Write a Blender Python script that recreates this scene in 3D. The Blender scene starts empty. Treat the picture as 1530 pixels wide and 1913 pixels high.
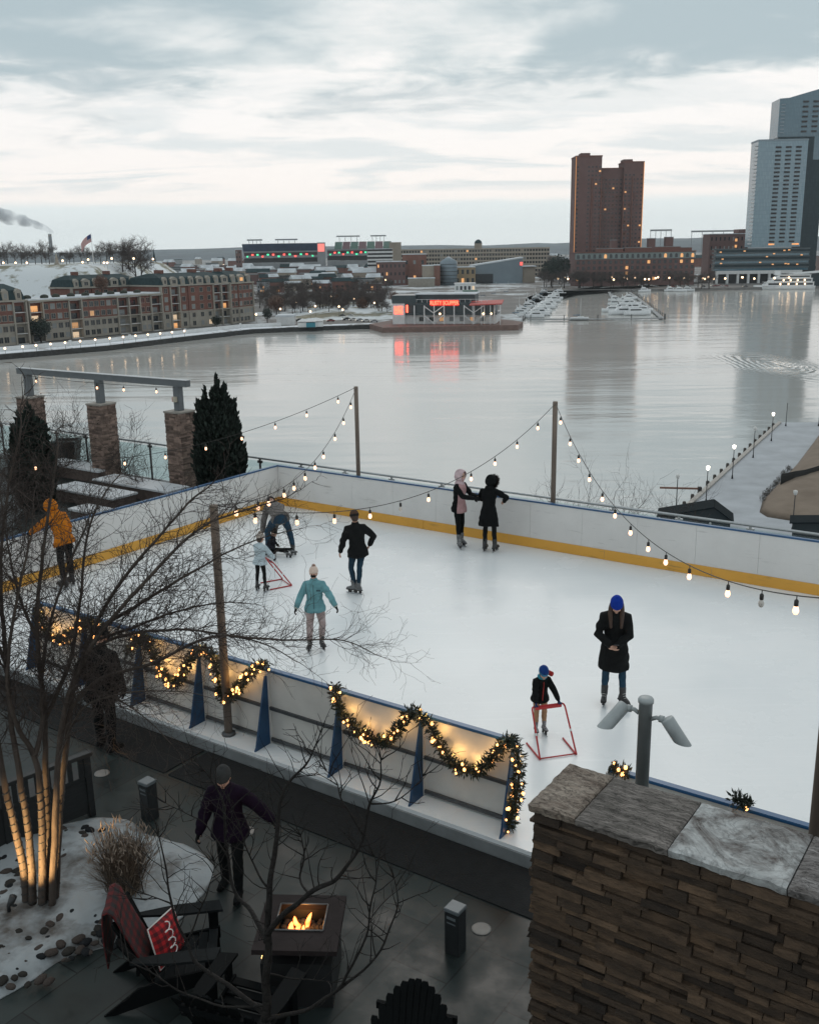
import bpy, bmesh, math, random
import numpy as np
from mathutils import Vector, Matrix, Euler, noise as mnoise
R_ = math.radians
random.seed(11)
SC = bpy.context.scene
COL = SC.collection

# ------------------------------------------------------------------ camera
F_PX, HORIZON, ROLL, CAM_H = 1860.0, 467.0, 0.0154, 6.5      # photo is 1530 x 1913, ice is z = 0
PITCH = math.atan((956.5 - HORIZON) / F_PX)
_f = Vector((0, math.cos(PITCH), -math.sin(PITCH)))
_r0 = Vector((1, 0, 0)); _u0 = _r0.cross(_f)
_c, _s = math.cos(ROLL), math.sin(ROLL)
_R = _c * _r0 - _s * _u0
_U = _c * _u0 + _s * _r0
CAM = Vector((0, 0, CAM_H))
cam_data = bpy.data.cameras.new('camera')
cam = bpy.data.objects.new('camera', cam_data); COL.objects.link(cam)
cam.matrix_world = Matrix(((_R.x, _U.x, -_f.x, 0), (_R.y, _U.y, -_f.y, 0), (_R.z, _U.z, -_f.z, CAM_H), (0, 0, 0, 1)))
cam_data.sensor_fit = 'VERTICAL'; cam_data.sensor_height = 36.0
cam_data.lens = F_PX / 1913.0 * 36.0
cam_data.clip_start = 0.1; cam_data.clip_end = 40000
SC.camera = cam

# ------------------------------------------------------------------ exposure, sky, sun
SC.view_settings.view_transform = 'Standard'
SC.view_settings.look = 'None'
SC.view_settings.exposure = 0.17
SC.view_settings.gamma = 1.0
SC.render.engine = 'CYCLES'
SC.cycles.use_denoising = True
SC.cycles.max_bounces = 6
SC.cycles.transparent_max_bounces = 12
SC.cycles.volume_bounces = 1
SC.cycles.volume_step_rate = 4.0
SC.cycles.sample_clamp_indirect = 4.0

SUN_EL, SUN_AZ = R_(34), R_(6)        # a soft sun behind the clouds, ahead of the camera
sun_data = bpy.data.lights.new('sun', 'SUN')
sun_data.energy = 0.5; sun_data.angle = R_(25); sun_data.color = (1.0, 0.93, 0.86)
sun = bpy.data.objects.new('sun', sun_data); COL.objects.link(sun)
sdir = Vector((math.sin(SUN_AZ) * math.cos(SUN_EL), math.cos(SUN_AZ) * math.cos(SUN_EL), math.sin(SUN_EL)))
sun.rotation_euler = sdir.to_track_quat('Z', 'Y').to_euler()

world = bpy.data.worlds.new('World'); SC.world = world
world.use_nodes = True
def build_sky():
    nt = world.node_tree; nt.nodes.clear()
    N = lambda t, **k: (lambda n: ([setattr(n, a, b) for a, b in k.items()], n)[1])(nt.nodes.new(t))
    L = nt.links.new
    def M(op, a, b=None, c=None, clamp=False):
        n = N('ShaderNodeMath', operation=op, use_clamp=clamp)
        for i, v in enumerate((a, b, c)):
            if v is None: continue
            if isinstance(v, (int, float)): n.inputs[i].default_value = v
            else: L(v, n.inputs[i])
        return n.outputs[0]
    def smooth(v, lo, hi):
        n = N('ShaderNodeMapRange', interpolation_type='SMOOTHSTEP')
        L(v, n.inputs[0]); n.inputs[1].default_value = lo; n.inputs[2].default_value = hi
        return n.outputs[0]
    def mix(f, a, b):
        n = N('ShaderNodeMix', data_type='RGBA')
        if isinstance(f, (int, float)): n.inputs[0].default_value = f
        else: L(f, n.inputs[0])
        for i, v in ((6, a), (7, b)):
            if isinstance(v, tuple): n.inputs[i].default_value = (*v, 1)
            else: L(v, n.inputs[i])
        return n.outputs[2]
    out = N('ShaderNodeOutputWorld'); bg = N('ShaderNodeBackground'); L(bg.outputs[0], out.inputs[0])
    bg.inputs['Strength'].default_value = 0.1
    tc = N('ShaderNodeTexCoord')
    sp = N('ShaderNodeSeparateXYZ'); L(tc.outputs['Generated'], sp.inputs[0])
    X, Y, Z = sp.outputs
    zc = M('MAXIMUM', Z, 0.0)
    den = M('ADD', zc, 0.15)
    # clouds live on a flat layer: project the direction on it so that they flatten towards the horizon
    px = M('DIVIDE', X, den); py = M('DIVIDE', Y, den)
    cb = N('ShaderNodeCombineXYZ'); L(px, cb.inputs[0]); L(py, cb.inputs[1])
    def nz(scale, detail, rough, off, sx=1.0, dist=0.4):
        mp = N('ShaderNodeMapping'); L(cb.outputs[0], mp.inputs[0])
        mp.inputs['Location'].default_value = off; mp.inputs['Scale'].default_value = (sx, 1, 1)
        n = N('ShaderNodeTexNoise'); L(mp.outputs[0], n.inputs[0])
        n.inputs['Scale'].default_value = scale; n.inputs['Detail'].default_value = detail
        n.inputs['Roughness'].default_value = rough; n.inputs['Distortion'].default_value = dist
        return n.outputs[0]
    big = nz(1.35, 3, 0.5, (5.2, 1.3, 0), 0.85, 0.8)
    fine = nz(4.4, 8, 0.58, (7.3, 1.9, 0), 0.8, 0.5)
    wisp = nz(12.0, 7, 0.58, (1.7, 4.4, 0), 0.7, 0.4)
    fld = M('ADD', M('ADD', M('MULTIPLY', big, 0.62), M('MULTIPLY', fine, 0.30)), M('MULTIPLY', wisp, 0.08))
    # cover grows with elevation; darker banks to the upper left
    up = smooth(M('ADD', Z, M('MULTIPLY', M('SUBTRACT', fine, 0.5), 0.10)), 0.092, 0.175)
    left = smooth(M('MULTIPLY', X, -1.0), 0.08, 0.40)
    bias = M('ADD', M('MULTIPLY', up, 0.20), M('MULTIPLY', M('MULTIPLY', left, up), 0.09))
    cov = smooth(M('ADD', fld, bias), 0.50, 0.66)
    dark = smooth(M('ADD', fld, bias), 0.60, 0.76)
    streak = smooth(M('ADD', M('MULTIPLY', nz(3.2, 6, 0.55, (3.3, 5.2, 0), 0.42, 0.6), 0.85), M('MULTIPLY', wisp, 0.15)), 0.45, 0.62)
    low = M('MULTIPLY', smooth(Z, 0.048, 0.062), M('SUBTRACT', 1.0, up))
    # clear gaps: warm white; grey-blue veil along the horizon
    hz = M('SUBTRACT', 1.0, smooth(M('ADD', Z, M('MULTIPLY', M('SUBTRACT', fine, 0.5), 0.008)), 0.040, 0.050))
    base = mix(smooth(Z, 0.05, 0.13), (9.4, 8.85, 8.5), (9.0, 8.75, 8.55))
    base = mix(hz, base, (7.5, 8.1, 8.2))
    base = mix(M('MULTIPLY', low, M('MULTIPLY', streak, 0.8)), base, (6.6, 7.1, 7.25))
    c1 = mix(dark, (6.5, 6.95, 7.0), (4.0, 4.85, 5.2))
    col = mix(M('MULTIPLY', cov, up), base, c1)
    # overhead, out of view: closed high cloud
    col = mix(smooth(Z, 0.26, 0.6), col, (5.5, 5.95, 6.1))
    sk = N('ShaderNodeTexSky', sky_type='NISHITA', sun_disc=False)
    sk.sun_elevation = SUN_EL; sk.sun_rotation = SUN_AZ
    sky_c = mix(0.03, col, sk.outputs[0])
    L(sky_c, bg.inputs['Color'])
build_sky()

# ------------------------------------------------------------------ helpers
def ray(x, y): return (x - 765) / F_PX * _R - (y - 956.5) / F_PX * _U + _f
def P(x, y, z=0.0):                     # photo point lying at height z
    d = ray(x, y); return CAM + d * ((z - CAM_H) / d.z)
def D(x, y, dist):                      # photo point at a distance measured along the ground
    d = ray(x, y); return CAM + d * (dist / d.y)
def toZ(q, y):                          # height above q (a ground point) that shows at photo row y
    lo, hi = -80.0, 400.0
    for _ in range(60):
        m = (lo + hi) / 2
        d = Vector((q.x, q.y, m)) - CAM
        if d.dot(_f) < .02 * d.length: hi = m; continue
        if 956.5 - F_PX * d.dot(_U) / d.dot(_f) > y: lo = m
        else: hi = m
    return lo
RO = Vector((-3.45, 25.65, 0)); RA = R_(-34.5)
RU = Vector((math.cos(RA), math.sin(RA), 0)); RV = Vector((RU.y, -RU.x, 0))
def UV(u, v, z=0.0): q = RO + RU * u + RV * v; q.z = z; return q
def onv(x, y, v):                       # photo point on the vertical plane v = const of the rink
    d = ray(x, y); t = (v - (CAM - RO).dot(RV)) / d.dot(RV); return CAM + d * t

def tag(o, label=None, cat=None, group=None, kind=None):
    if label: o['label'] = label
    if cat: o['category'] = cat
    if group: o['group'] = group
    if kind: o['kind'] = kind
    return o
def link(o, parent=None):
    COL.objects.link(o)
    if parent: o.parent = parent
    return o
def empty(name, loc=(0, 0, 0), rz=0.0):
    o = bpy.data.objects.new(name, None); o.empty_display_size = 0.2
    o.location = loc; o.rotation_euler = (0, 0, rz); return link(o)
def thing(name, label, cat, loc=(0, 0, 0), rz=0.0, group=None):
    return tag(empty(name, loc, rz), label, cat, group)
def kids(o): return [c for c in COL.objects if c.parent == o]
def copy_tree(o, parent=None, cache=None):
    c = o.copy(); COL.objects.link(c)
    if parent: c.parent = parent
    for ch in o.children: copy_tree(ch, c)
    return c

class MB:
    """collects geometry, then builds ONE mesh object"""
    def __init__(s): s.v = []; s.f = []; s.sm = []
    def add(s, vs, fs, smooth=False):
        b = len(s.v); s.v += [tuple(x) for x in vs]
        for f in fs: s.f.append(tuple(b + i for i in f)); s.sm.append(smooth)
        return s
    def box(s, lo, hi, M=None):
        x0, y0, z0 = lo; x1, y1, z1 = hi
        vs = [Vector(q) for q in ((x0, y0, z0), (x1, y0, z0), (x1, y1, z0), (x0, y1, z0), (x0, y0, z1), (x1, y0, z1), (x1, y1, z1), (x0, y1, z1))]
        if M is not None: vs = [M @ q for q in vs]
        return s.add(vs, [(0, 3, 2, 1), (4, 5, 6, 7), (0, 1, 5, 4), (1, 2, 6, 5), (2, 3, 7, 6), (3, 0, 4, 7)])
    def cbox(s, c, d, M=None):
        return s.box((c[0] - d[0] / 2, c[1] - d[1] / 2, c[2] - d[2] / 2), (c[0] + d[0] / 2, c[1] + d[1] / 2, c[2] + d[2] / 2), M)
    def bar(s, a, b, w, h, up=(0, 0, 1)):               # box from a to b, w wide, h high
        a, b = Vector(a), Vector(b); d = (b - a).normalized(); up = Vector(up)
        if abs(d.dot(up)) > .98: up = Vector((0, 1, 0)) if abs(d.y) < .9 else Vector((1, 0, 0))
        x = d.cross(up).normalized(); y = x.cross(d)
        vs = []
        for q in (a, b):
            for i, j in ((-1, -1), (1, -1), (1, 1), (-1, 1)): vs.append(q + x * (i * w / 2) + y * (j * h / 2))
        return s.add(vs, [(0, 1, 2, 3), (7, 6, 5, 4), (0, 4, 5, 1), (1, 5, 6, 2), (2, 6, 7, 3), (3, 7, 4, 0)])
    def tube(s, pts, rad, n=8, cap=True, smooth=True, closed=False):
        pts = [Vector(p) for p in pts]
        if isinstance(rad, (int, float)): rad = [rad] * len(pts)
        k = len(pts); vs = []; x = None
        for i, p in enumerate(pts):
            a = pts[(i - 1) % k] if (i or closed) else p; b = pts[(i + 1) % k] if (i < k - 1 or closed) else p
            d = (b - a)
            if d.length < 1e-9: d = Vector((0, 0, 1))
            d.normalize()
            if x is None:
                r = Vector((0, 0, 1)) if abs(d.z) < .9 else Vector((1, 0, 0)); x = r.cross(d).normalized()
            else:
                x = (x - d * x.dot(d))
                if x.length < 1e-6: x = Vector((1, 0, 0)).cross(d)
                x.normalize()
            y = d.cross(x)
            for j in range(n):
                t = 2 * math.pi * j / n; vs.append(p + x * (math.cos(t) * rad[i]) + y * (math.sin(t) * rad[i]))
        fs = []
        for i in range(k if closed else k - 1):
            for j in range(n):
                a = i * n + j; b = i * n + (j + 1) % n; i2 = (i + 1) % k
                fs.append((a, b, i2 * n + (j + 1) % n, i2 * n + j))
        if cap and not closed: fs += [tuple(range(n - 1, -1, -1)), tuple((k - 1) * n + j for j in range(n))]
        return s.add(vs, fs, smooth)
    def rings(s, rings, smooth=True, cap=True):           # list of equal-length closed loops of points
        n = len(rings[0]); vs = [p for r in rings for p in r]; fs = []
        for i in range(len(rings) - 1):
            for j in range(n):
                fs.append((i * n + j, i * n + (j + 1) % n, (i + 1) * n + (j + 1) % n, (i + 1) * n + j))
        if cap: fs += [tuple(range(n - 1, -1, -1)), tuple((len(rings) - 1) * n + j for j in range(n))]
        return s.add(vs, fs, smooth)
    def lathe(s, prof, n=16, c=(0, 0, 0), M=None, smooth=True, cap=True):      # prof: (radius, z)
        rr = []
        for r, z in prof:
            ring = [Vector((c[0] + r * math.cos(2 * math.pi * j / n), c[1] + r * math.sin(2 * math.pi * j / n), c[2] + z)) for j in range(n)]
            rr.append([M @ q for q in ring] if M is not None else ring)
        return s.rings(rr, smooth, cap)
    def ell(s, c, r, n=12, m=8, M=None, smooth=True):
        if isinstance(r, (int, float)): r = (r, r, r)
        rr = []
        for i in range(m + 1):
            t = math.pi * (i + .02 if i == 0 else (i - .02 if i == m else i)) / m
            ring = []
            for j in range(n):
                q = Vector((r[0] * math.sin(t) * math.cos(2 * math.pi * j / n), r[1] * math.sin(t) * math.sin(2 * math.pi * j / n), -r[2] * math.cos(t)))
                ring.append((M @ q if M is not None else q) + Vector(c))
            rr.append(ring)
        return s.rings(rr, smooth)
    def prism(s, poly, z0, z1, M=None):                     # vertical prism over an xy polygon
        n = len(poly); vs = [Vector((x, y, z0)) for x, y in poly] + [Vector((x, y, z1)) for x, y in poly]
        if M is not None: vs = [M @ q for q in vs]
        fs = [tuple(range(n - 1, -1, -1)), tuple(range(n, 2 * n))] + [(i, (i + 1) % n, n + (i + 1) % n, n + i) for i in range(n)]
        return s.add(vs, fs)
    def extr(s, poly, vec):                                 # extrude a 3D polygon along vec
        n = len(poly); vec = Vector(vec); vs = [Vector(p) for p in poly] + [Vector(p) + vec for p in poly]
        return s.add(vs, [tuple(range(n - 1, -1, -1)), tuple(range(n, 2 * n))] + [(i, (i + 1) % n, n + (i + 1) % n, n + i) for i in range(n)])
    def quad(s, a, b, c, d): return s.add([a, b, c, d], [(0, 1, 2, 3)])
    def mesh(s, name, m=None):
        me = bpy.data.meshes.new(name); me.from_pydata(s.v, [], s.f)
        if any(s.sm): me.polygons.foreach_set('use_smooth', s.sm)
        if m: me.materials.append(m)
        me.validate(); me.update(); return me
    def build(s, name, m=None, parent=None, fix=False, bevel=0.0):
        me = s.mesh(name, m)
        if fix or bevel:
            bm = bmesh.new(); bm.from_mesh(me)
            bmesh.ops.remove_doubles(bm, verts=bm.verts, dist=1e-5)
            if bevel: bmesh.ops.bevel(bm, geom=bm.edges[:], offset=bevel, segments=2, affect='EDGES', clamp_overlap=True)
            bmesh.ops.recalc_face_normals(bm, faces=bm.faces); bm.to_mesh(me); bm.free()
        o = bpy.data.objects.new(name, me); return link(o, parent)
def inst(name, me, parent=None, loc=None, rz=0.0, scale=None):
    o = bpy.data.objects.new(name, me); link(o, parent)
    if loc is not None: o.location = loc
    if rz: o.rotation_euler = (0, 0, rz)
    if scale: o.scale = scale
    return o
def struct(o): o['kind'] = 'structure'; return o

MATS = {}
def mat(name, c, r=.6, var=.18, vs=4.0, bump=0.0, bs=None, c2=None, metal=0.0, spec=.5, island=0.0, world_pos=False,
        em=None, es=0.0, stretch=None, detail=5, trans=0.0, coat=0.0, bd=0.02, nee=False):
    if name in MATS: return MATS[name]
    m = bpy.data.materials.new(name); m.use_nodes = True; nt = m.node_tree
    b = nt.nodes['Principled BSDF']; L = nt.links.new
    b.inputs['Roughness'].default_value = r; b.inputs['Metallic'].default_value = metal
    b.inputs['Specular IOR Level'].default_value = spec
    if trans: b.inputs['Transmission Weight'].default_value = trans
    if coat: b.inputs['Coat Weight'].default_value = coat
    b.inputs['Base Color'].default_value = (*c, 1)
    vec = None
    if var or bump or c2:
        if world_pos: g = nt.nodes.new('ShaderNodeNewGeometry'); vec = g.outputs['Position']
        else: t = nt.nodes.new('ShaderNodeTexCoord'); vec = t.outputs['Object']
        if stretch:
            mp = nt.nodes.new('ShaderNodeMapping'); mp.inputs['Scale'].default_value = stretch; L(vec, mp.inputs[0]); vec = mp.outputs[0]
    src = None
    if var or c2:
        n = nt.nodes.new('ShaderNodeTexNoise'); n.inputs['Scale'].default_value = vs; n.inputs['Detail'].default_value = detail; n.inputs['Roughness'].default_value = .6
        L(vec, n.inputs['Vector'])
        mr = nt.nodes.new('ShaderNodeMapRange'); mr.inputs[1].default_value = .3; mr.inputs[2].default_value = .7; L(n.outputs[0], mr.inputs[0])
        mx = nt.nodes.new('ShaderNodeMix'); mx.data_type = 'RGBA'; L(mr.outputs[0], mx.inputs[0])
        a = tuple(x * (1 - var) for x in c) if not c2 else c; d = c2 if c2 else tuple(min(1, x * (1 + var)) for x in c)
        mx.inputs[6].default_value = (*a, 1); mx.inputs[7].default_value = (*d, 1); src = mx.outputs[2]
    if island:
        g2 = nt.nodes.new('ShaderNodeNewGeometry'); mr2 = nt.nodes.new('ShaderNodeMapRange')
        mr2.inputs[3].default_value = 1 - island; mr2.inputs[4].default_value = 1 + island; L(g2.outputs['Random Per Island'], mr2.inputs[0])
        hs = nt.nodes.new('ShaderNodeHueSaturation'); L(mr2.outputs[0], hs.inputs['Value'])
        if src: L(src, hs.inputs['Color'])
        else: hs.inputs['Color'].default_value = (*c, 1)
        src = hs.outputs[0]
    if src: L(src, b.inputs['Base Color'])
    if bump:
        n2 = nt.nodes.new('ShaderNodeTexNoise'); n2.inputs['Scale'].default_value = bs or vs * 3; n2.inputs['Detail'].default_value = 6; L(vec, n2.inputs['Vector'])
        bp = nt.nodes.new('ShaderNodeBump'); bp.inputs['Strength'].default_value = bump; bp.inputs['Distance'].default_value = bd
        L(n2.outputs[0], bp.inputs['Height']); L(bp.outputs[0], b.inputs['Normal'])
    if em:
        b.inputs['Emission Color'].default_value = (*em, 1); b.inputs['Emission Strength'].default_value = es
        m.cycles.emission_sampling = 'FRONT' if nee else 'NONE'
    MATS[name] = m; return m
def lamp_light(parent, loc, energy, color=(1, .62, .26), radius=.03, kind='POINT'):
    ld = bpy.data.lights.new('glow', kind); ld.energy = energy; ld.color = color; ld.shadow_soft_size = radius
    o = bpy.data.objects.new('glow', ld); link(o, parent); o.location = loc; return o
def text_mesh(s, size, depth=.01, font_bold=False):
    cu = bpy.data.curves.new('txt', 'FONT'); cu.body = s; cu.size = size; cu.extrude = depth; cu.align_x = 'CENTER'; cu.align_y = 'CENTER'
    if font_bold: cu.offset = size * .025
    o = bpy.data.objects.new('txt', cu); COL.objects.link(o)
    dg = bpy.context.evaluated_depsgraph_get(); me = bpy.data.meshes.new_from_object(o.evaluated_get(dg))
    bpy.data.objects.remove(o); return me
def frand(a, b): return random.uniform(a, b)

# ================================================================== SETTING
WZ, LZ = -32.0, -30.0
def node_mat(name):
    m = bpy.data.materials.new(name); m.use_nodes = True; MATS[name] = m
    return m, m.node_tree, m.node_tree.nodes['Principled BSDF'], m.node_tree.links.new

def water_material():
    m, nt, b, L = node_mat('harbor_water')
    b.inputs['Base Color'].default_value = (0.45, 0.45, 0.425, 1)
    b.inputs['Roughness'].default_value = 0.11; b.inputs['IOR'].default_value = 4.2
    g = nt.nodes.new('ShaderNodeNewGeometry')
    def nz(sc, rot, s, det):
        mp = nt.nodes.new('ShaderNodeMapping'); mp.inputs['Scale'].default_value = sc; mp.inputs['Rotation'].default_value = (0, 0, rot); L(g.outputs['Position'], mp.inputs[0])
        n = nt.nodes.new('ShaderNodeTexNoise'); n.inputs['Scale'].default_value = s; n.inputs['Detail'].default_value = det; n.inputs['Distortion'].default_value = .3; L(mp.outputs[0], n.inputs[0]); return n.outputs[0]
    a = nz((.35, 1, 1), .12, .28, 4); c = nz((.12, 1, 1), -.06, .035, 3); calm = nz((.5, 1, 1), .3, .012, 3)
    mr = nt.nodes.new('ShaderNodeMapRange'); mr.inputs[1].default_value = .42; mr.inputs[2].default_value = .62; mr.inputs[3].default_value = .25; mr.inputs[4].default_value = 1; L(calm, mr.inputs[0])
    mu = nt.nodes.new('ShaderNodeMath'); mu.operation = 'MULTIPLY'; L(a, mu.inputs[0]); L(mr.outputs[0], mu.inputs[1])
    ad = nt.nodes.new('ShaderNodeMath'); ad.operation = 'MULTIPLY_ADD'; L(c, ad.inputs[0]); ad.inputs[1].default_value = 3.0; L(mu.outputs[0], ad.inputs[2])
    # wake rings spreading from one spot off the right bank
    c0 = P(1452, 682, WZ); sp = nt.nodes.new('ShaderNodeSeparateXYZ'); L(g.outputs['Position'], sp.inputs[0])
    def MM(op, x, y, z=None):
        q = nt.nodes.new('ShaderNodeMath'); q.operation = op
        for i, v in enumerate((x, y, z)):
            if v is None: continue
            if isinstance(v, (int, float)): q.inputs[i].default_value = v
            else: L(v, q.inputs[i])
        return q.outputs[0]
    dx = MM('SUBTRACT', sp.outputs[0], c0.x); dy = MM('MULTIPLY', MM('SUBTRACT', sp.outputs[1], c0.y), .30)
    rd = MM('ADD', MM('SQRT', MM('ADD', MM('MULTIPLY', dx, dx), MM('MULTIPLY', dy, dy)), 0), MM('ADD', MM('MULTIPLY', c, 9.0), MM('MULTIPLY', a, 1.6)))
    mk = nt.nodes.new('ShaderNodeMapRange'); mk.interpolation_type = 'SMOOTHSTEP'; mk.inputs[1].default_value = 4; mk.inputs[2].default_value = 24; mk.inputs[3].default_value = 1; mk.inputs[4].default_value = 0; L(rd, mk.inputs[0])
    wk = MM('MULTIPLY', MM('SINE', MM('MULTIPLY', rd, 3.4), 0), MM('MULTIPLY', mk.outputs[0], .85))
    ad2 = nt.nodes.new('ShaderNodeMath'); ad2.operation = 'ADD'; L(ad.outputs[0], ad2.inputs[0]); L(wk, ad2.inputs[1]); ad = ad2
    bp = nt.nodes.new('ShaderNodeBump'); bp.inputs['Strength'].default_value = .85; bp.inputs['Distance'].default_value = .17
    L(ad.outputs[0], bp.inputs['Height']); L(bp.outputs[0], b.inputs['Normal'])
    return m
def snow_mix_material(name, ground, ground2, snow, lo, hi, s1, s2, gs=.05, rough=.85, bump=.3):
    m, nt, b, L = node_mat(name); b.inputs['Roughness'].default_value = rough
    g = nt.nodes.new('ShaderNodeNewGeometry')
    def nz(s, d=5):
        n = nt.nodes.new('ShaderNodeTexNoise'); n.inputs['Scale'].default_value = s; n.inputs['Detail'].default_value = d; n.inputs['Roughness'].default_value = .6; L(g.outputs['Position'], n.inputs[0]); return n.outputs[0]
    x = nt.nodes.new('ShaderNodeMix'); x.data_type = 'RGBA'; x.inputs[6].default_value = (*ground, 1); x.inputs[7].default_value = (*ground2, 1)
    r0 = nt.nodes.new('ShaderNodeMapRange'); r0.inputs[1].default_value = .35; r0.inputs[2].default_value = .65; L(nz(gs), r0.inputs[0]); L(r0.outputs[0], x.inputs[0])
    ad = nt.nodes.new('ShaderNodeMath'); ad.operation = 'MULTIPLY_ADD'; ad.inputs[1].default_value = .35; L(nz(s2, 6), ad.inputs[0]); L(nz(s1, 4), ad.inputs[2])
    r = nt.nodes.new('ShaderNodeMapRange'); r.inputs[1].default_value = lo; r.inputs[2].default_value = hi; L(ad.outputs[0], r.inputs[0])
    y = nt.nodes.new('ShaderNodeMix'); y.data_type = 'RGBA'; L(x.outputs[2], y.inputs[6]); y.inputs[7].default_value = (*snow, 1); L(r.outputs[0], y.inputs[0])
    L(y.outputs[2], b.inputs['Base Color'])
    bp = nt.nodes.new('ShaderNodeBump'); bp.inputs['Strength'].default_value = bump; bp.inputs['Distance'].default_value = .05; L(ad.outputs[0], bp.inputs['Height']); L(bp.outputs[0], b.inputs['Normal'])
    return m
def grid_mesh(name, xs, ys, fz, m, smooth=True):
    vs = [(x, y, fz(x, y)) for y in ys for x in xs]; nx = len(xs)
    fs = [(j * nx + i, j * nx + i + 1, (j + 1) * nx + i + 1, (j + 1) * nx + i) for j in range(len(ys) - 1) for i in range(nx - 1)]
    return MB().add(vs, fs, smooth).build(name, m)
def sstep(t): t = max(0, min(1, t)); return t * t * (3 - 2 * t)

M_WATER = water_material()
struct(MB().quad((-5000, -200, WZ), (5000, -200, WZ), (5000, 1600, WZ), (-5000, 1600, WZ)).build('harbor_water', M_WATER))

M_LAND = snow_mix_material('city_ground', (.10, .095, .09), (.17, .16, .15), (.56, .60, .62), .70, .80, .02, .15)
SHORE = [P(-330, 712, WZ), P(0, 672, WZ), P(200, 655, WZ), P(340, 638, WZ), P(470, 623, WZ), P(600, 617, WZ), P(715, 613.5, WZ), P(850, 611, WZ), P(965, 608, WZ), P(976, 603, WZ), P(958, 592, WZ), P(975, 578, WZ),
         P(985, 560, WZ), P(1018, 548, WZ), P(1050, 547.5, WZ), P(1180, 545, WZ), P(1300, 543, WZ), P(1420, 541, WZ), P(1600, 538, WZ), P(1900, 533, WZ)]
def build_land():
    b = MB(); n = len(SHORE)
    top = [Vector((q.x, q.y, LZ)) for q in SHORE]; low = [Vector((q.x, q.y, WZ - 2)) for q in SHORE]
    far = [Vector((q.x * 18 if abs(q.x) > 1 else 0, 12500, LZ - 8)) for q in SHORE]
    far[0].x = -9000; far[-1].x = 9000
    for i in range(1, n - 1): far[i].x = -9000 + 18000 * i / (n - 1)
    mid = [Vector((t.x + (f.x - t.x) * .12, max(t.y + 10, 1100) if t.y < 1000 else t.y + 250, LZ)) for t, f in zip(top, far)]
    for i in range(n - 1):
        b.quad(low[i], low[i + 1], top[i + 1], top[i]); b.quad(top[i], top[i + 1], mid[i + 1], mid[i]); b.quad(mid[i], mid[i + 1], far[i + 1], far[i])
    return struct(b.build('far_shore_ground', M_LAND))
build_land()

M_WALL = mat('seawall_stone', (.10, .10, .10), .8, .3, .6, .4, world_pos=True)
def shore_strip(name, pts, z0, z1, off0, off1, m):        # strip following a polyline, offset inland between off0 and off1
    b = MB(); k = len(pts)
    nor = []
    for i in range(k):
        d = (pts[min(k - 1, i + 1)] - pts[max(0, i - 1)]); d.z = 0; d.normalize(); nor.append(Vector((-d.y, d.x, 0)))
    A = [Vector((p.x, p.y, 0)) + n * off0 for p, n in zip(pts, nor)]; B = [Vector((p.x, p.y, 0)) + n * off1 for p, n in zip(pts, nor)]
    rr = [[Vector((a.x, a.y, z0)), Vector((c.x, c.y, z0)), Vector((c.x, c.y, z1)), Vector((a.x, a.y, z1))] for a, c in zip(A, B)]
    b.rings(rr, smooth=False); return b.build(name, m, fix=True)
M_PROM = snow_mix_material('promenade_paving', (.30, .30, .30), (.38, .37, .36), (.72, .76, .80), .52, .60, .05, .4)
def densify(pts, k=4):
    o = []
    for a, c in zip(pts[:-1], pts[1:]): o += [a.lerp(c, i / k) for i in range(k)]
    return o + [pts[-1]]
PROM = densify(SHORE[0:7])
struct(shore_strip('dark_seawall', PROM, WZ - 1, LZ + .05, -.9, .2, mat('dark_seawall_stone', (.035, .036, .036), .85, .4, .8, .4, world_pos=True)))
struct(shore_strip('promenade_path', PROM, LZ - .2, LZ + .25, .0, 9.0, M_PROM))

# hills on the horizon
def ridge(name, dist, x0, x1, hs, c, seed):
    b = MB(); n = 90; vs = []
    for i in range(n + 1):
        x = x0 + (x1 - x0) * i / n
        h = hs(i / n) * (1 + .25 * mnoise.noise(Vector((i * .21, seed, 0)))) + 6 * mnoise.noise(Vector((i * .9, seed, 3)))
        vs += [(x, dist - 900, LZ - 8), (x, dist - 250, LZ + h * .72), (x, dist, LZ + h), (x, dist + 900, LZ - 8)]
    fs = [(i * 4 + j, i * 4 + 4 + j, i * 4 + 5 + j, i * 4 + 1 + j) for i in range(n) for j in range(3)]
    return struct(b.add(vs, fs, True).build(name, mat('wooded_hill', (.05, .072, .088), .9, .4, .004, world_pos=True)))
ridge('distant_hills', 9000, -6500, 6500, lambda t: 70 + 26 * sstep((t - .45) * 4) + 8 * math.sin(t * 19), None, 3)
ridge('distant_hills', 6800, -5200, 5200, lambda t: 40 + 18 * sstep((t - .5) * 5) + 8 * math.sin(t * 11), None, 9)

# Federal-style mound across the water
M_MOUND = snow_mix_material('hill_grass', (.15, .15, .10), (.22, .20, .14), (.62, .66, .68), .60, .68, .03, .25)
def mound_h(x, y):
    ex = min(sstep((-150 - x) / 45), 1); ey = sstep((y - 560 - (x + 200) * .10) / 62) * (1 - sstep((y - 800) / 80))
    return LZ - .3 + 31.3 * ex * ey + .5 * mnoise.noise(Vector((x * .05, y * .05, 0)))
struct(grid_mesh('snowy_park_hill', [-620 + 9 * i for i in range(56)], [545 + 7 * i for i in range(50)], mound_h, M_MOUND))

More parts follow.
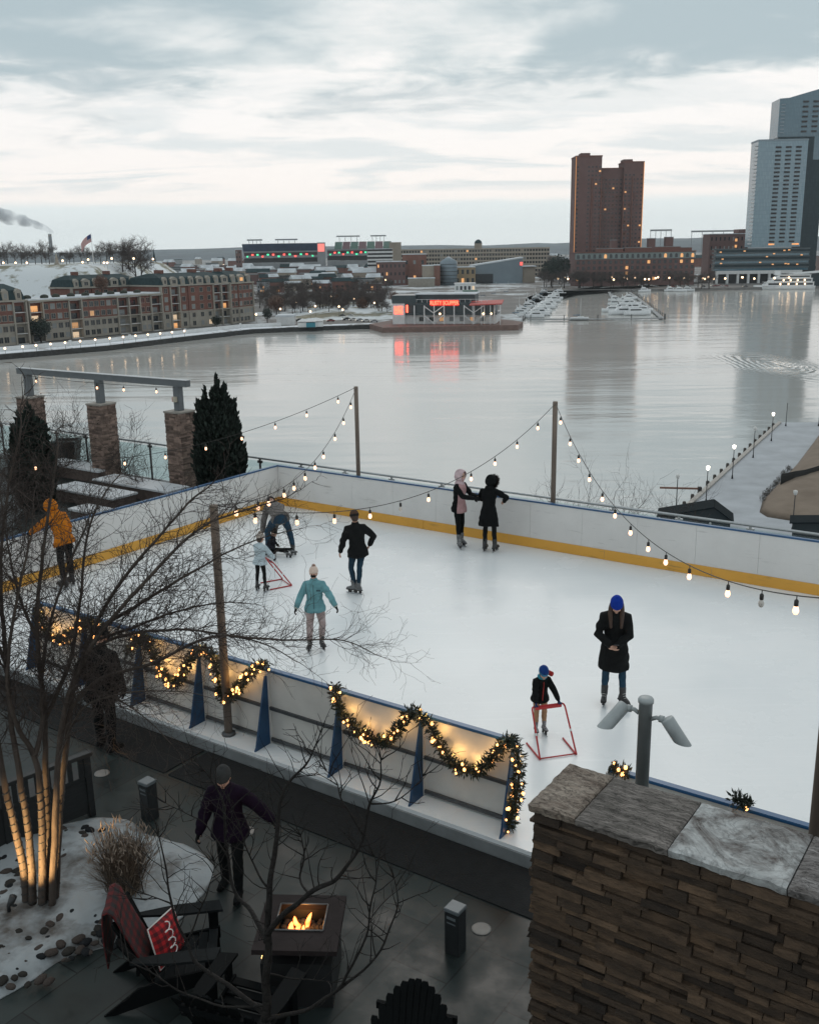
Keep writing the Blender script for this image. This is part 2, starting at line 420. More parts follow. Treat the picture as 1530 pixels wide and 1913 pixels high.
# terrace the rink stands on
def paving_material():
    m, nt, b, L = node_mat('wet_slate_paving'); b.inputs['Specular IOR Level'].default_value = .22
    g = nt.nodes.new('ShaderNodeNewGeometry'); mp = nt.nodes.new('ShaderNodeMapping'); mp.inputs['Rotation'].default_value = (0, 0, -RA + R_(90)); L(g.outputs['Position'], mp.inputs[0])
    br = nt.nodes.new('ShaderNodeTexBrick'); br.inputs['Scale'].default_value = 1.0; br.inputs['Brick Width'].default_value = 1.22; br.inputs['Row Height'].default_value = .61
    br.inputs['Mortar Size'].default_value = .008; br.inputs['Color1'].default_value = (.017, .0235, .0235, 1); br.inputs['Color2'].default_value = (.029, .0385, .0375, 1); br.inputs['Mortar'].default_value = (.010, .012, .012, 1)
    L(mp.outputs[0], br.inputs[0])
    n = nt.nodes.new('ShaderNodeTexNoise'); n.inputs['Scale'].default_value = 1.6; n.inputs['Detail'].default_value = 7; n.inputs['Roughness'].default_value = .65; L(g.outputs['Position'], n.inputs[0])
    r = nt.nodes.new('ShaderNodeMapRange'); r.inputs[1].default_value = .3; r.inputs[2].default_value = .7; r.inputs[3].default_value = .55; r.inputs[4].default_value = 1.35; L(n.outputs[0], r.inputs[0])
    hs = nt.nodes.new('ShaderNodeHueSaturation'); L(br.outputs[0], hs.inputs['Color']); L(r.outputs[0], hs.inputs['Value']); L(hs.outputs[0], b.inputs['Base Color'])
    r2 = nt.nodes.new('ShaderNodeMapRange'); r2.inputs[1].default_value = .35; r2.inputs[2].default_value = .65; r2.inputs[3].default_value = .28; r2.inputs[4].default_value = .6; L(n.outputs[0], r2.inputs[0]); L(r2.outputs[0], b.inputs['Roughness'])
    bp = nt.nodes.new('ShaderNodeBump'); bp.inputs['Strength'].default_value = .25; bp.inputs['Distance'].default_value = .01; L(n.outputs[0], bp.inputs['Height']); L(bp.outputs[0], b.inputs['Normal'])
    return m
M_PAVE = paving_material()
PZ = -.2
def uvbox(name, u0, u1, v0, v1, z0, z1, m, parent=None, bevel=0):
    c = [UV(u0, v0), UV(u0, v1), UV(u1, v1), UV(u1, v0)]
    return MB().prism([(q.x, q.y) for q in c], z0, z1).build(name, m, parent, bevel=bevel, fix=True)
struct(uvbox('terrace_paving', -22, 30, -1.1, 24, -3.5, PZ, M_PAVE))

def ice_material():
    m, nt, b, L = node_mat('rink_ice'); b.inputs['IOR'].default_value = 1.31
    g = nt.nodes.new('ShaderNodeNewGeometry')
    n = nt.nodes.new('ShaderNodeTexNoise'); n.inputs['Scale'].default_value = .35; n.inputs['Detail'].default_value = 6; n.inputs['Roughness'].default_value = .6; L(g.outputs['Position'], n.inputs[0])
    x = nt.nodes.new('ShaderNodeMix'); x.data_type = 'RGBA'; x.inputs[6].default_value = (.76, .79, .80, 1); x.inputs[7].default_value = (.81, .83, .835, 1)
    r = nt.nodes.new('ShaderNodeMapRange'); r.inputs[1].default_value = .35; r.inputs[2].default_value = .65; L(n.outputs[0], r.inputs[0]); L(r.outputs[0], x.inputs[0])
    # blade scratches
    sc = None
    for rot, s in ((.5, 1.0), (1.5, 1.3), (2.4, .8)):
        mp = nt.nodes.new('ShaderNodeMapping'); mp.inputs['Rotation'].default_value = (0, 0, rot); mp.inputs['Scale'].default_value = (.5 * s, 18 * s, 1); L(g.outputs['Position'], mp.inputs[0])
        q = nt.nodes.new('ShaderNodeTexNoise'); q.inputs['Scale'].default_value = 1.0; q.inputs['Detail'].default_value = 3; q.inputs['Distortion'].default_value = .6; L(mp.outputs[0], q.inputs[0])
        if sc is None: sc = q.outputs[0]
        else:
            mx = nt.nodes.new('ShaderNodeMath'); mx.operation = 'MAXIMUM'; L(sc, mx.inputs[0]); L(q.outputs[0], mx.inputs[1]); sc = mx.outputs[0]
    r3 = nt.nodes.new('ShaderNodeMapRange'); r3.inputs[1].default_value = .60; r3.inputs[2].default_value = .74; r3.inputs[4].default_value = .38; L(sc, r3.inputs[0])
    y = nt.nodes.new('ShaderNodeMix'); y.data_type = 'RGBA'; L(r3.outputs[0], y.inputs[0]); L(x.outputs[2], y.inputs[6]); y.inputs[7].default_value = (.88, .90, .91, 1); L(y.outputs[2], b.inputs['Base Color'])
    r4 = nt.nodes.new('ShaderNodeMapRange'); r4.inputs[1].default_value = .35; r4.inputs[2].default_value = .7; r4.inputs[3].default_value = .14; r4.inputs[4].default_value = .40; L(n.outputs[0], r4.inputs[0]); L(r4.outputs[0], b.inputs['Roughness'])
    b.inputs['Specular IOR Level'].default_value = .22
    return m
M_ICE = ice_material()
struct(uvbox('rink_ice', -.06, 27, -.06, 10.42, -.05, 0, M_ICE))
M_KERB = mat('grey_kerb_concrete', (.20, .215, .22), .75, .2, 2.5, .3, world_pos=True)
struct(uvbox('rink_kerb', -.09, 27, -.09, 10.45, PZ - .1, -.05, M_KERB))
M_MAT = mat('black_rubber_matting', (.006, .007, .0075), .95, .4, 9, .6, bs=60, world_pos=True)
for k, (a, c) in enumerate(((2.6, 7.86), (7.94, 13.4), (13.48, 19.0))):
    tag(uvbox('rubber_mat', a, c, 10.47, 11.21, PZ - .02, PZ + .014, M_MAT), ['black rubber walkway mat under the wrapped tree branches beside the rink kerb', 'black rubber walkway mat running past the lit garlands to the stone wall', 'black rubber walkway mat mostly hidden behind the stone wall'][k], 'mat', 'rubber mats along the rink kerb')

# pier to the right below the terrace
PRZ = -30.5
M_PATH = mat('pier_asphalt', (.36, .385, .41), .85, .14, .25, .2, world_pos=True)
M_LAWN = mat('dormant_lawn', (.15, .115, .085), .95, .3, .25, .5, c2=(.22, .175, .135), bs=2.0, world_pos=True)
pe = [P(1150, 1042, PRZ), P(1270, 957, PRZ), P(1455, 789, PRZ), P(1700, 789, PRZ), P(2300, 1042, PRZ)]
pierpoly = [(q.x, q.y) for q in pe] + [(140, 60), (20, 40), (10, 90)]
struct(MB().prism(pierpoly, WZ - 2, PRZ).build('pier_path', M_PATH, fix=True))
lw = [(1418, 957), (1424, 935), (1452, 905), (1488, 868), (1530, 812), (1640, 800), (1700, 1000), (1530, 980), (1470, 972), (1432, 966)]
def lawn():
    pts = [P(x, y, PRZ) for x, y in lw]; c = sum(pts, Vector()) / len(pts); b = MB(); rr = []
    for k, (t, h) in enumerate(((1, .03), (.9, .5), (.7, 1.1), (.4, 1.6), (.05, 1.8))):
        rr.append([Vector((c.x + (p.x - c.x) * t, c.y + (p.y - c.y) * t, PRZ + h)) for p in pts])
    b.rings(rr, True, True); return struct(b.build('lawn_mound', M_LAWN, fix=True))
lawn()

# ================================================================== RINK BOARDS, RAILING, POLES, LIGHTS
def scuffed(name, c, scuff, amt, lo=.60, hi=.72):
    m, nt, b, L = node_mat(name); b.inputs['Roughness'].default_value = .45
    g = nt.nodes.new('ShaderNodeNewGeometry')
    def nz(s, sc, d): mp = nt.nodes.new('ShaderNodeMapping'); mp.inputs['Scale'].default_value = sc; L(g.outputs['Position'], mp.inputs[0]); n = nt.nodes.new('ShaderNodeTexNoise'); n.inputs['Scale'].default_value = s; n.inputs['Detail'].default_value = d; n.inputs['Roughness'].default_value = .65; L(mp.outputs[0], n.inputs[0]); return n.outputs[0]
    def mr(v, a, c_, x=0, y=1): n = nt.nodes.new('ShaderNodeMapRange'); n.inputs[1].default_value = a; n.inputs[2].default_value = c_; n.inputs[3].default_value = x; n.inputs[4].default_value = y; L(v, n.inputs[0]); return n.outputs[0]
    streak = mr(nz(1.6, (1, 1, 9), 7), lo, hi, 0, amt); blot = mr(nz(.9, (1, 1, 1), 5), .35, .7, .93, 1.05)
    mx = nt.nodes.new('ShaderNodeMix'); mx.data_type = 'RGBA'; L(streak, mx.inputs[0]); mx.inputs[6].default_value = (*c, 1); mx.inputs[7].default_value = (*scuff, 1)
    hs = nt.nodes.new('ShaderNodeHueSaturation'); L(blot, hs.inputs['Value']); L(mx.outputs[2], hs.inputs['Color']); L(hs.outputs[0], b.inputs['Base Color']); return m
M_PANEL = scuffed('white_board_plastic', (.68, .67, .655), (.36, .35, .34), .45)
M_BACK = mat('board_back_plastic', (.60, .585, .55), .5, .07, 3, .1, bs=3, world_pos=True)
M_YEL = scuffed('yellow_kick_plastic', (.72, .37, .055), (.25, .16, .06), .6, .57, .72)
M_BLUE = mat('blue_cap_plastic', (.022, .09, .20), .4, .1, 3, world_pos=True)
M_BRACE = mat('blue_painted_steel', (.012, .055, .13), .5, .2, 6)
M_STEEL = mat('grey_steel_rail', (.085, .09, .095), .45, .2, 8, metal=.3)
def board(name_label, u0, u1, v0, v1, side, outside=False):
    """a straight run of boards; long axis along u if u1-u0 is larger; side = +1/-1: the rink lies on that side of it"""
    along_u = (u1 - u0) > (v1 - v0); a0, a1 = (u0, u1) if along_u else (v0, v1)
    t = thing('rink_board', name_label, 'rink board', UV(u0, v0))
    inv = t.matrix_basis.inverted() if False else Matrix.Translation(-UV(u0, v0))
    def bx(name, s0, s1, c0, c1, z0, z1, m, bev=0.0):
        if along_u: cs = [UV(s0, c0), UV(s0, c1), UV(s1, c1), UV(s1, c0)]
        else: cs = [UV(c0, s0), UV(c0, s1), UV(c1, s1), UV(c1, s0)]
        o = UV(u0, v0)
        return MB().prism([(q.x - o.x, q.y - o.y) for q in cs], z0, z1).build(name, m, t, fix=True, bevel=bev)
    c0, c1 = (v0, v1) if along_u else (u0, u1)
    inner = c1 if side > 0 else c0
    n = max(1, round((a1 - a0) / 1.245)); w = (a1 - a0) / n
    for i in range(n):
        bx('panel', a0 + i * w + .002, a0 + (i + 1) * w - .002, c0 + .004, c1 - .004, .012, 1.045, M_BACK if outside else M_PANEL)
    k0, k1 = (inner, inner + .006) if side > 0 else (inner - .006, inner)
    n2 = max(1, round((a1 - a0) / 2.49)); w2 = (a1 - a0) / n2
    for i in range(n2):
        bx('kickplate', a0 + i * w2 + .003, a0 + (i + 1) * w2 - .003, min(k0, k1), max(k0, k1), .004, .225, M_YEL)
    bx('cap_rail', a0 - .004, a1 + .004, c0 - .02, c1 + .02, 1.046, 1.082, M_BLUE, .008)
    if outside:
        o0, o1 = (c0 - .03, c0) if side > 0 else (c1, c1 + .03)
        for z in (.06, .52): bx('steel_rail', a0 + .01, a1 - .01, o0, o1, z - .022, z + .022, M_STEEL)
        for i in range(n + 1):
            s = a0 + i * w
            bx('upright', s - .02, s + .02, o0 - .008, o1 + .008, .001, 1.044, mat('white_board_post', (.56, .55, .53), .5, .1, 4))
            if i in (0,) and u0 > 10: continue
            q0 = o1 + .009
            tri = [Vector(UV(s - .012, q0, 1.0)), Vector(UV(s - .012, q0, .003)), Vector(UV(s - .012, q0 + .30, .003)), Vector(UV(s - .012, q0 + .27, .05)), Vector(UV(s - .012, q0 + .035, 1.0))]
            o = UV(u0, v0); b = MB().extr([p - Vector((o.x, o.y, 0)) for p in tri], RU * .024)
            b.build('brace', M_BRACE, t, fix=True)
    return t
board('long white rink board with yellow kickplate on the water side under the glass railing', -.056, 16.2, -.056, 0, +1)
board('white rink board with yellow kickplate running from the far corner behind the bare tree', -.056, 0, .004, 10.2, +1)
board('near rink board seen from outside with blue triangular braces and lit garlands', 3.74, 12.5, 10, 10.05, -1, True)
board('short rink board with dark blue cap mostly hidden behind the stone wall coping', 13.64, 20.2, 10, 10.05, -1, True)

# glass railing along the terrace edge
def thin_glass():
    m, nt, b, L = node_mat('railing_glass'); nt.nodes.remove(b); out = nt.nodes['Material Output']
    tr = nt.nodes.new('ShaderNodeBsdfTransparent'); tr.inputs[0].default_value = (.86, .93, .93, 1)
    gl = nt.nodes.new('ShaderNodeBsdfGlossy'); gl.inputs['Roughness'].default_value = .03
    mx = nt.nodes.new('ShaderNodeMixShader'); lw = nt.nodes.new('ShaderNodeLayerWeight'); pw_ = nt.nodes.new('ShaderNodeMath'); pw_.operation = 'POWER'; pw_.inputs[1].default_value = 4; L(lw.outputs['Facing'], pw_.inputs[0]); ma = nt.nodes.new('ShaderNodeMath'); ma.operation = 'MULTIPLY_ADD'; ma.inputs[1].default_value = .4; ma.inputs[2].default_value = .05; L(pw_.outputs[0], ma.inputs[0])
    L(ma.outputs[0], mx.inputs[0]); L(tr.outputs[0], mx.inputs[1]); L(gl.outputs[0], mx.inputs[2]); L(mx.outputs[0], out.inputs[0]); return m
M_GLASS = thin_glass()
M_CHROME = mat('brushed_steel', (.42, .44, .45), .35, .1, 20, metal=.8)
rail = thing('glass_railing', 'glass railing with round steel handrail along the water edge of the terrace', 'railing', UV(0, -.95, PZ))
def loc(u, v, z): return UV(u, v, z) - UV(0, -.95, PZ)
MB().tube([loc(-15, -.95, .94), loc(22, -.95, .94)], .030, 10).build('handrail', M_CHROME, rail)
u = -15.0; k = 0
while u < 21.5:
    MB().prism([(q.x, q.y) for q in (loc(u + .05, -.956, 0), loc(u + .05, -.944, 0), loc(u + 1.45, -.944, 0), loc(u + 1.45, -.956, 0))], .06, 1.06).build('glass_panel', M_GLASS, rail, fix=True)
    p = MB(); a = loc(u, -.95, PZ); e = loc(u, -.95, .92)
    p.bar(a, e, .045, .045, RU); p.bar(loc(u - .08, -.95, .84), loc(u + .08, -.95, .84), .05, .07)
    p.build('post', M_CHROME if u > -1 else mat('dark_post_steel', (.05, .05, .05), .5, .2, 5), rail)
    u += 1.5

# light poles
M_POLE = mat('weathered_pole', (.17, .135, .11), .7, .25, 5, .3, bs=30, stretch=(1, 1, .12))
def pole(base, top_z, r, label):
    t = thing('light_pole', label, 'pole', base)
    h = top_z - base.z
    MB().lathe([(r, 0), (r, h - .02), (r * .9, h)], 10).build('shaft', M_POLE, t)
    MB().lathe([(r * 1.7, 0), (r * 1.7, .03), (r * 1.05, .05)], 10).build('base_flange', M_STEEL, t)
    b = MB()
    b.tube([(0, r, h - .12), (0, r + .03, h - .12), (0, r + .05, h - .10), (0, r + .03, h - .08), (0, r, h - .08)], .007, 6)
    b.build('hook', M_STEEL, t); return t
q1 = onv(665, 722, -.28); T1 = q1.copy()
q2 = onv(1037, 750, -.28); T2 = q2.copy()
pole(Vector((q1.x, q1.y, PZ)), q1.z, .052, 'slim light pole behind the far rink board, nearer the dark evergreen')
pole(Vector((q2.x, q2.y, PZ)), q2.z, .055, 'slim light pole behind the far rink board beside the two skaters at the wall')
NPB = UV(8.09, 10.40, PZ); NT = Vector((NPB.x, NPB.y, toZ(NPB, 943)))
NPB = P(428, 1372, 0); NPB.z = 0; NT = Vector((NPB.x, NPB.y, toZ(NPB, 943)))
pole(NPB, NT.z, .058, 'weathered light pole among the bare branches at the near rink board')
RPB = P(1526, 1560, 1.0); RPB = UV(15.86, 10.62, PZ); RPT = Vector((RPB.x, RPB.y, 3.6))
pole(RPB, RPT.z, .062, 'dark light pole at the rink edge behind the stone wall')

M_BULB = mat('lit_bulb', (1, .9, .75), .3, 0, em=(1, .50, .27), es=2.1)
M_BULBOFF = mat('dead_bulb', (.55, .52, .48), .15, 0, spec=.8)
M_SOCK = mat('black_socket', (.02, .018, .016), .5, 0)
M_WIRE = mat('black_wire', (.025, .024, .022), .6, 0)
_b = MB().lathe([(.002, -.138), (.018, -.131), (.028, -.112), (.030, -.097), (.024, -.072), (.017, -.05)], 12); BULB_ME = _b.mesh('bulb', M_BULB)
BULBOFF_ME = MB().lathe([(.002, -.138), (.018, -.131), (.028, -.112), (.030, -.097), (.024, -.072), (.017, -.05)], 12).mesh('bulb', M_BULBOFF)
_b = MB().lathe([(.019, -.052), (.021, -.045), (.021, 0), (.012, .012)], 10); _b.tube([(0, 0, .01), (0, 0, .045)], .005, 5); SOCK_ME = _b.mesh('socket', M_SOCK)
def proj(p):
    d = p - CAM; z = d.dot(_f); return 765 + F_PX * d.dot(_R) / z, 956.5 - F_PX * d.dot(_U) / z
def string(label, A, B, targets, off=(), drop=.06, n=40, sag=None):
    """a sagging cable from A to B with bulbs; sag and bulb spacing are fitted to where bulbs hang"""
    def pt(t, s): q = A.lerp(B, t); q.z -= 4 * s * t * (1 - t); return q
    ts = [i / 200 for i in range(201)]
    def fit(s):
        pr = [proj(pt(t, s)) for t in ts]; e = 0; r = []
        for x, y in targets:
            i = min(range(201), key=lambda k: (pr[k][0] - x) ** 2 + .3 * (pr[k][1] - (y - 18)) ** 2); e += (pr[i][1] - (y - 18)) ** 2; r.append(ts[i])
        return e, r
    if sag is None: sag = min((fit(.05 * k)[0], .05 * k) for k in range(1, 50))[1]
    e, tt = fit(sag)
    t = thing('string_lights', label, 'string lights', A)
    w = MB().tube([pt(i / n, sag) - A for i in range(n + 1)], .0065, 5); w.build('wire', M_WIRE, t)
    for k, q in enumerate(tt):
        c = pt(q, sag) - A; c.z -= .05
        bo = inst('bulb', BULBOFF_ME if k in off else BULB_ME, t, c, frand(0, 6)); inst('socket', SOCK_ME, bo)
    print('STRING', label[:30], 'sag %.2f err %.1f' % (sag, math.sqrt(e / len(targets))))
    return t
string('string of bulbs from the pole beside the evergreen down to the near pole', T1 + Vector((0, 0, -.05)), NT,
       [(663, 738), (653, 765), (637, 790), (623, 820), (603, 857), (587, 876), (569, 897), (549, 914), (531, 930), (502, 943), (482, 953), (440, 965)])
string('long sagging string of bulbs crossing behind the man in black', T2 + Vector((0, 0, -.05)), NT,
       [(1002, 795), (965, 832), (924, 866), (880, 895), (802, 940), (748, 953), (690, 972), (625, 972), (553, 978), (478, 980)], off=(5,))
string('string of bulbs hanging over the ice towards the skater on the phone', T2 + Vector((0, 0, -.02)), RPT,
       [(1037, 762), (1051, 790), (1070, 825), (1085, 858), (1106, 890), (1130, 925), (1151, 958), (1180, 987), (1212, 1018), (1245, 1047), (1287, 1075), (1360, 1118), (1421, 1133), (1487, 1150)], off=(12,))
LT = D(-190, 835, 24)
string('string of bulbs passing in front of the dark evergreen towards the pergola side', T1 + Vector((0, 0, -.02)), LT,
       [(630, 748), (573, 778), (514, 803), (452, 828), (384, 848), (308, 862), (233, 874), (67, 881)])

# lit garlands
M_LEAF = mat('garland_needles', (.022, .030, .018), .6, .5, 40, island=.5)
M_GB = mat('warm_fairy_bulb', (1, .7, .4), .3, 0, em=(1, .42, .12), es=4.5)
GB_ME = MB().ell((0, 0, 0), (.017, .017, .021), 8, 6).mesh('bulb', M_GB)
def garland(label, path, rad=.085, dens=1100, bulbs=15, lights=3.4, en=1.1, seed=1, cap=100):
    rnd = random.Random(seed)
    o = path[0]; t = thing('lit_garland', label, 'garland', o)
    L = [0]; 
    for a, c in zip(path[:-1], path[1:]): L.append(L[-1] + (c - a).length)
    def at(s):
        for i in range(len(path) - 1):
            if s <= L[i + 1] or i == len(path) - 2:
                q = (s - L[i]) / max(1e-6, L[i + 1] - L[i]); return path[i].lerp(path[i + 1], q), (path[i + 1] - path[i]).normalized()
    b = MB()
    for _ in range(int(dens * L[-1])):
        s = rnd.uniform(0, L[-1]); c, d = at(s)
        n = Vector((rnd.gauss(0, 1), rnd.gauss(0, 1), rnd.gauss(0, 1))).normalized(); n = (n - d * n.dot(d) * .6).normalized()
        p = c - o + n * rnd.uniform(0, rad * .75); l = rnd.uniform(.03, .068); w = l * .2
        e = p + (n + Vector((rnd.gauss(0, .3), rnd.gauss(0, .3), rnd.gauss(0, .3)))) * l; sd = n.cross(Vector((rnd.gauss(0, 1), rnd.gauss(0, 1), rnd.gauss(0, 1)))).normalized() * w; m = p.lerp(e, .45)
        b.add([p, m + sd, e, m - sd], [(0, 1, 2), (0, 2, 3)])
    b.tube([at(L[-1] * i / 30)[0] - o for i in range(31)], .018, 6)
    b.build('foliage', M_LEAF, t)
    for i in range(min(cap, int(bulbs * L[-1]))):
        c, d = at(rnd.uniform(0, L[-1])); n = Vector((rnd.gauss(0, 1), rnd.gauss(0, 1), rnd.gauss(0, 1))); n = (n + RV * .8).normalized()
        inst('bulb', GB_ME, t, c - o + n * rad * rnd.uniform(.6, 1.15), 0, (rnd.uniform(.6, 1.2),) * 3)
    for i in range(int(lights * L[-1])):
        c, d = at((i + .5) / int(lights * L[-1]) * L[-1]); lamp_light(t, c - o - RV * .045 + Vector((0, 0, .05)), en * rnd.uniform(.4, 1.5), (1, .55, .17), .02)
    return t
GV = 10.20
def curve(pts):                                    # smooth a pixel polyline on the outer side of the near boards
    w = [onv(x, y, GV) for x, y in pts]; out = []
    for i in range(len(w) - 1):
        a = w[max(0, i - 1)]; b_ = w[i]; c = w[i + 1]; d = w[min(len(w) - 1, i + 2)]
        for k in range(5):
            t = k / 5; out.append(.5 * ((2 * b_) + (c - a) * t + (2 * a - 5 * b_ + 4 * c - d) * t * t + (3 * b_ - a - 3 * c + d) * t ** 3))
    return out + [w[-1]]
garland('long lit garland in two swags on the near rink board ending at the open gate', curve([(626, 1280), (632, 1318), (655, 1352), (690, 1380), (716, 1386), (745, 1362), (768, 1330), (800, 1352), (822, 1392), (856, 1432), (895, 1438), (925, 1408), (950, 1378)]), seed=3)
garland('lit garland hanging straight down the end of the near rink board by the stone wall', curve([(955, 1376), (968, 1420), (966, 1480), (950, 1548)]), seed=5, lights=2)
garland('lit garland draped behind the weathered light pole on the near rink board', curve([(238, 1222), (262, 1188), (284, 1212), (300, 1252), (326, 1278), (350, 1240), (374, 1212), (398, 1228), (408, 1270), (420, 1306), (446, 1284), (470, 1254), (500, 1238)]), seed=7)
garland('lit garland behind the multi stemmed tree at the far end of the near rink board', curve([(70, 1132), (82, 1172), (106, 1196), (138, 1178), (166, 1158), (182, 1190)]), seed=9)
GV = 10.1
garland('small lit garland tip on the short rink board beside the floodlight post', curve([(1140, 1430), (1158, 1440), (1172, 1446)]), .06, 1100, 30, 0, seed=11)
garland('small garland tuft with one lit bulb on the short rink board near the dark pole', curve([(1368, 1492), (1388, 1496), (1402, 1506)]), .07, 1300, 9, 0, seed=13)

# ================================================================== NEAR TERRACE: WALL, FURNITURE, BED, TREES
M_LEDGE = mat('ledger_stone', (.054, .034, .020), .85, .5, 7, .8, bs=35, island=.75, stretch=(1, 1, 2.5))
M_LEDGE_B = mat('pillar_stone', (.19, .135, .11), .85, .35, 7, .6, bs=30, island=.5)
def ledger(b, W, H, rnd, hmin=.024, hmax=.074, lmin=.10, lmax=.42, dmax=.06, M=None, thick=.1, corner=True):
    """rows of split stones on the plane y = 0 (facing -y), x in 0..W, z in 0..H"""
    z = 0
    while z < H - .01:
        h = min(rnd.uniform(hmin, hmax), H - z)
        if H - z - h < .02: h = H - z
        x = -rnd.uniform(0, .2) if not corner else 0
        while x < W:
            l = rnd.uniform(lmin, lmax); x1 = min(W, x + l)
            if W - x1 < .08: x1 = W
            d = rnd.uniform(.002, dmax); x0 = max(0, x)
            j = lambda: rnd.uniform(-.006, .006)
            g = .003; lx = -rnd.uniform(0, .025) if x0 == 0 and corner else 0
            vs = [Vector(q) for q in ((x0 + g + lx, thick, z + g), (x1 - g, thick, z + g), (x1 - g, -d + j(), z + g), (x0 + g + lx, -d + j(), z + g),
                                      (x0 + g + lx, thick, z + h - g), (x1 - g, thick, z + h - g), (x1 - g, -d * rnd.uniform(.6, 1) + j(), z + h - g), (x0 + g + lx, -d * rnd.uniform(.6, 1) + j(), z + h - g))]
            if M is not None: vs = [M @ q for q in vs]
            b.add(vs, [(0, 1, 2, 3), (4, 7, 6, 5), (0, 4, 5, 1), (1, 5, 6, 2), (2, 6, 7, 3), (3, 7, 4, 0)])
            x = x1
        z += h

WT = 3.0
wA = P(985, 1500, WT); wB = P(1065, 1425, WT); wth = (wB - wA).length
wall = thing('stone_wall', 'tall dark stacked stone wall with rough flagstone coping in the lower corner', 'wall', (wA.x, wA.y, PZ), RA)
def flagstone(k, c1, c2, st):
    if 'flagstone_%d' % k in MATS: return MATS['flagstone_%d' % k]
    m, nt, b, L = node_mat('flagstone_%d' % k); b.inputs['Roughness'].default_value = .75; b.inputs['Specular IOR Level'].default_value = .3
    tc = nt.nodes.new('ShaderNodeTexCoord'); mp = nt.nodes.new('ShaderNodeMapping'); mp.inputs['Scale'].default_value = st; mp.inputs['Rotation'].default_value = (0, 0, .5 - k * .5); L(tc.outputs['Object'], mp.inputs[0])
    def nz(v, s, d, r, di): n = nt.nodes.new('ShaderNodeTexNoise'); n.inputs['Scale'].default_value = s; n.inputs['Detail'].default_value = d; n.inputs['Roughness'].default_value = r; n.inputs['Distortion'].default_value = di; L(v, n.inputs[0]); return n.outputs[0]
    def mr(v, lo, hi, a=0, c=1): n = nt.nodes.new('ShaderNodeMapRange'); n.inputs[1].default_value = lo; n.inputs[2].default_value = hi; n.inputs[3].default_value = a; n.inputs[4].default_value = c; L(v, n.inputs[0]); return n.outputs[0]
    a = nz(mp.outputs[0], 2.6, 9, .68, 1.2); f = nz(mp.outputs[0], 9, 8, .7, .6); cr = nz(mp.outputs[0], 3.4, 5, .6, 2.0)
    mx = nt.nodes.new('ShaderNodeMix'); mx.data_type = 'RGBA'; L(mr(a, .40, .60), mx.inputs[0]); mx.inputs[6].default_value = (*c1, 1); mx.inputs[7].default_value = (*c2, 1)
    ab = nt.nodes.new('ShaderNodeMath'); ab.operation = 'SUBTRACT'; L(cr, ab.inputs[0]); ab.inputs[1].default_value = .5; ab2 = nt.nodes.new('ShaderNodeMath'); ab2.operation = 'ABSOLUTE'; L(ab.outputs[0], ab2.inputs[0])
    line = mr(ab2.outputs[0], 0, .022, .78 if k == 2 else .45, 1); hs = nt.nodes.new('ShaderNodeHueSaturation'); mu = nt.nodes.new('ShaderNodeMath'); mu.operation = 'MULTIPLY'; L(line, mu.inputs[0]); L(mr(f, .3, .7, .7, 1.25), mu.inputs[1]); L(mu.outputs[0], hs.inputs['Value']); L(mx.outputs[2], hs.inputs['Color']); L(hs.outputs[0], b.inputs['Base Color'])
    h = nt.nodes.new('ShaderNodeMath'); h.operation = 'MULTIPLY_ADD'; L(line, h.inputs[0]); h.inputs[1].default_value = .5; L(a, h.inputs[2]); bp = nt.nodes.new('ShaderNodeBump'); bp.inputs['Strength'].default_value = .9; bp.inputs['Distance'].default_value = .03; L(h.outputs[0], bp.inputs['Height']); L(bp.outputs[0], b.inputs['Normal']); return m
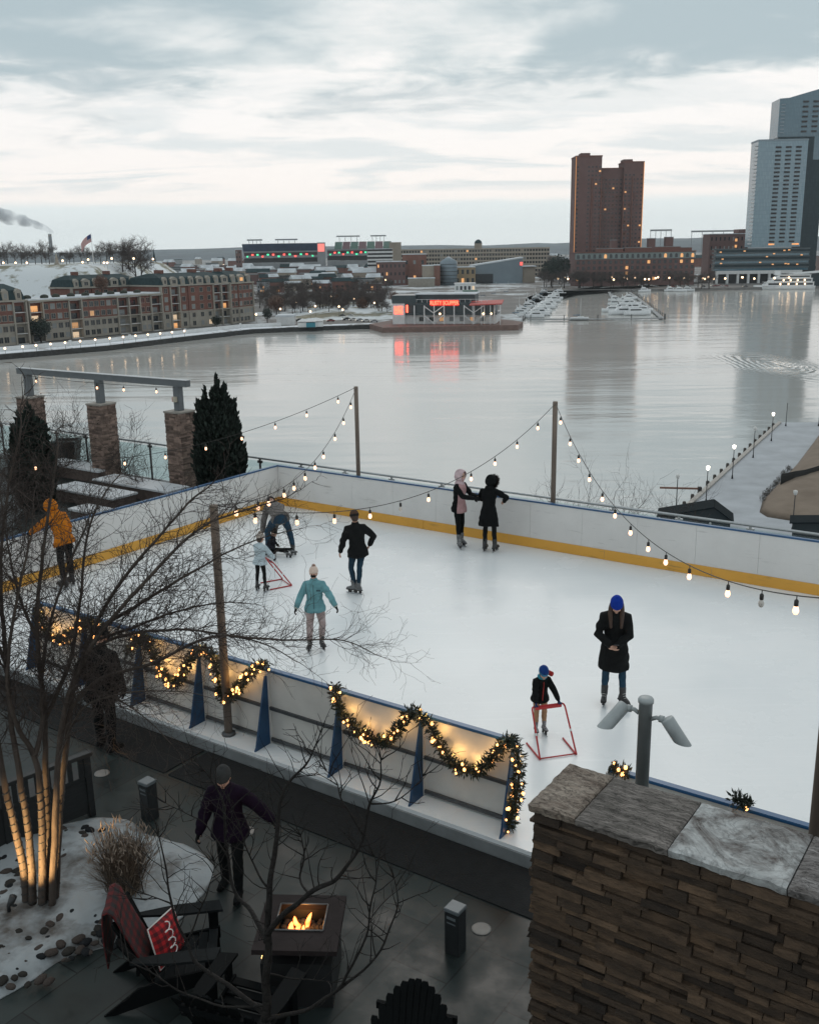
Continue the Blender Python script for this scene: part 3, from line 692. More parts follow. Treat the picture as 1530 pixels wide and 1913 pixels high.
def build_wall():
    rnd = random.Random(4); H = WT - .065 - PZ
    b = MB(); ledger(b, 5.2, H, rnd, M=Matrix.Translation((.045, .05, 0))); 
    for x in (0,):   # return at the far end and the back, plain courses
        ledger(b, wth - .1, H, rnd, M=Matrix.Translation((.045, .05 + wth - .1, 0)) @ Matrix.Rotation(R_(-90), 4, 'Z'))
    b.build('stone_face', M_LEDGE, wall)
    MB().box((.09, .10, 0), (5.2, wth - .05, H - .01)).build('core', mat('wall_core', (.03, .028, .025), .95, .2, 4), wall)
    js = [0.0] + [(P(x, y, WT) - wA).length for x, y in ((1080, 1517), (1250, 1580), (1470, 1658))] + [2.55, 3.25, 3.95, 4.65, 5.3]
    cols = [((.16, .125, .10), (.31, .265, .22), (2, 5, 1)), ((.085, .078, .07), (.22, .20, .185), (1.2, 6, 1)), ((.075, .062, .056), (.42, .44, .44), (1, 1.2, 1)), ((.12, .11, .105), (.27, .26, .255), (1.5, 6, 1))]
    for k in range(len(js) - 1):
        c = cols[k % 4]
        m = flagstone(k % 4, *c)
        x0, x1 = js[k] + .004, js[k + 1] - .004; nx, ny = 26, 22; vs = []; fs = []
        for j in range(ny + 1):
            for i in range(nx + 1):
                tx, ty = i / nx, j / ny; x = x0 + (x1 - x0) * tx; y = wth * ty
                if j == 0: y -= .012 * mnoise.noise(Vector((x * 14, 1, k))) + .014 * mnoise.noise(Vector((x * 5, 1, k)))
                if j == ny: y += .012 * mnoise.noise(Vector((x * 14, 5, k)))
                if k == 0 and i == 0: x -= .012 * mnoise.noise(Vector((y * 14, 9, k)))
                z = WT - PZ + .010 * mnoise.noise(Vector((x * 3, y * 3, k * 3.1))) + .007 * abs(mnoise.noise(Vector((x * 9, y * 22, k)))) + .004 * mnoise.noise(Vector((x * 30, y * 30, k)))
                e = min(tx, 1 - tx, ty * 1.6, (1 - ty) * 1.6)
                if e < .03: z -= .010
                vs.append((x, y, z))
        nv = len(vs); per = [i for i in range(nx + 1)] + [j * (nx + 1) + nx for j in range(1, ny + 1)] + [ny * (nx + 1) + i for i in range(nx - 1, -1, -1)] + [j * (nx + 1) for j in range(ny - 1, 0, -1)]
        for j in range(ny):
            for i in range(nx): a = j * (nx + 1) + i; fs.append((a, a + 1, a + nx + 2, a + nx + 1))
        for q, dz, sh in ((0, -.028, 1), (1, -.062, -1)):
            base = len(vs)
            for p in per:
                x, y, z = vs[p]; w = .010 * mnoise.noise(Vector((x * 20, y * 20, q * 7 + 2)))
                cx, cy = (x0 + x1) / 2, wth / 2
                vs.append((x + (w if k == 0 and x < x0 + .02 else 0), y + w - (0.012 if y < cy else -.012) * (.5 if q == 0 else 1.5) * (-1 if q == 0 else -1), WT - PZ + dz + .008 * mnoise.noise(Vector((x * 16, y * 16, 3)))))
            prev = per if q == 0 else list(range(base - len(per), base))
            for i in range(len(per)):
                i2 = (i + 1) % len(per); fs.append((prev[i2], prev[i], base + i, base + i2))
        fs.append(tuple(range(len(vs) - len(per), len(vs))))
        MB().add(vs, fs, False).build('coping_slab', m, wall, fix=True)
build_wall()

# twin-head floodlight post
M_ALU = mat('grey_painted_metal', (.30, .33, .335), .45, .08, 12, .05)
def floodlight():
    q = D(1199, 1455, 7.0); q.z = PZ; zt = toZ(q, 1302); h = zt - PZ
    t = thing('floodlight_post', 'grey floodlight post with two angled cylinder heads behind the stone wall', 'light post', q)
    MB().lathe([(.052, 0), (.052, h - .045), (.06, h - .044), (.06, h - .018), (.052, h - .006), (.03, h), (.002, h + .003)], 20).build('post', M_ALU, t)
    for s, tgt in ((-1, (1130, 1358)), (1, (1274, 1388))):
        att = Vector((q.x, q.y, toZ(q, 1335))) - q if s < 0 else Vector((q.x, q.y, toZ(q, 1340))) - q
        dirx = RU * s
        k0 = att + dirx * .05; k1 = att + dirx * .13 + Vector((0, 0, .02)); k2 = k1 + dirx * .05
        b = MB(); b.tube([k0, k0.lerp(k1, .5) + Vector((0, 0, .012)), k1, k2], .017, 8); b.lathe([(.03, -.012), (.03, .012)], 12, k1 - dirx * .02, Matrix.Rotation(0, 4, 'X')) if False else None
        b.build('arm', M_ALU, t)
        end = ray(*tgt); w = D(tgt[0], tgt[1], 6.85 if s > 0 else 7.0) - q
        a = k2 - (w - k2).normalized() * .02; d = (w - a).normalized(); x = d.cross(Vector((0, 0, 1))).normalized(); y = x.cross(d); L = (w - a).length; r = .052
        hd = MB(); rr = []
        for tt, ra in ((0, .02), (.0, .6), (.015, .92), (.04, 1), (.5, 1), (1, 1)):
            ring = []
            for j in range(16):
                an = 2 * math.pi * j / 16; off = x * math.cos(an) * r * ra + y * math.sin(an) * r * ra
                sl = (1 + .22 * math.sin(an)) if tt == 1 else 1                       # slanted visor
                ring.append(a + d * (L * tt * sl) + off)
            rr.append(ring)
        hd.rings(rr, True, False); hd.rings([[a + d * (L * .86) + (p - a - d * (p - a).dot(d)) * .93 for p in rr[-1]]] * 1 + [[a + d * (L * .87) + (p - a - d * (p - a).dot(d)) * .3 for p in rr[-1]]], True, True)
        head = hd.build('lamp_head', M_ALU, t)
        MB().tube([k1 - dirx * .018, k1 + dirx * .018], .028, 10).build('knuckle', M_ALU, head)
floodlight()

# bollards and floor discs
M_BOL = mat('charcoal_bollard', (.022, .025, .027), .45, .2, 8)
M_BOLT = mat('bollard_top', (.13, .15, .16), .5, .1, 8)
def bollard(u, v, label):
    t = thing('bollard_light', label, 'bollard', UV(u, v, PZ), RA)
    MB().box((-.078, -.078, 0), (.078, .078, .47)).build('body', M_BOL, t, bevel=.006)
    MB().box((-.083, -.083, .471), (.083, .083, .51)).build('cap', M_BOLT, t, bevel=.006)
    b = MB(); b.box((-.05, -.082, .40), (.05, -.079, .43)); b.box((-.05, -.081, .35), (.05, -.079, .365)); b.build('louvre', M_BOLT, t)
bollard(8.53, 12.04, 'square charcoal bollard with pale cap beyond the ornamental grass')
bollard(12.93, 12.04, 'square charcoal bollard with pale cap between the fire table and the stone wall')
M_DISC = mat('pale_disc', (.21, .20, .185), .5, .1, 10)
for (u, v), l in (((7.16, 11.66), 'pale round floor light set in the paving beside the dark bench'), ((9.74, 11.62), 'pale round floor light at the feet of the person in purple'), ((12.98, 11.62), 'pale round floor light beside the bollard nearest the wall')):
    o = MB().lathe([(.10, 0), (.10, .008), (.085, .012), (.0, .013)], 20).build('floor_light', M_DISC); o.location = UV(u, v, PZ); tag(o, l, 'floor light', 'round floor lights')

# planting bed; snow colour darkened to carry the foreground shade
M_SNOW = snow_mix_material('bed_snow', (.05, .045, .04), (.10, .09, .08), (.30, .33, .345), .50, .70, 1.1, 7.0, 3.0, .8, .9)
bedpx = [(-240, 1600), (-60, 1560), (80, 1548), (175, 1528), (235, 1533), (285, 1560), (345, 1578), (385, 1600), (398, 1640), (385, 1672), (330, 1722), (262, 1752), (190, 1768), (110, 1800), (20, 1862), (-90, 1930), (-300, 1900)]
def bed():
    pts = [P(x, y, PZ) for x, y in bedpx]; ring = []
    for i in range(len(pts)):
        a, c = pts[i], pts[(i + 1) % len(pts)]
        for k in range(6):
            q = a.lerp(c, k / 6); q += Vector((mnoise.noise(q * 3), mnoise.noise(q * 3 + Vector((7, 0, 0))), 0)) * .07; ring.append(q)
    c = sum(ring, Vector()) / len(ring); b = MB(); rr = []
    for t in (1, .97, .92, .85, .76, .66, .55, .44, .33, .22, .11, .02):
        rr.append([Vector((c.x + (q.x - c.x) * t, c.y + (q.y - c.y) * t, PZ + .004 + .09 * sstep((1 - t) * 4) + (.05 * mnoise.noise(Vector((c.x + (q.x - c.x) * t, c.y + (q.y - c.y) * t, 0)) * 3.0) + .02 * mnoise.noise(q * 11 * t)) * sstep((1 - t) * 5))) for q in ring])
    return tag(b.rings(rr, True, True).build('melting_snow', M_SNOW, fix=True), kind='structure')
bed()
M_STONE = [mat('river_stone_%d' % k, c, .95, .35, 9, .2, spec=.1) for k, c in enumerate(((.018, .020, .022), (.035, .033, .03), (.06, .05, .045)))]
def stones():
    rnd = random.Random(21); mes = []
    for k in range(6):
        b = MB(); b.ell((0, 0, 0), (1, .72, .45), 10, 7); b.v = [tuple(Vector(v) * (1 + .2 * mnoise.noise(Vector(v) * 1.3 + Vector((k * 5, 0, 0))))) for v in b.v]; mes.append(b.mesh('river_stone', M_STONE[k % 3]))
    spots = []
    for _ in range(70):
        x = rnd.uniform(-10, 240); spots.append((x, 1785 - x * .24 + rnd.uniform(-55, 75) * (1 if x < 150 else .5)))
    for _ in range(16): spots.append((rnd.uniform(110, 200), rnd.uniform(1545, 1610)))
    for _ in range(14): spots.append((rnd.uniform(-5, 40), rnd.uniform(1600, 1700)))
    for x, y in spots:
        p = P(x, y, PZ + .06); s = rnd.uniform(.03, .075)
        o = inst('river_stone', rnd.choice(mes), None, (p.x, p.y, PZ + .075), rnd.uniform(0, 6), (s, s, s)); tag(o, 'smooth river stone half sunk in the melting snow of the planting bed', 'stone', 'river stones in the planting bed')
stones()

# ornamental grass
M_GRASS = mat('dry_grass', (.15, .11, .08), .8, .3, 20, island=.45)
def grass():
    p = P(235, 1672, PZ + .05); rnd = random.Random(8)
    t = thing('ornamental_grass', 'dry tan clump of ornamental grass standing in the snow', 'ornamental grass', p); b = MB()
    for _ in range(2600):
        a = rnd.uniform(0, 6.283); r = abs(rnd.gauss(0, .07)); h = rnd.uniform(.35, .76); sp = rnd.uniform(.02, .34); w = rnd.uniform(.0025, .005)
        o = Vector((math.cos(a) * r, math.sin(a) * r, 0)); d = Vector((math.cos(a + rnd.gauss(0, .6)), math.sin(a + rnd.gauss(0, .6)), 0))
        sd = Vector((-d.y, d.x, 0)) * w + Vector((rnd.gauss(0, .002), 0, 0)); pr = None
        pts = [o + d * (sp * s ** 1.6) + Vector((0, 0, h * (s - .3 * s * s * rnd.uniform(0, 1)))) for s in (0, .35, .7, 1)]
        vs = []
        for i, q in enumerate(pts): vs += [q - sd * (1 - i * .22), q + sd * (1 - i * .22)]
        b.add(vs, [(0, 1, 3, 2), (2, 3, 5, 4), (4, 5, 7, 6)])
    b.build('blades', M_GRASS, t)
    b = MB()
    for _ in range(260):
        a = rnd.uniform(0, 6.283); r = rnd.uniform(.08, .34); h = rnd.uniform(.42, .76); q = Vector((math.cos(a) * r, math.sin(a) * r, h)); e = q + Vector((rnd.gauss(0, .03), rnd.gauss(0, .03), rnd.uniform(.04, .09)))
        b.tube([q, q.lerp(e, .5), e], [.002, .008, .001], 4, False)
    b.build('seed_heads', mat('grass_plumes', (.27, .215, .17), .9, .3, 30), t)
grass()

# dark timber bench at the edge of the bed
M_BENCH = mat('dark_stained_timber', (.012, .014, .015), .6, .3, 6, .2, stretch=(1, 1, 6))
def bench():
    a = P(178, 1520, PZ); c = P(-160, 1660, PZ); d = (c - a); L = d.length; rz = math.atan2(d.y, d.x)
    t = thing('wooden_bench', 'dark timber bench with a slatted back beside the wrapped tree', 'bench', a, rz)
    H = .80
    for x in (0, L / 2 - .04, L - .08): MB().box((x, -.04, 0), (x + .08, .04, H)).build('back_post', M_BENCH, t, bevel=.004)
    MB().box((-.03, -.05, H + .002), (L + .03, .05, H + .05)).build('top_rail', M_BENCH, t, bevel=.006)
    MB().box((.082, -.02, .50), (L - .082, .02, .55)).build('middle_rail', M_BENCH, t, bevel=.004)
    n = int(L / .14)
    for i in range(n):
        x = .12 + (L - .24) * i / (n - 1); MB().box((x - .028, -.012, .551), (x + .028, .012, H)).build('slat', M_BENCH, t)
    MB().box((.082, -.018, .05), (L - .082, .018, .498)).build('lower_panel', M_BENCH, t)
    MB().box((-.02, -.50, .40), (L + .02, -.045, .445)).build('seat', M_BENCH, t, bevel=.006)
    for x in (0, L - .08): MB().box((x, -.47, 0), (x + .08, -.39, .398)).build('leg', M_BENCH, t)
bench()

# fire table
def fire_table():
    c = P(562, 1722, .45); t = thing('fire_table', 'dark square fire table with small orange flames', 'fire table', (c.x, c.y, PZ), R_(-3))
    m = mat('slate_table_top', (.024, .019, .019), .75, .25, 5, .2, spec=.12); d = mat('charcoal_steel', (.014, .015, .016), .5, .2, 6); w, l, h = .385, .40, .65
    b = MB(); ix, iy0, iy1 = .225, -.13, .25
    for q in (((-w, -l), (w, iy0)), ((-w, iy1), (w, l)), ((-w, iy0), (-ix, iy1)), ((ix, iy0), (w, iy1))): b.box((q[0][0], q[0][1], h - .05), (q[1][0], q[1][1], h))
    b.build('table_top', m, t)
    b = MB(); b.box((-w + .06, -l + .06, 0), (w - .06, l - .06, h - .19)); 
    for q in (((-ix - .01, iy0 - .01), (ix + .01, iy0)), ((-ix - .01, iy1), (ix + .01, iy1 + .01)), ((-ix - .01, iy0), (-ix, iy1)), ((ix, iy0), (ix + .01, iy1))): b.box((q[0][0], q[0][1], h - .189), (q[1][0], q[1][1], h - .052))
    b.build('base', d, t)
    b = MB(); 
    for q in (((-ix, iy0), (ix, iy0)), ((ix, iy0), (ix, iy1)), ((ix, iy1), (-ix, iy1)), ((-ix, iy1), (-ix, iy0))): b.tube([(*q[0], h + .008), (*q[1], h + .008)], .009, 6)
    b.build('rim', mat('rim_steel', (.12, .12, .12), .4, .1, 6, metal=.5), t)
    rnd = random.Random(2); b = MB()
    for _ in range(60):
        b.ell((rnd.uniform(-ix + .03, ix - .03), rnd.uniform(iy0 + .03, iy1 - .03), h - .17 + rnd.uniform(0, .03)), (rnd.uniform(.02, .04), rnd.uniform(.02, .04), .025), 7, 5)
    b.build('lava_rock', mat('lava_rock', (.03, .025, .022), .9, .3, 20), t)
    fm = bpy.data.materials.new('flame'); fm.use_nodes = True; nt = fm.node_tree; bs = nt.nodes['Principled BSDF']; g = nt.nodes.new('ShaderNodeLayerWeight'); g.inputs[0].default_value = .45
    mx = nt.nodes.new('ShaderNodeMix'); mx.data_type = 'RGBA'; nt.links.new(g.outputs['Facing'], mx.inputs[0]); mx.inputs[6].default_value = (1, .46, .12, 1); mx.inputs[7].default_value = (1, .09, .01, 1)
    nt.links.new(mx.outputs[2], bs.inputs['Emission Color']); bs.inputs['Emission Strength'].default_value = 2.6; bs.inputs['Base Color'].default_value = (.3, .05, 0, 1); fm.cycles.emission_sampling = 'NONE'
    for x, y, hh, r, lx in ((-.095, .0, .15, .036, .01), (-.015, -.04, .12, .034, -.02), (-.045, .09, .14, .030, -.03), (.035, .11, .17, .026, .05), (.02, .03, .09, .022, .0), (-.06, .03, .08, .02, .02)):
        rr = []
        for s in (0, .15, .35, .55, .75, .9, 1):
            ra = r * (.55 + 1.1 * s) * (1 - s) ** .6 + .003; rr.append([Vector((x + lx * s * s + ra * math.cos(a) * (1 + .25 * math.sin(3 * a + s * 5)) , y + .02 * math.sin(s * 7) + ra * math.sin(a), h - .16 + hh * s)) for a in [2 * math.pi * j / 10 for j in range(10)]])
        MB().rings(rr).build('flame', fm, t)
    lamp_light(t, (0, .04, h - .02), 4.5, (1, .42, .10), .06)
    MB().cbox((-w + .058, -.25, h - .2), (.004, .03, .03)).build('igniter_light', mat('amber_dot', (1, .6, .2), .4, 0, em=(1, .6, .2), es=4), t)
fire_table()

# adirondack chairs
def adirondack(label, loc, rz, m, slat_m=None, rounded=False):
    t = thing('adirondack_chair', label, 'chair', loc, rz)        # faces +y
    sm = slat_m or m
    for k in range(6):
        y = .36 - k * .095; z = .37 - k * .022
        MB().bar((-.27, y, z), (.27, y, z), .085, .02).build('seat_slat', sm, t)
    n = 7 if not rounded else 13
    for k in range(n):
        f = (k - (n - 1) / 2) / ((n - 1) / 2); x0 = f * .22; x1 = f * (.34 if not rounded else .30); top = .98 - (.16 if not rounded else .30) * f * f
        bt = Vector((x0, -.17, .24)); tp = Vector((x1, -.17 - .34 * (top - .24) / .75, top)); w = .068 if not rounded else .039
        x = Vector((1, 0, 0)); d = (tp - bt).normalized(); nn = x.cross(d).normalized() * .009; w2 = w * (1.35 if not rounded else 1.5)
        pr = [bt - x * w / 2, bt + x * w / 2, tp + x * w2 / 2 - d * .03, tp + x * w2 * .3, tp - x * w2 * .3, tp - x * w2 / 2 - d * .03]
        MB().extr([p - nn for p in pr], nn * 2).build('back_slat', m, t, fix=True)
    for z, y in ((.42, -.265), (.74, -.41)): MB().bar((-.30, y - .02, z), (.30, y - .02, z), .03, .06).build('back_brace', m, t)
    for s in (-1, 1):
        b = MB().prism([(s * .27, .46), (s * .43, .42), (s * .42, .0), (s * .36, -.34), (s * .31, -.34), (s * .27, 0)], .56, .585); b.build('armrest', sm, t, fix=True)
        MB().bar((s * .32, .36, 0), (s * .32, .36, .558), .03, .09, (0, 1, 0)).build('leg', m, t)
        MB().extr([(s * .29 - .012, .42, .39), (s * .29 - .012, .42, .27), (s * .29 - .012, -.52, 0), (s * .29 - .012, -.62, 0), (s * .29 - .012, -.3, .25), (s * .29 - .012, 0, .33)], (.024, 0, 0)).build('side_rail', m, t, fix=True)
        MB().extr([(s * .335, .36, .42), (s * .335, .36, .558), (s * .335, .44, .558)], (s * .02, 0, 0)).build('bracket', m, t, fix=True)
    return t
M_CH1 = mat('black_chair_plastic', (.004, .005, .0055), .7, .2, 6, spec=.08); M_CH2 = mat('slate_chair_plastic', (.010, .012, .013), .7, .2, 6, spec=.1)
c1 = P(330, 1842, PZ); ch1 = adirondack('dark adirondack chair draped with a red plaid blanket facing the fire table', (c1.x, c1.y, PZ), R_(-82), M_CH1, M_CH2)
c2 = P(455, 1965, PZ); adirondack('black adirondack chair seen from behind under the bare branches', (c2.x, c2.y, PZ), R_(-20), M_CH1)
c3 = P(785, 1826, .82) + Vector((-.16, -.52, 0)); adirondack('black round backed adirondack chair cut by the lower edge beside the stone wall', (c3.x, c3.y, PZ), R_(163), M_CH1, None, True).scale = (1.12, 1.0, 1.06)

def plaid_material(name, red, dark, sc):
    m, nt, b, L = node_mat(name); b.inputs['Roughness'].default_value = .9
    tc = nt.nodes.new('ShaderNodeTexCoord'); sp = nt.nodes.new('ShaderNodeSeparateXYZ'); L(tc.outputs['UV'], sp.inputs[0])
    def band(v):
        a = nt.nodes.new('ShaderNodeMath'); a.operation = 'MULTIPLY'; L(v, a.inputs[0]); a.inputs[1].default_value = sc
        f = nt.nodes.new('ShaderNodeMath'); f.operation = 'FRACT'; L(a.outputs[0], f.inputs[0])
        g = nt.nodes.new('ShaderNodeMath'); g.operation = 'GREATER_THAN'; L(f.outputs[0], g.inputs[0]); g.inputs[1].default_value = .5; return g.outputs[0]
    ad = nt.nodes.new('ShaderNodeMath'); ad.operation = 'ADD'; L(band(sp.outputs[0]), ad.inputs[0]); L(band(sp.outputs[1]), ad.inputs[1])
    cr = nt.nodes.new('ShaderNodeValToRGB'); cr.color_ramp.interpolation = 'CONSTANT'; e = cr.color_ramp.elements; e[0].color = (*red, 1); e[1].position = .34; e[1].color = (*[(x + y * .9) / 2.4 for x, y in zip(red, dark)], 1); n = e.new(.75); n.color = (*dark, 1)
    dv = nt.nodes.new('ShaderNodeMath'); dv.operation = 'MULTIPLY'; dv.inputs[1].default_value = .5; L(ad.outputs[0], dv.inputs[0]); L(dv.outputs[0], cr.inputs[0]); L(cr.outputs[0], b.inputs['Base Color']); return m
def cloth_strip(name, prof, width, m, seed=0, thick=.012, n=16, loc=(0, 0, 0), rz=0, flare=None):
    """a sheet following profile points (y, z) with the given width along x, with UVs in metres"""
    vs = []; uv = []; k = len(prof); s = 0
    for i, (y, z) in enumerate(prof):
        if i: s += math.hypot(y - prof[i - 1][0], z - prof[i - 1][1])
        for j in range(n + 1):
            x = (j / n - .5) * width * (flare[i] if flare else 1); w = .012 * mnoise.noise(Vector((x * 7, s * 5, seed)))
            vs.append((x, y - w, z + w)); uv.append((x, s))
    fs = [(i * (n + 1) + j, i * (n + 1) + j + 1, (i + 1) * (n + 1) + j + 1, (i + 1) * (n + 1) + j) for i in range(k - 1) for j in range(n)]
    me = bpy.data.meshes.new(name); me.from_pydata(vs, [], fs); ul = me.uv_layers.new()
    for l in me.loops: ul.data[l.index].uv = uv[l.vertex_index]
    me.polygons.foreach_set('use_smooth', [True] * len(me.polygons)); me.materials.append(m)
    o = bpy.data.objects.new(name, me); link(o); o.location = loc; o.rotation_euler = (0, 0, rz)
    md = o.modifiers.new('s', 'SOLIDIFY'); md.thickness = thick; return o
M_PLAID = plaid_material('red_plaid', (.09, .005, .006), (.012, .010, .012), 9)
M_PLAID2 = plaid_material('bright_red_plaid', (.40, .012, .016), (.07, .006, .01), 14)
o = cloth_strip('plaid_blanket', [(-.56, .45), (-.575, .7), (-.575, .9), (-.555, 1.0), (-.50, 1.02), (-.455, .98), (-.40, .83), (-.33, .66), (-.26, .50), (-.2, .42)], .46, M_PLAID, 3, loc=(c1.x, c1.y, PZ), rz=R_(-82))
tag(o, 'red and black plaid blanket draped over the chair back', 'blanket')
def cushion():
    b = MB(); n = 12; vs = []; uv = []
    for sgn in (-1, 1):
        for j in range(n + 1):
            for i in range(n + 1):
                x, y = i / n * 2 - 1, j / n * 2 - 1; th = .075 * (1 - abs(x) ** 2.4) ** .6 * (1 - abs(y) ** 2.4) ** .6 if abs(x) < 1 and abs(y) < 1 else 0
                vs.append((x * .21 * (1 - .06 * (1 - abs(y))), sgn * th, y * .21 * (1 - .06 * (1 - abs(x))))); uv.append((x * .21, y * .21))
    N = (n + 1) ** 2; fs = []
    for s in (0, 1):
        for j in range(n):
            for i in range(n):
                a = s * N + j * (n + 1) + i; f = (a, a + 1, a + n + 2, a + n + 1); fs.append(f if s == 0 else f[::-1])
    me = bpy.data.meshes.new('pillow'); me.from_pydata(vs, [], fs); ul = me.uv_layers.new()
    for l in me.loops: ul.data[l.index].uv = uv[l.vertex_index]
    me.polygons.foreach_set('use_smooth', [True] * len(me.polygons)); me.materials.append(M_PLAID2)
    t = thing('throw_pillow', 'bright red plaid throw pillow with white script on the chair', 'pillow'); link(bpy.data.objects.new('cover', me), t)
    b = MB(); pts = []
    for sx, sz in ((-1, -1), (1, -1), (1, 1), (-1, 1)): pts.append((sx * .2, 0, sz * .2))
    b.tube(pts, .009, 6, closed=True); b.build('piping', mat('white_piping', (.6, .58, .55), .8, 0), t)
    # looping white script across the front, only a flourish of strokes as in the photo
    s = MB(); wv = []
    for i in range(60):
        q = i / 59; wv.append((-.02 + .045 * math.sin(q * 24), -.078 + .018 * abs(q - .5) * 2, .15 - .30 * q + .02 * math.cos(q * 24)))
    s.tube(wv, .006, 5); s.build('script', mat('white_script', (.75, .73, .7), .7, 0), t)
    q = P(312, 1752, .28); t.location = q; t.rotation_euler = (R_(-18), R_(4), R_(68)); return t
cushion()

# ------------------------------------------------------------------ bare trees
def catmull(w, k=5):
    out = []
    for i in range(len(w) - 1):
        a = w[max(0, i - 1)]; b_ = w[i]; c = w[i + 1]; d = w[min(len(w) - 1, i + 2)]
        for q in range(k):
            t = q / k; out.append(.5 * ((2 * b_) + (c - a) * t + (2 * a - 5 * b_ + 4 * c - d) * t * t + (3 * b_ - a - 3 * c + d) * t ** 3))
    return out + [w[-1]]
def stem(b, pts, r0, r1, rnd, n=7, wob=.012):
    w = catmull(pts); k = len(w); rad = []
    for i in range(k):
        t = i / (k - 1); rad.append((r0 + (r1 - r0) * t ** .8) * (1 + .08 * mnoise.noise(w[i] * 9))); 
        if 0 < i < k - 1: w[i] = w[i] + Vector((mnoise.noise(w[i] * 5), mnoise.noise(w[i] * 5 + Vector((9, 0, 0))), mnoise.noise(w[i] * 5 + Vector((0, 9, 0))))) * wob
    b.tube(w, rad, n); return w, rad
def twig(b, p, d, L, r, rnd, lvl, up=.15, kink=.35, n=3, fork=.75):
    k = max(3, int(L / .055)); pts = [p]; rad = [r]; q = p.copy(); d = d.normalized(); s = L / k
    for i in range(k):
        d = (d + Vector((rnd.gauss(0, kink), rnd.gauss(0, kink), rnd.gauss(0, kink) + up)) * .42).normalized(); q = q + d * s; pts.append(q.copy()); rad.append(max(.0012, r * (1 - .8 * (i + 1) / k)))
        if lvl > 0 and rnd.random() < fork and i > 0:
            a = Vector((rnd.gauss(0, 1), rnd.gauss(0, 1), rnd.gauss(0, 1))); a = (a - d * a.dot(d)).normalized()
            twig(b, q.copy(), d * .75 + a * .75, L * rnd.uniform(.3, .6), r * .6, rnd, lvl - 1, up, kink, n, fork * .8)
    b.tube(pts, rad, n, False)
M_BARK = mat('brown_bark', (.055, .042, .034), .85, .4, 12, .5, bs=40, stretch=(1, 1, .3))
M_TWIG = mat('twig_bark', (.045, .033, .028), .85, .35, 10)
M_DBARK = mat('dark_wet_bark', (.012, .0105, .0095), .75, .5, 14, .8, bs=40, spec=.25)
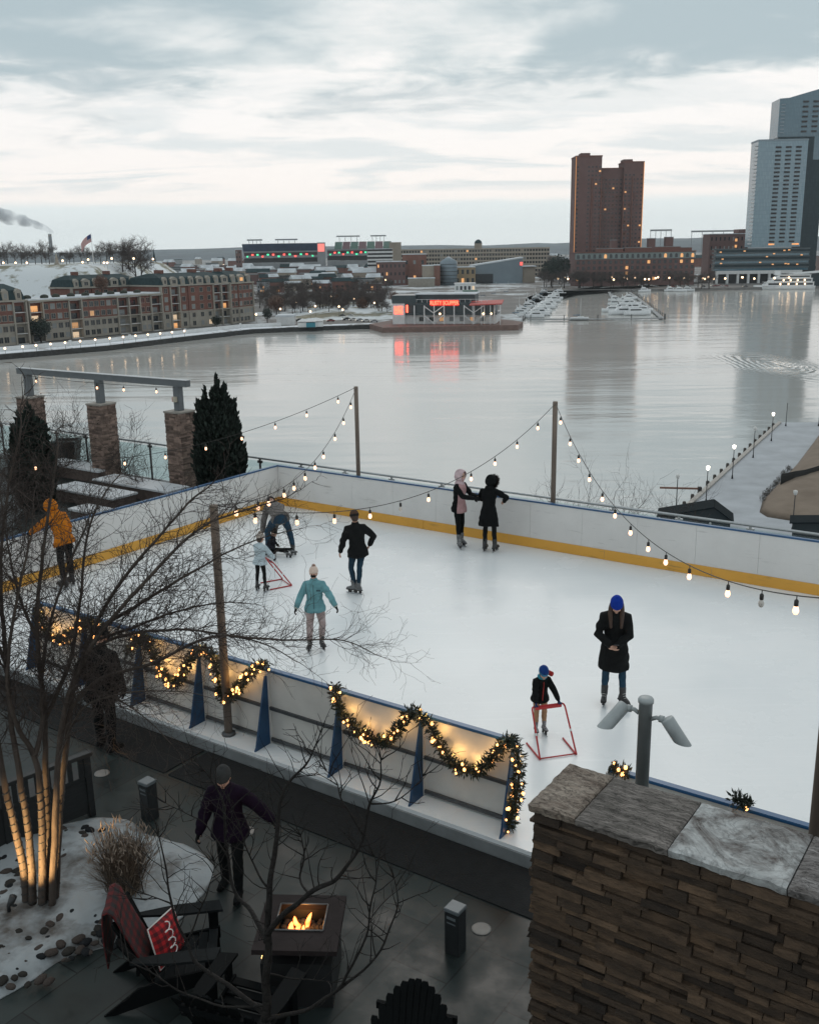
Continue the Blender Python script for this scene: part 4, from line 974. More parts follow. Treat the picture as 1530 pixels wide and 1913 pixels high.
def big_tree():
    rnd = random.Random(5); o = P(78, 1694, PZ); t = thing('multi_stem_tree', 'bare multi stemmed tree with light wrapped trunks at the snowy bed', 'tree', o)
    S = lambda l: [D(x, y, d) - o for x, y, d in l]
    B = o.y
    stems = [
        ([(52, 1690, B), (42, 1610, B), (20, 1510, B - .05), (0, 1410, B - .1), (-22, 1250, B - .2), (-50, 1060, B - .3), (-40, 900, B - .3)], .062, .014),
        ([(62, 1692, B - .05), (56, 1570, B - .05), (40, 1470, B - .1), (24, 1360, B - .1), (12, 1230, B), (2, 1080, B + .1), (14, 930, B + .4), (40, 800, B + .5)], .055, .010),
        ([(80, 1695, B - .08), (80, 1570, B - .1), (75, 1470, B - .1), (64, 1412, B - .1), (30, 1350, B - .2), (14, 1260, B - .2), (30, 1130, B - .1), (60, 1000, B)], .058, .010),
        ([(92, 1692, B), (92, 1560, B + .05), (86, 1440, B + .05), (84, 1330, B + .1), (70, 1190, B + .2), (78, 1060, B + .4), (96, 930, B + .7), (110, 830, B + .9)], .055, .010),
        ([(104, 1690, B), (112, 1520, B + .05), (124, 1400, B + .1), (136, 1300, B + .2), (165, 1200, B + .3), (218, 1100, B + .5), (290, 1012, B + .8), (352, 940, B + 1.1), (395, 905, B + 1.3)], .052, .008),
        ([(98, 1694, B - .1), (104, 1540, B - .1), (110, 1420, B - .1), (128, 1300, B - .05), (190, 1180, B + .1), (280, 1078, B + .4), (352, 1004, B + .7), (428, 962, B + 1.0), (520, 935, B + 1.3)], .052, .007),
    ]
    tr = MB(); paths = []
    for l, r0, r1 in stems: r0 *= .8; w, rad = stem(tr, S(l), r0, r1, rnd); paths.append((w, rad, .42))
    limbs = [
        ([(66, 1412, B - .1), (80, 1350, B), (78, 1290, B + .1), (90, 1180, B + .3), (130, 1060, B + .6), (170, 960, B + .9)], .03, .007),
        ([(112, 1400, B), (130, 1330, B), (190, 1268, B - .05), (290, 1238, B - .1), (390, 1190, B - .1), (470, 1192, B - .05), (560, 1196, B), (640, 1196, B), (700, 1222, B)], .026, .004),
        ([(150, 1232, B + .2), (220, 1190, B + .2), (330, 1176, B + .2), (420, 1186, B + .2), (500, 1206, B + .2), (560, 1238, B + .2)], .020, .004),
        ([(165, 1200, B + .2), (250, 1172, B + .4), (330, 1142, B + .6), (415, 1126, B + .8), (470, 1128, B + 1)], .018, .004),
        ([(190, 1170, B + .2), (260, 1130, B + .4), (330, 1086, B + .7), (410, 1040, B + 1.0), (480, 1008, B + 1.2), (560, 988, B + 1.4)], .022, .004),
        ([(86, 1340, B + .1), (130, 1240, B + .3), (150, 1130, B + .6), (160, 1020, B + .9), (190, 930, B + 1.2), (240, 870, B + 1.5)], .026, .005),
        ([(12, 1240, B), (-30, 1120, B), (-20, 960, B + .2), (-30, 820, B + .4)], .02, .006),
        ([(70, 1190, B + .2), (30, 1090, B + .4), (10, 980, B + .7), (-10, 860, B + 1.0)], .02, .005),
        ([(110, 1420, B - .1), (150, 1330, B - .3), (210, 1300, B - .5), (300, 1290, B - .6), (380, 1300, B - .7)], .014, .003),
        ([(128, 1300, B), (180, 1290, B - .2), (260, 1330, B - .3), (330, 1400, B - .4)], .012, .003),
    ]
    for l, r0, r1 in limbs: w, rad = stem(tr, S(l), r0, r1, rnd, 6); paths.append((w, rad, .15))
    tr.build('trunk', M_BARK, t)
    cr = MB()
    for w, rad, start in paths:
        L = 0; tot = sum((w[i + 1] - w[i]).length for i in range(len(w) - 1))
        for i in range(1, len(w)):
            sl = (w[i] - w[i - 1]).length; L += sl
            if L < start * tot: continue
            for _ in range(max(1, int(sl / .023 * rnd.uniform(.6, 1.3)))):
                d = (w[i] - w[i - 1]).normalized(); a = Vector((rnd.gauss(0, 1), rnd.gauss(0, 1), rnd.gauss(.25, .8))); a = (a - d * a.dot(d)).normalized()
                twig(cr, w[i].lerp(w[i - 1], rnd.random()), d * .8 + a * .8, rnd.uniform(.25, .85) * (1.15 - .5 * L / tot), min(.0052, rad[i] * .5), rnd, 2, .03, .5, 3, .5)
        twig(cr, w[-1], (w[-1] - w[-2]), .5, rad[-1], rnd, 2, .05, .4, 3, .7)
    cr.build('crown', M_TWIG, t); print('TREE faces', len(cr.f))
    # wires of the light strings wound round the lower stems
    wr = MB()
    for (w, rad, _) in paths[:5]:
        k = [i for i in range(len(w)) if w[i].z < 1.5]; pts = []; L = 0
        for i in k[1:]:
            for q in range(8):
                c = w[i - 1].lerp(w[i], q / 8); L += (w[i] - w[i - 1]).length / 8; a = L / .047 * 2 * math.pi * .5
                pts.append(c + Vector((math.cos(a), math.sin(a), .02)) * (rad[i] + .004))
        wr.tube(pts, .0075, 4, False)
    wr.build('light_wire', M_WIRE, t)
    return o
bo = big_tree()
def uplight():
    p = P(18, 1702, PZ + .1); t = thing('ground_uplight', 'small dark spotlight on the snow aimed up at the wrapped trunks', 'spotlight', p)
    MB().tube([(0, 0, 0), (0, 0, .06), (.03, 0, .10), (.06, .01, .17)], [.02, .02, .035, .04], 10).build('housing', M_BOL, t)
    for dx, dy, e, tgt in ((-.12, -.62, 260, (.02, 0, .8)), (.22, -.66, 110, (.0, 0, .9))):
        l = lamp_light(t, (dx, dy, .14), e, (1, .60, .24), .03, 'SPOT'); l.data.spot_size = R_(52); l.data.spot_blend = .35
        w = Vector((bo.x, bo.y, PZ)) + Vector(tgt) - (p + Vector((dx, dy, .14))); l.rotation_euler = w.to_track_quat('-Z', 'Y').to_euler()
uplight()
def front_tree():
    rnd = random.Random(15); Y = 5.2; o = D(500, 2300, Y - .1); o.z = PZ; t = thing('small_bare_tree', 'dark bare small tree with upturned twigs in front of the fire table', 'tree', o)
    S = lambda l: [D(x, y, Y + d) - o for x, y, d in l]
    base = Vector((0, 0, 0)); tr = MB(); paths = []
    st = [
        ([(497, 1905, 0), (498, 1830, 0), (500, 1745, 0), (506, 1660, .05), (515, 1580, .1), (524, 1500, .15), (540, 1462, .2), (572, 1428, .2), (590, 1392, .2)], .046, .006),
        ([(500, 1745, 0), (530, 1708, -.1), (575, 1668, -.2), (622, 1646, -.25), (655, 1612, -.3), (678, 1560, -.3), (690, 1500, -.3), (706, 1468, -.3), (712, 1420, -.3)], .03, .006),
        ([(498, 1760, 0), (470, 1700, .2), (440, 1668, .3), (425, 1600, .4), (418, 1520, .45), (400, 1470, .5), (380, 1440, .5)], .026, .005),
        ([(497, 1900, 0), (440, 1850, .1), (370, 1800, .2), (345, 1758, .25), (322, 1690, .3), (308, 1610, .3), (296, 1560, .3)], .026, .006),
        ([(498, 1905, 0), (570, 1885, -.2), (630, 1850, -.3), (662, 1790, -.4), (690, 1720, -.4), (702, 1660, -.4), (700, 1600, -.4)], .022, .004),
        ([(630, 1850, -.3), (690, 1800, -.4), (728, 1735, -.4), (744, 1690, -.4), (736, 1640, -.4)], .014, .004),
        ([(497, 1880, 0), (420, 1880, .1), (330, 1850, .2), (270, 1812, .2), (225, 1790, .2)], .014, .004),
        ([(499, 1820, 0), (560, 1830, .1), (620, 1836, .1)], .012, .003), ([(575, 1668, -.2), (560, 1640, -.1), (572, 1600, -.1), (562, 1560, -.1)], .013, .004),
        ([(690, 1500, -.3), (740, 1496, -.3), (790, 1450, -.3)], .010, .003), ([(678, 1560, -.3), (640, 1500, -.3), (628, 1460, -.2), (610, 1440, -.2)], .010, .003),
        ([(322, 1690, .3), (285, 1675, .3), (250, 1660, .3)], .009, .003), ([(345, 1758, .25), (375, 1700, .3), (392, 1650, .3), (400, 1610, .3)], .011, .003),
        ([(425, 1600, .4), (390, 1545, .5), (350, 1520, .5), (310, 1500, .5)], .009, .003), ([(506, 1660, .05), (470, 1610, .1), (455, 1560, .1), (430, 1500, .1)], .011, .003)]
    w0 = S([(497, 1905, 0)])[0]; tr.tube([(0, 0, -.05), w0 * .33 + Vector((.02, 0, 0)), w0 * .66, w0], [.06, .048, .04, .032], 9)
    for l, r0, r1 in st: w, rad = stem(tr, S(l), r0 * .68, r1 * .6, rnd, 7, .02); paths.append((w, rad))
    tr.build('trunk', M_DBARK, t); cr = MB()
    for w, rad in paths:
        L = 0; tot = sum((w[i + 1] - w[i]).length for i in range(len(w) - 1))
        for i in range(2, len(w)):
            L += (w[i] - w[i - 1]).length
            if L > .25 * tot and rnd.random() < .66:
                d = (w[i] - w[i - 1]).normalized(); a = Vector((rnd.gauss(0, 1), rnd.gauss(0, .6), rnd.gauss(.3, .5))); a = (a - d * a.dot(d)).normalized()
                twig(cr, w[i], d * .6 + a * .9, rnd.uniform(.12, .40), .0042, rnd, 2, .28, .35, 4, .42)
        for _ in range(3): twig(cr, w[-1], (w[-1] - w[-2]).normalized() + Vector((rnd.gauss(0, .4), rnd.gauss(0, .3), .2)), rnd.uniform(.1, .2), .004, rnd, 1, .25, .35, 4, .5)
    b2 = MB()
    cr.build('crown', M_DBARK, t)
front_tree()

# ================================================================== PERGOLA SIDE OF THE TERRACE
M_PGREY = mat('grey_pergola_steel', (.13, .145, .155), .55, .12, 4)
def pergola():
    q3, q1_ = UV(-3.95, -.36, PZ), UV(-10.5, -.12, PZ); d = (q1_ - q3).normalized(); rz = math.atan2(d.y, d.x); L = (q1_ - q3).length
    t = thing('stone_pergola', 'grey beam on three stacked stone pillars above the water side of the terrace', 'pergola', q3, rz)
    zt = 2.13 - PZ; s = .29; rnd = random.Random(6)
    ztop = toZ(q3, 716) - PZ
    for k, x in enumerate((0, L * .497, L)):
        b = MB(); b.box((x - s + .04, -s + .04, 0), (x + s - .04, s - .04, zt - .01))
        for a in range(4):
            M = Matrix.Translation((x, 0, 0)) @ Matrix.Rotation(a * math.pi / 2, 4, 'Z') @ Matrix.Translation((-s, -s, 0))
            ledger(b, 2 * s, zt, rnd, .03, .07, .10, .30, .02, M, .06)
        p = b.build('pillar', M_LEDGE_B, t)
        MB().box((x - s - .035, -s - .035, zt + .001), (x + s + .035, s + .035, zt + .05)).build('pillar_cap', mat('pillar_cap_stone', (.30, .28, .25), .8, .2, 6), t, bevel=.008)
        MB().box((x - .10, -.10, zt + .051), (x + .10, .10, ztop - .081)).build('post', M_PGREY, t, bevel=.005)
    MB().box((-.42, -.09, ztop - .08), (L + .42, .09, ztop + .10)).build('beam', M_PGREY, t, bevel=.006)
    MB().box((-.44, -.11, ztop + .101), (L + .44, .11, ztop + .115)).build('beam_cap', mat('beam_cap_metal', (.45, .47, .48), .5, .1, 3), t)
    # a short light string under the beam
    a = Vector(q3) + Vector((0, 0, ztop - .10)); e = Vector(q1_) + Vector((0, 0, ztop - .10))
    nrm = Vector((d.y, -d.x, 0)); nrm = nrm if nrm.dot(CAM - a) > 0 else -nrm
    string('string of four bulbs under the grey pergola beam', a + nrm * .13, e + nrm * .13, [(68, 705), (182, 711), (232, 714), (293, 720)], sag=.06)
    al = thing('alarm_box', 'small cream and red alarm box on the right hand pergola post', 'alarm', (q3.x, q3.y, toZ(q3, 745)), rz)
    n = Vector((math.cos(-rz) * (CAM - q3).x - math.sin(-rz) * (CAM - q3).y, math.sin(-rz) * (CAM - q3).x + math.cos(-rz) * (CAM - q3).y, 0)); sy = 1 if n.y > 0 else -1; sx = 1 if n.x > 0 else -1
    MB().cbox((.0, sy * .14, 0), (.12, .07, .15)).build('box', mat('cream_plastic', (.5, .45, .36), .5, .1, 5), al)
    MB().cbox((.075, sy * .135, 0), (.028, .06, .13)).build('red_lens', mat('red_lens', (.4, .04, .03), .3, .1, 5), al)
pergola()

M_PL = mat('planter_brick', (.10, .075, .065), .85, .3, 6, .4)
M_PLT = snow_mix_material('planter_top', (.30, .285, .275), (.36, .34, .33), (.56, .58, .60), .48, .58, 2, 3, 3, .8)
for k, (px, L, W, h, du, lab) in enumerate((((262, 902), 3.1, .75, .32, 0, 'pale snow topped planter wall between two stone pillars'), ((150, 868), 2.6, .7, .34, 0, 'snow topped planter wall behind the left evergreen and the middle pillar'),
                                       ((175, 915), 2.6, .8, .30, 0, 'low pinkish planter wall below the middle stone pillar'), ((195, 955), 2.0, .55, .35, 0, 'brick planter edge just behind the left rink board'))):
    c = P(px[0], px[1], h + PZ + .05); t = thing('planter_wall', lab, 'planter', (c.x, c.y, PZ), RA + R_(90) * 0)
    MB().box((-L / 2, -W / 2, 0), (L / 2, W / 2, h)).build('wall', M_PL, t, bevel=.01)
    MB().box((-L / 2 - .04, -W / 2 - .04, h + .001), (L / 2 + .04, W / 2 + .04, h + .06)).build('coping', M_PLT, t, bevel=.01)
def pot():
    c = D(128, 856, 33); c.z = 0; t = thing('planter_pot', 'dark square planter pot beside the railing behind the left evergreen', 'planter', (c.x, c.y, PZ))
    h = toZ(c, 822) - PZ; b = MB(); b.rings([[Vector((x * r, y * r, z)) for x, y in ((-1, -1), (1, -1), (1, 1), (-1, 1))] for r, z in ((.30, 0), (.40, h), (.36, h), (.34, h - .08))], False); b.build('pot', M_BOL, t, fix=True)
pot()

M_EVER = mat('dark_conifer_foliage', (.016, .026, .020), .8, .4, 5, island=.55)
def evergreen(label, base, h, r, n, seed, lean=0):
    rnd = random.Random(seed); t = thing('evergreen_tree', label, 'tree', base)
    MB().tube([(0, 0, 0), (0, 0, h * .9)], [.07, .02], 7).build('trunk', M_BARK, t); b = MB()
    leaders = [(rnd.uniform(0, 6.28), rnd.uniform(.1, .70), rnd.uniform(.62, .95)) for _ in range(24)] + [(0, .05, 1.0)]
    for i in range(n):
        if rnd.random() < .62:
            a, q, top = rnd.choice(leaders); z = h * top * rnd.uniform(.05, 1) ; env = r * min(1, (h * top - z) / (h * .5) + .06); cx = math.cos(a) * q * r * (1 - .35 * z / h); cy = math.sin(a) * q * r * (1 - .35 * z / h)
            a2 = rnd.uniform(0, 6.28); rr = env * .34 * rnd.uniform(.3, 1); x = cx + math.cos(a2) * rr; y = cy + math.sin(a2) * rr
        else:
            z = h * rnd.uniform(.0, .8); s = z / h; env = r * (1 - .75 * max(0, s - .3) ** 1.2) * min(1, .7 + s); a2 = rnd.uniform(0, 6.28); rr = env * rnd.uniform(.7, 1.0); x, y = math.cos(a2) * rr, math.sin(a2) * rr
        p = Vector((x, y, z)); out = Vector((x, y, 0)); out = out.normalized() if out.length > .01 else Vector((1, 0, 0))
        d = (Vector((0, 0, 1)) + out * rnd.uniform(.1, .6) + Vector((rnd.gauss(0, .2), rnd.gauss(0, .2), 0))).normalized(); l = rnd.uniform(.10, .22); w = l * .22
        for k in range(2):
            sd = d.cross(Vector((rnd.gauss(0, 1), rnd.gauss(0, 1), rnd.gauss(0, 1)))).normalized() * w; m = p + d * l * .5
            b.add([p, m + sd, p + d * l, m - sd], [(0, 1, 2), (0, 2, 3)])
    b.build('foliage', M_EVER, t); return t
ce = UV(-1.95, .15, PZ); evergreen('tall dark evergreen beside the right hand stone pillar behind the rink corner', ce, toZ(ce, 706) - PZ, .72, 12000, 3)
c2e = D(72, 960, 26.5); c2e.z = PZ; evergreen('dark evergreen in front of the left hand stone pillar', c2e, toZ(c2e, 758) - PZ, .62, 7000, 8)

def shrub(label, base, h, n, seed, m=None, berries=0):
    rnd = random.Random(seed); t = thing('bare_shrub', label, 'shrub', base); b = MB(); pts = []
    for _ in range(n):
        p = Vector((rnd.gauss(0, .18), rnd.gauss(0, .18), 0)); d = Vector((rnd.gauss(0, .45), rnd.gauss(0, .45), 1)); twig(b, p, d, h * rnd.uniform(.7, 1.2), .010, rnd, 2, .12, .35, 3, .4)
    b.build('stems', m or M_TWIG, t)
    if berries:
        c = MB()
        for _ in range(berries):
            q = Vector(rnd.choice(b.v)); 
            if q.z > h * .3: c.ell(q, .018, 5, 4)
        c.build('seed_heads', M_DBARK, t)
for k, (x, y, d, h, n, lab) in enumerate(((100, 900, 30, 1.9, 12, 'bare shrub with dark seed heads left of the planter pot'), (165, 885, 31, 1.7, 10, 'bare shrub with dark seed heads between the pot and the middle pillar'), (268, 930, 28, 1.3, 12, 'bare shrub growing in front of the pale planter wall'), (240, 880, 30, 1.6, 7, 'thin bare shrub leaning right of the middle pillar'), (30, 960, 25, 1.7, 16, 'bare dark shrub at the picture edge beside the left evergreen'), (170, 985, 24, 1.0, 14, 'low bare shrub just behind the left rink board'))):
    q = D(x, y, d); q.z = PZ; shrub(lab, q, h, n, 30 + k, None, 40 if 'seed' in lab else 0)
# leafless trees below the terrace, tips showing above the railing
for k, (x, y, d, h, lab) in enumerate(((1150, 1000, 36, 4.6, 'thin bare treetop rising behind the railing between the light pole and the pier hut'), (1075, 990, 35, 3.8, 'thin bare treetop behind the railing just right of the second light pole'), (1225, 1010, 38, 4.0, 'thin bare treetop behind the railing by the pier hut'))):
    q = D(x, y, d); q.z = toZ(q, 895) - h; rnd = random.Random(60 + k); t = thing('bare_treetop', lab, 'tree', q); b = MB(); s = MB(); s.tube([(0, 0, -8), (0, 0, 0), (.05, .05, h * .3)], [.10, .07, .04], 6); s.build('trunk', M_TWIG, t)
    for _ in range(6): twig(b, Vector((0, 0, h * rnd.uniform(-.1, .3))), Vector((rnd.gauss(0, .5), rnd.gauss(0, .5), 1)), h * .75, .013, rnd, 2, .1, .3, 3, .2)
    b.build('crown', M_TWIG, t)

# ================================================================== PEOPLE
M_SKIN = mat('skin', (.52, .31, .23), .55, .06, 30)
def remesh(b, name, m, parent, vox, smooth=4, sub=False):
    me = b.mesh(name, None); o = bpy.data.objects.new(name, me); COL.objects.link(o)
    md = o.modifiers.new('r', 'REMESH'); md.mode = 'VOXEL'; md.voxel_size = vox; md.use_smooth_shade = True
    ms = o.modifiers.new('s', 'SMOOTH'); ms.factor = .5; ms.iterations = smooth
    dg = bpy.context.evaluated_depsgraph_get(); me2 = bpy.data.meshes.new_from_object(o.evaluated_get(dg))
    bpy.data.objects.remove(o); bpy.data.meshes.remove(me); me2.name = name; me2.materials.clear(); me2.materials.append(m)
    me2.polygons.foreach_set('use_smooth', [True] * len(me2.polygons))
    return link(bpy.data.objects.new(name, me2), parent)
def seg(b, pts, rad, n=10):                              # rounded limb
    pts = [Vector(p) for p in pts]; a = (pts[0] - pts[1]).normalized(); c = (pts[-1] - pts[-2]).normalized()
    P_, R2 = [], []
    for t in (1, .7): P_.append(pts[0] + a * rad[0] * t * .9); R2.append(rad[0] * (.15 if t == 1 else .7))
    P_ += pts; R2 += list(rad)
    for t in (.7, 1): P_.append(pts[-1] + c * rad[-1] * t * .9); R2.append(rad[-1] * (.15 if t == 1 else .7))
    b.tube(P_, R2, n)
def ell_ring(c, X, Y, rx, ry, n=16): return [c + X * (rx * math.cos(2 * math.pi * j / n)) + Y * (ry * math.sin(2 * math.pi * j / n)) for j in range(n)]
def ik(a, c, l1, l2, hint):
    a, c = Vector(a), Vector(c); d = c - a; L = min(d.length, (l1 + l2) * .998); d.normalize(); c2 = a + d * L
    x = (l1 * l1 - l2 * l2 + L * L) / (2 * L); h = math.sqrt(max(0, l1 * l1 - x * x)); hn = Vector(hint); hn = (hn - d * hn.dot(d)); hn.normalize()
    return a + d * x + hn * h, c2
def hand(b, w, d, nrm, side, s, curl=.5, fat=1.0):
    """palm, four bent fingers of different lengths and a thumb; d: along the hand, nrm: out of the palm"""
    d = d.normalized(); nrm = (nrm - d * nrm.dot(d)).normalized(); x = d.cross(nrm) * side
    seg(b, [w - d * .02 * s, w + d * .02 * s], [.026 * s * fat, .028 * s * fat])
    pal = []
    for t, hw in ((0, .024), (.03, .036), (.065, .04), (.088, .036)): pal.append(ell_ring(w + d * t * s, x, nrm, hw * s * fat, .015 * s * fat, 12))
    b.rings(pal)
    for k, (off, l) in enumerate(((-.029, .066), (-.0095, .076), (.0095, .071), (.028, .055))):
        q = w + d * .082 * s + x * off * s * fat; a = .0; p = [q]; dd = d
        for j, f in enumerate((.45, .32, .23)):
            a = curl * (.55 if j == 0 else 1.0) * (1 + .12 * k); dd = (dd * math.cos(a) + nrm * math.sin(a)).normalized() if j == 0 else (dd * math.cos(a) + (nrm - dd * nrm.dot(dd)).normalized() * math.sin(a)).normalized() if (nrm - dd * nrm.dot(dd)).length > .05 else (dd * math.cos(a) - d * math.sin(a)).normalized()
            p.append(p[-1] + dd * l * f * s)
        seg(b, p, [.0095 * s * fat, .009 * s * fat, .0085 * s * fat, .007 * s * fat], 7)
    q = w + d * .03 * s - x * .03 * s * fat; t1 = q + (d * .6 - x * .75 + nrm * .25).normalized() * .034 * s; t2 = t1 + (d * .85 - x * .2 + nrm * .45).normalized() * .03 * s
    seg(b, [q, t1, t2], [.013 * s * fat, .011 * s * fat, .009 * s * fat], 7)
def person(label, loc, face, H, lean=3, side=0, twist=0, hip=(0, 0, 0), fL=(-.10, 0, 8, 0), fR=(.10, 0, -8, 0), hL=(-.26, .05, .86), hR=(.26, .05, .86), eL=(-.6, -.8, 0), eR=(.6, -.8, 0), hp=0, hy=0,
           kid=False, jacket=None, sleeves=None, hem=-.12, flare=1.06, bulk=.02, pants=None, leg=1.0, shoe='skate', boot=None, hat=None, hair=None, hood=None, fur=None, mask=None, scarf=None, gloves=None, cuffs=None, zipc=None, curl=.5,
           pom=None, eyes=True, stripe=None, extra=None, category='person', name='person', palmL=None, palmR=None, collar=True, front=None):
    s = H / 1.70; hs = s * (1.0 if not kid else 1.27); t = thing(name, label, category, loc, R_(face - 90))
    lift = .085 if shoe == 'skate' else .02
    Zu = Vector((0, 0, 1))
    P0 = Vector((hip[0], hip[1], .90 * s + lift + hip[2]))
    S = Matrix.Rotation(R_(twist), 3, 'Z') @ Matrix.Rotation(R_(side), 3, 'Y') @ Matrix.Rotation(R_(-lean), 3, 'X')
    X, Y, Zs = S @ Vector((1, 0, 0)), S @ Vector((0, 1, 0)), S @ Zu
    ch = lambda tt, fw=0: P0 + Zs * (tt * s) + Y * (fw * s)
    shw = .158 if not kid else .155
    SL, SR = ch(.448) - X * shw * s, ch(.448) + X * shw * s
    legs = []
    for sg, f in ((-1, fL), (1, fR)):
        hj = P0 + Vector((sg * .088 * s, 0, -.02 * s)) if abs(lean) > 45 else P0 + X * (sg * .088 * s) - Zs * .02 * s
        an = Vector((f[0], f[1], .085 * s + lift + f[3])); yaw = R_(f[2]); fd = Vector((-math.sin(yaw), math.cos(yaw), 0))
        kn, an = ik(hj, an, .405 * s, .395 * s, fd + Vector((sg * .1, 0, .1))); legs.append((hj, kn, an, fd, f))
    arms = []
    for sg, sh, h, e, pm in ((-1, SL, hL, eL, palmL), (1, SR, hR, eR, palmR)):
        el, w = ik(sh, Vector(h), .29 * s, .26 * s, Vector(e)); arms.append((sg, sh, el, w, Vector(pm) if pm else None))
    # head frame
    HR = S @ Matrix.Rotation(R_(-hy), 3, 'Z') @ Matrix.Rotation(R_(-hp), 3, 'X')
    if abs(lean) < 45: HR = Matrix.Rotation(R_(twist - hy), 3, 'Z') @ Matrix.Rotation(R_(side * .5), 3, 'Y') @ Matrix.Rotation(R_(-lean * .4 - hp), 3, 'X')
    nb = ch(.53, .0); hc = nb + (Zs * .6 + HR @ Zu * .4).normalized() * .05 * s + HR @ Vector((0, .02, .095)) * hs
    h_ = lambda x, y, z: hc + HR @ (Vector((x, y, z)) * hs)
    HM = HR.to_4x4()
    # ---- body: one continuous skin
    b = MB()
    def he(c, r, n=14, m=10): b.ell(h_(*c), tuple(q * hs for q in r), n, m, HM)
    he((0, -.008, .03), (.074, .092, .092)); he((0, .022, -.03), (.060, .066, .078)); he((0, .062, -.088), (.028, .024, .024), 8, 6); he((0, .088, -.012), (.011, .022, .026), 8, 6); he((0, .096, -.026), (.016, .012, .011), 8, 6)
    for q in (-1, 1): he((q * .077, -.008, -.005), (.011, .022, .032), 8, 6); he((q * .036, .066, -.03), (.024, .02, .024), 8, 6); he((q * .03, .08, .026), (.024, .012, .010), 8, 6)
    he((0, .082, -.056), (.024, .010, .007), 8, 5); he((0, .080, -.066), (.020, .010, .007), 8, 5)
    seg(b, [nb - Zs * .05 * s, hc - HR @ Vector((0, .015, .05)) * hs], [.058 * s, .055 * s])
    tor = [(-.10, .12, .09), (0, .140, .095), (.15, .118, .085), (.33, .135, .095), (.45, .130, .08), (.52, .055, .05)]
    b.rings([ell_ring(ch(a), X, Y, rx * s, ry * s) for a, rx, ry in tor])
    for sg, sh, el, w, pm in arms:
        seg(b, [sh - X * sg * .03 * s, el, w], [.045 * s, .036 * s, .025 * s]); dn = (w - el).normalized(); pn = pm if pm is not None else X * -sg
        hand(b, w, dn, pn, sg, s * (1.0 if not gloves else .92), curl)
    for hj, kn, an, fd, f in legs: seg(b, [hj, kn, an], [.060 * s, .040 * s, .030 * s]); seg(b, [an - Zu * .04 * s, an - Zu * .055 * s + fd * .07 * s], [.028 * s, .016 * s])
    remesh(b, 'body', M_SKIN, t, .0085 * s, 3)
    def cl(name, bb, m, v=.0135, sm=4):
        o = remesh(bb, name, m, t, v * s, sm); amp = {'jacket': .009, 'coat': .010, 'trousers': .0045, 'sleeves': .006}.get(name, 0) * s
        if amp:                                              # soft folds in the cloth
            n = len(o.data.vertices); co = np.empty(n * 3, 'f'); no = np.empty(n * 3, 'f'); o.data.vertices.foreach_get('co', co); o.data.vertex_normals.foreach_get('vector', no); co = co.reshape(-1, 3); q = co / s; sd = len(label) * .37
            w = np.sin(q[:, 2] * 46 + 3.2 * np.sin(q[:, 0] * 9 + sd) + 2.4 * np.sin(q[:, 1] * 11)) * (.5 + .5 * np.sin(q[:, 0] * 7 + q[:, 2] * 5 + sd)) + .6 * np.sin(q[:, 0] * 34 + 3 * np.sin(q[:, 2] * 8 + sd)) * np.sin(q[:, 1] * 23 + sd)
            o.data.vertices.foreach_set('co', (co + no.reshape(-1, 3) * (amp * .7 * w)[:, None]).astype('f').ravel()); o.data.update()
        return o
    # ---- trousers
    if pants:
        b = MB(); b.rings([ell_ring(ch(a), X, Y, rx * s, ry * s) for a, rx, ry in ((-.11, .10, .09), (-.04, .150, .112), (.06, .150, .108), (.16, .130, .10))])
        if abs(lean) > 45: b.ell(P0 - Zs * .05 * s, (.150 * s, .12 * s, .12 * s), 14, 10)
        for hj, kn, an, fd, f in legs:
            top = hj.lerp(kn, .05); cuff = an + Zu * (.055 * s if shoe == 'skate' else .02 * s)
            mid = hj.lerp(kn, .5); seg(b, [top, mid, kn, kn.lerp(cuff, .4) - fd * .012 * s, cuff], [.088 * s * leg, .078 * s * leg, .061 * s * leg, .062 * s * leg, .047 * s * leg])
        cl('trousers', b, pants)
    # ---- jacket or coat
    if jacket:
        g = bulk; b = MB()
        rows = [(.10, .135 + g, .10 + g), (.20, .132 + g, .10 + g), (.34, .150 + g, .115 + g), (.42, .152 + g, .105 + g), (.475, .128 + g * .8, .090 + g * .7), (.515, .088 + g * .5, .075 + g * .5), (.54, .070 + g * .4, .068 + g * .4)]
        rr = []
        n_h = max(2, int((.02 - hem) / .06) + 1); dz = (Zs if abs(lean) > 40 and hem > -.2 else (Zs * .35 + Zu * .65).normalized())
        for k in range(n_h):
            tt = hem + (.02 - hem) * k / (n_h - 1) if n_h > 1 else .02; q = (0.02 - tt) / max(.001, .02 - hem); c = P0 + dz * (tt * s) if tt < 0 else ch(tt)
            rr.append(ell_ring(c, X, Y, (.162 + .022 * min(1, q * 2) * leg + g) * s * (1 + (flare - 1) * q), (.118 + .022 * min(1, q * 2) + g) * s * (1 + (flare - 1) * q)))
        rr += [ell_ring(ch(a), X, Y, rx * s, ry * s) for a, rx, ry in rows]
        b.rings(rr)
        arm_b = MB()
        for sg, sh, el, w, pm in arms:
            dn = (w - el).normalized(); tgt = arm_b if sleeves else b
            seg(tgt, [sh - X * sg * .055 * s + Zs * .005 * s, sh, sh.lerp(el, .55), el, el.lerp(w, .5), w - dn * .012 * s], [(.052 + g * .7) * s, (.058 + g * .7) * s, (.052 + g * .75) * s, (.047 + g * .8) * s, (.043 + g * .7) * s, (.036 + g * .6) * s])
        if collar and not hood: b.rings([ell_ring(nb + Zs * z * s, X, Y, r * s, r * s * .95) for z, r in ((-.03, .075), (.02, .078), (.05, .073))])
        j = cl('jacket' if hem > -.3 else 'coat', b, jacket, .0125, 5)
        if sleeves: cl('sleeves', arm_b, sleeves, .0125)
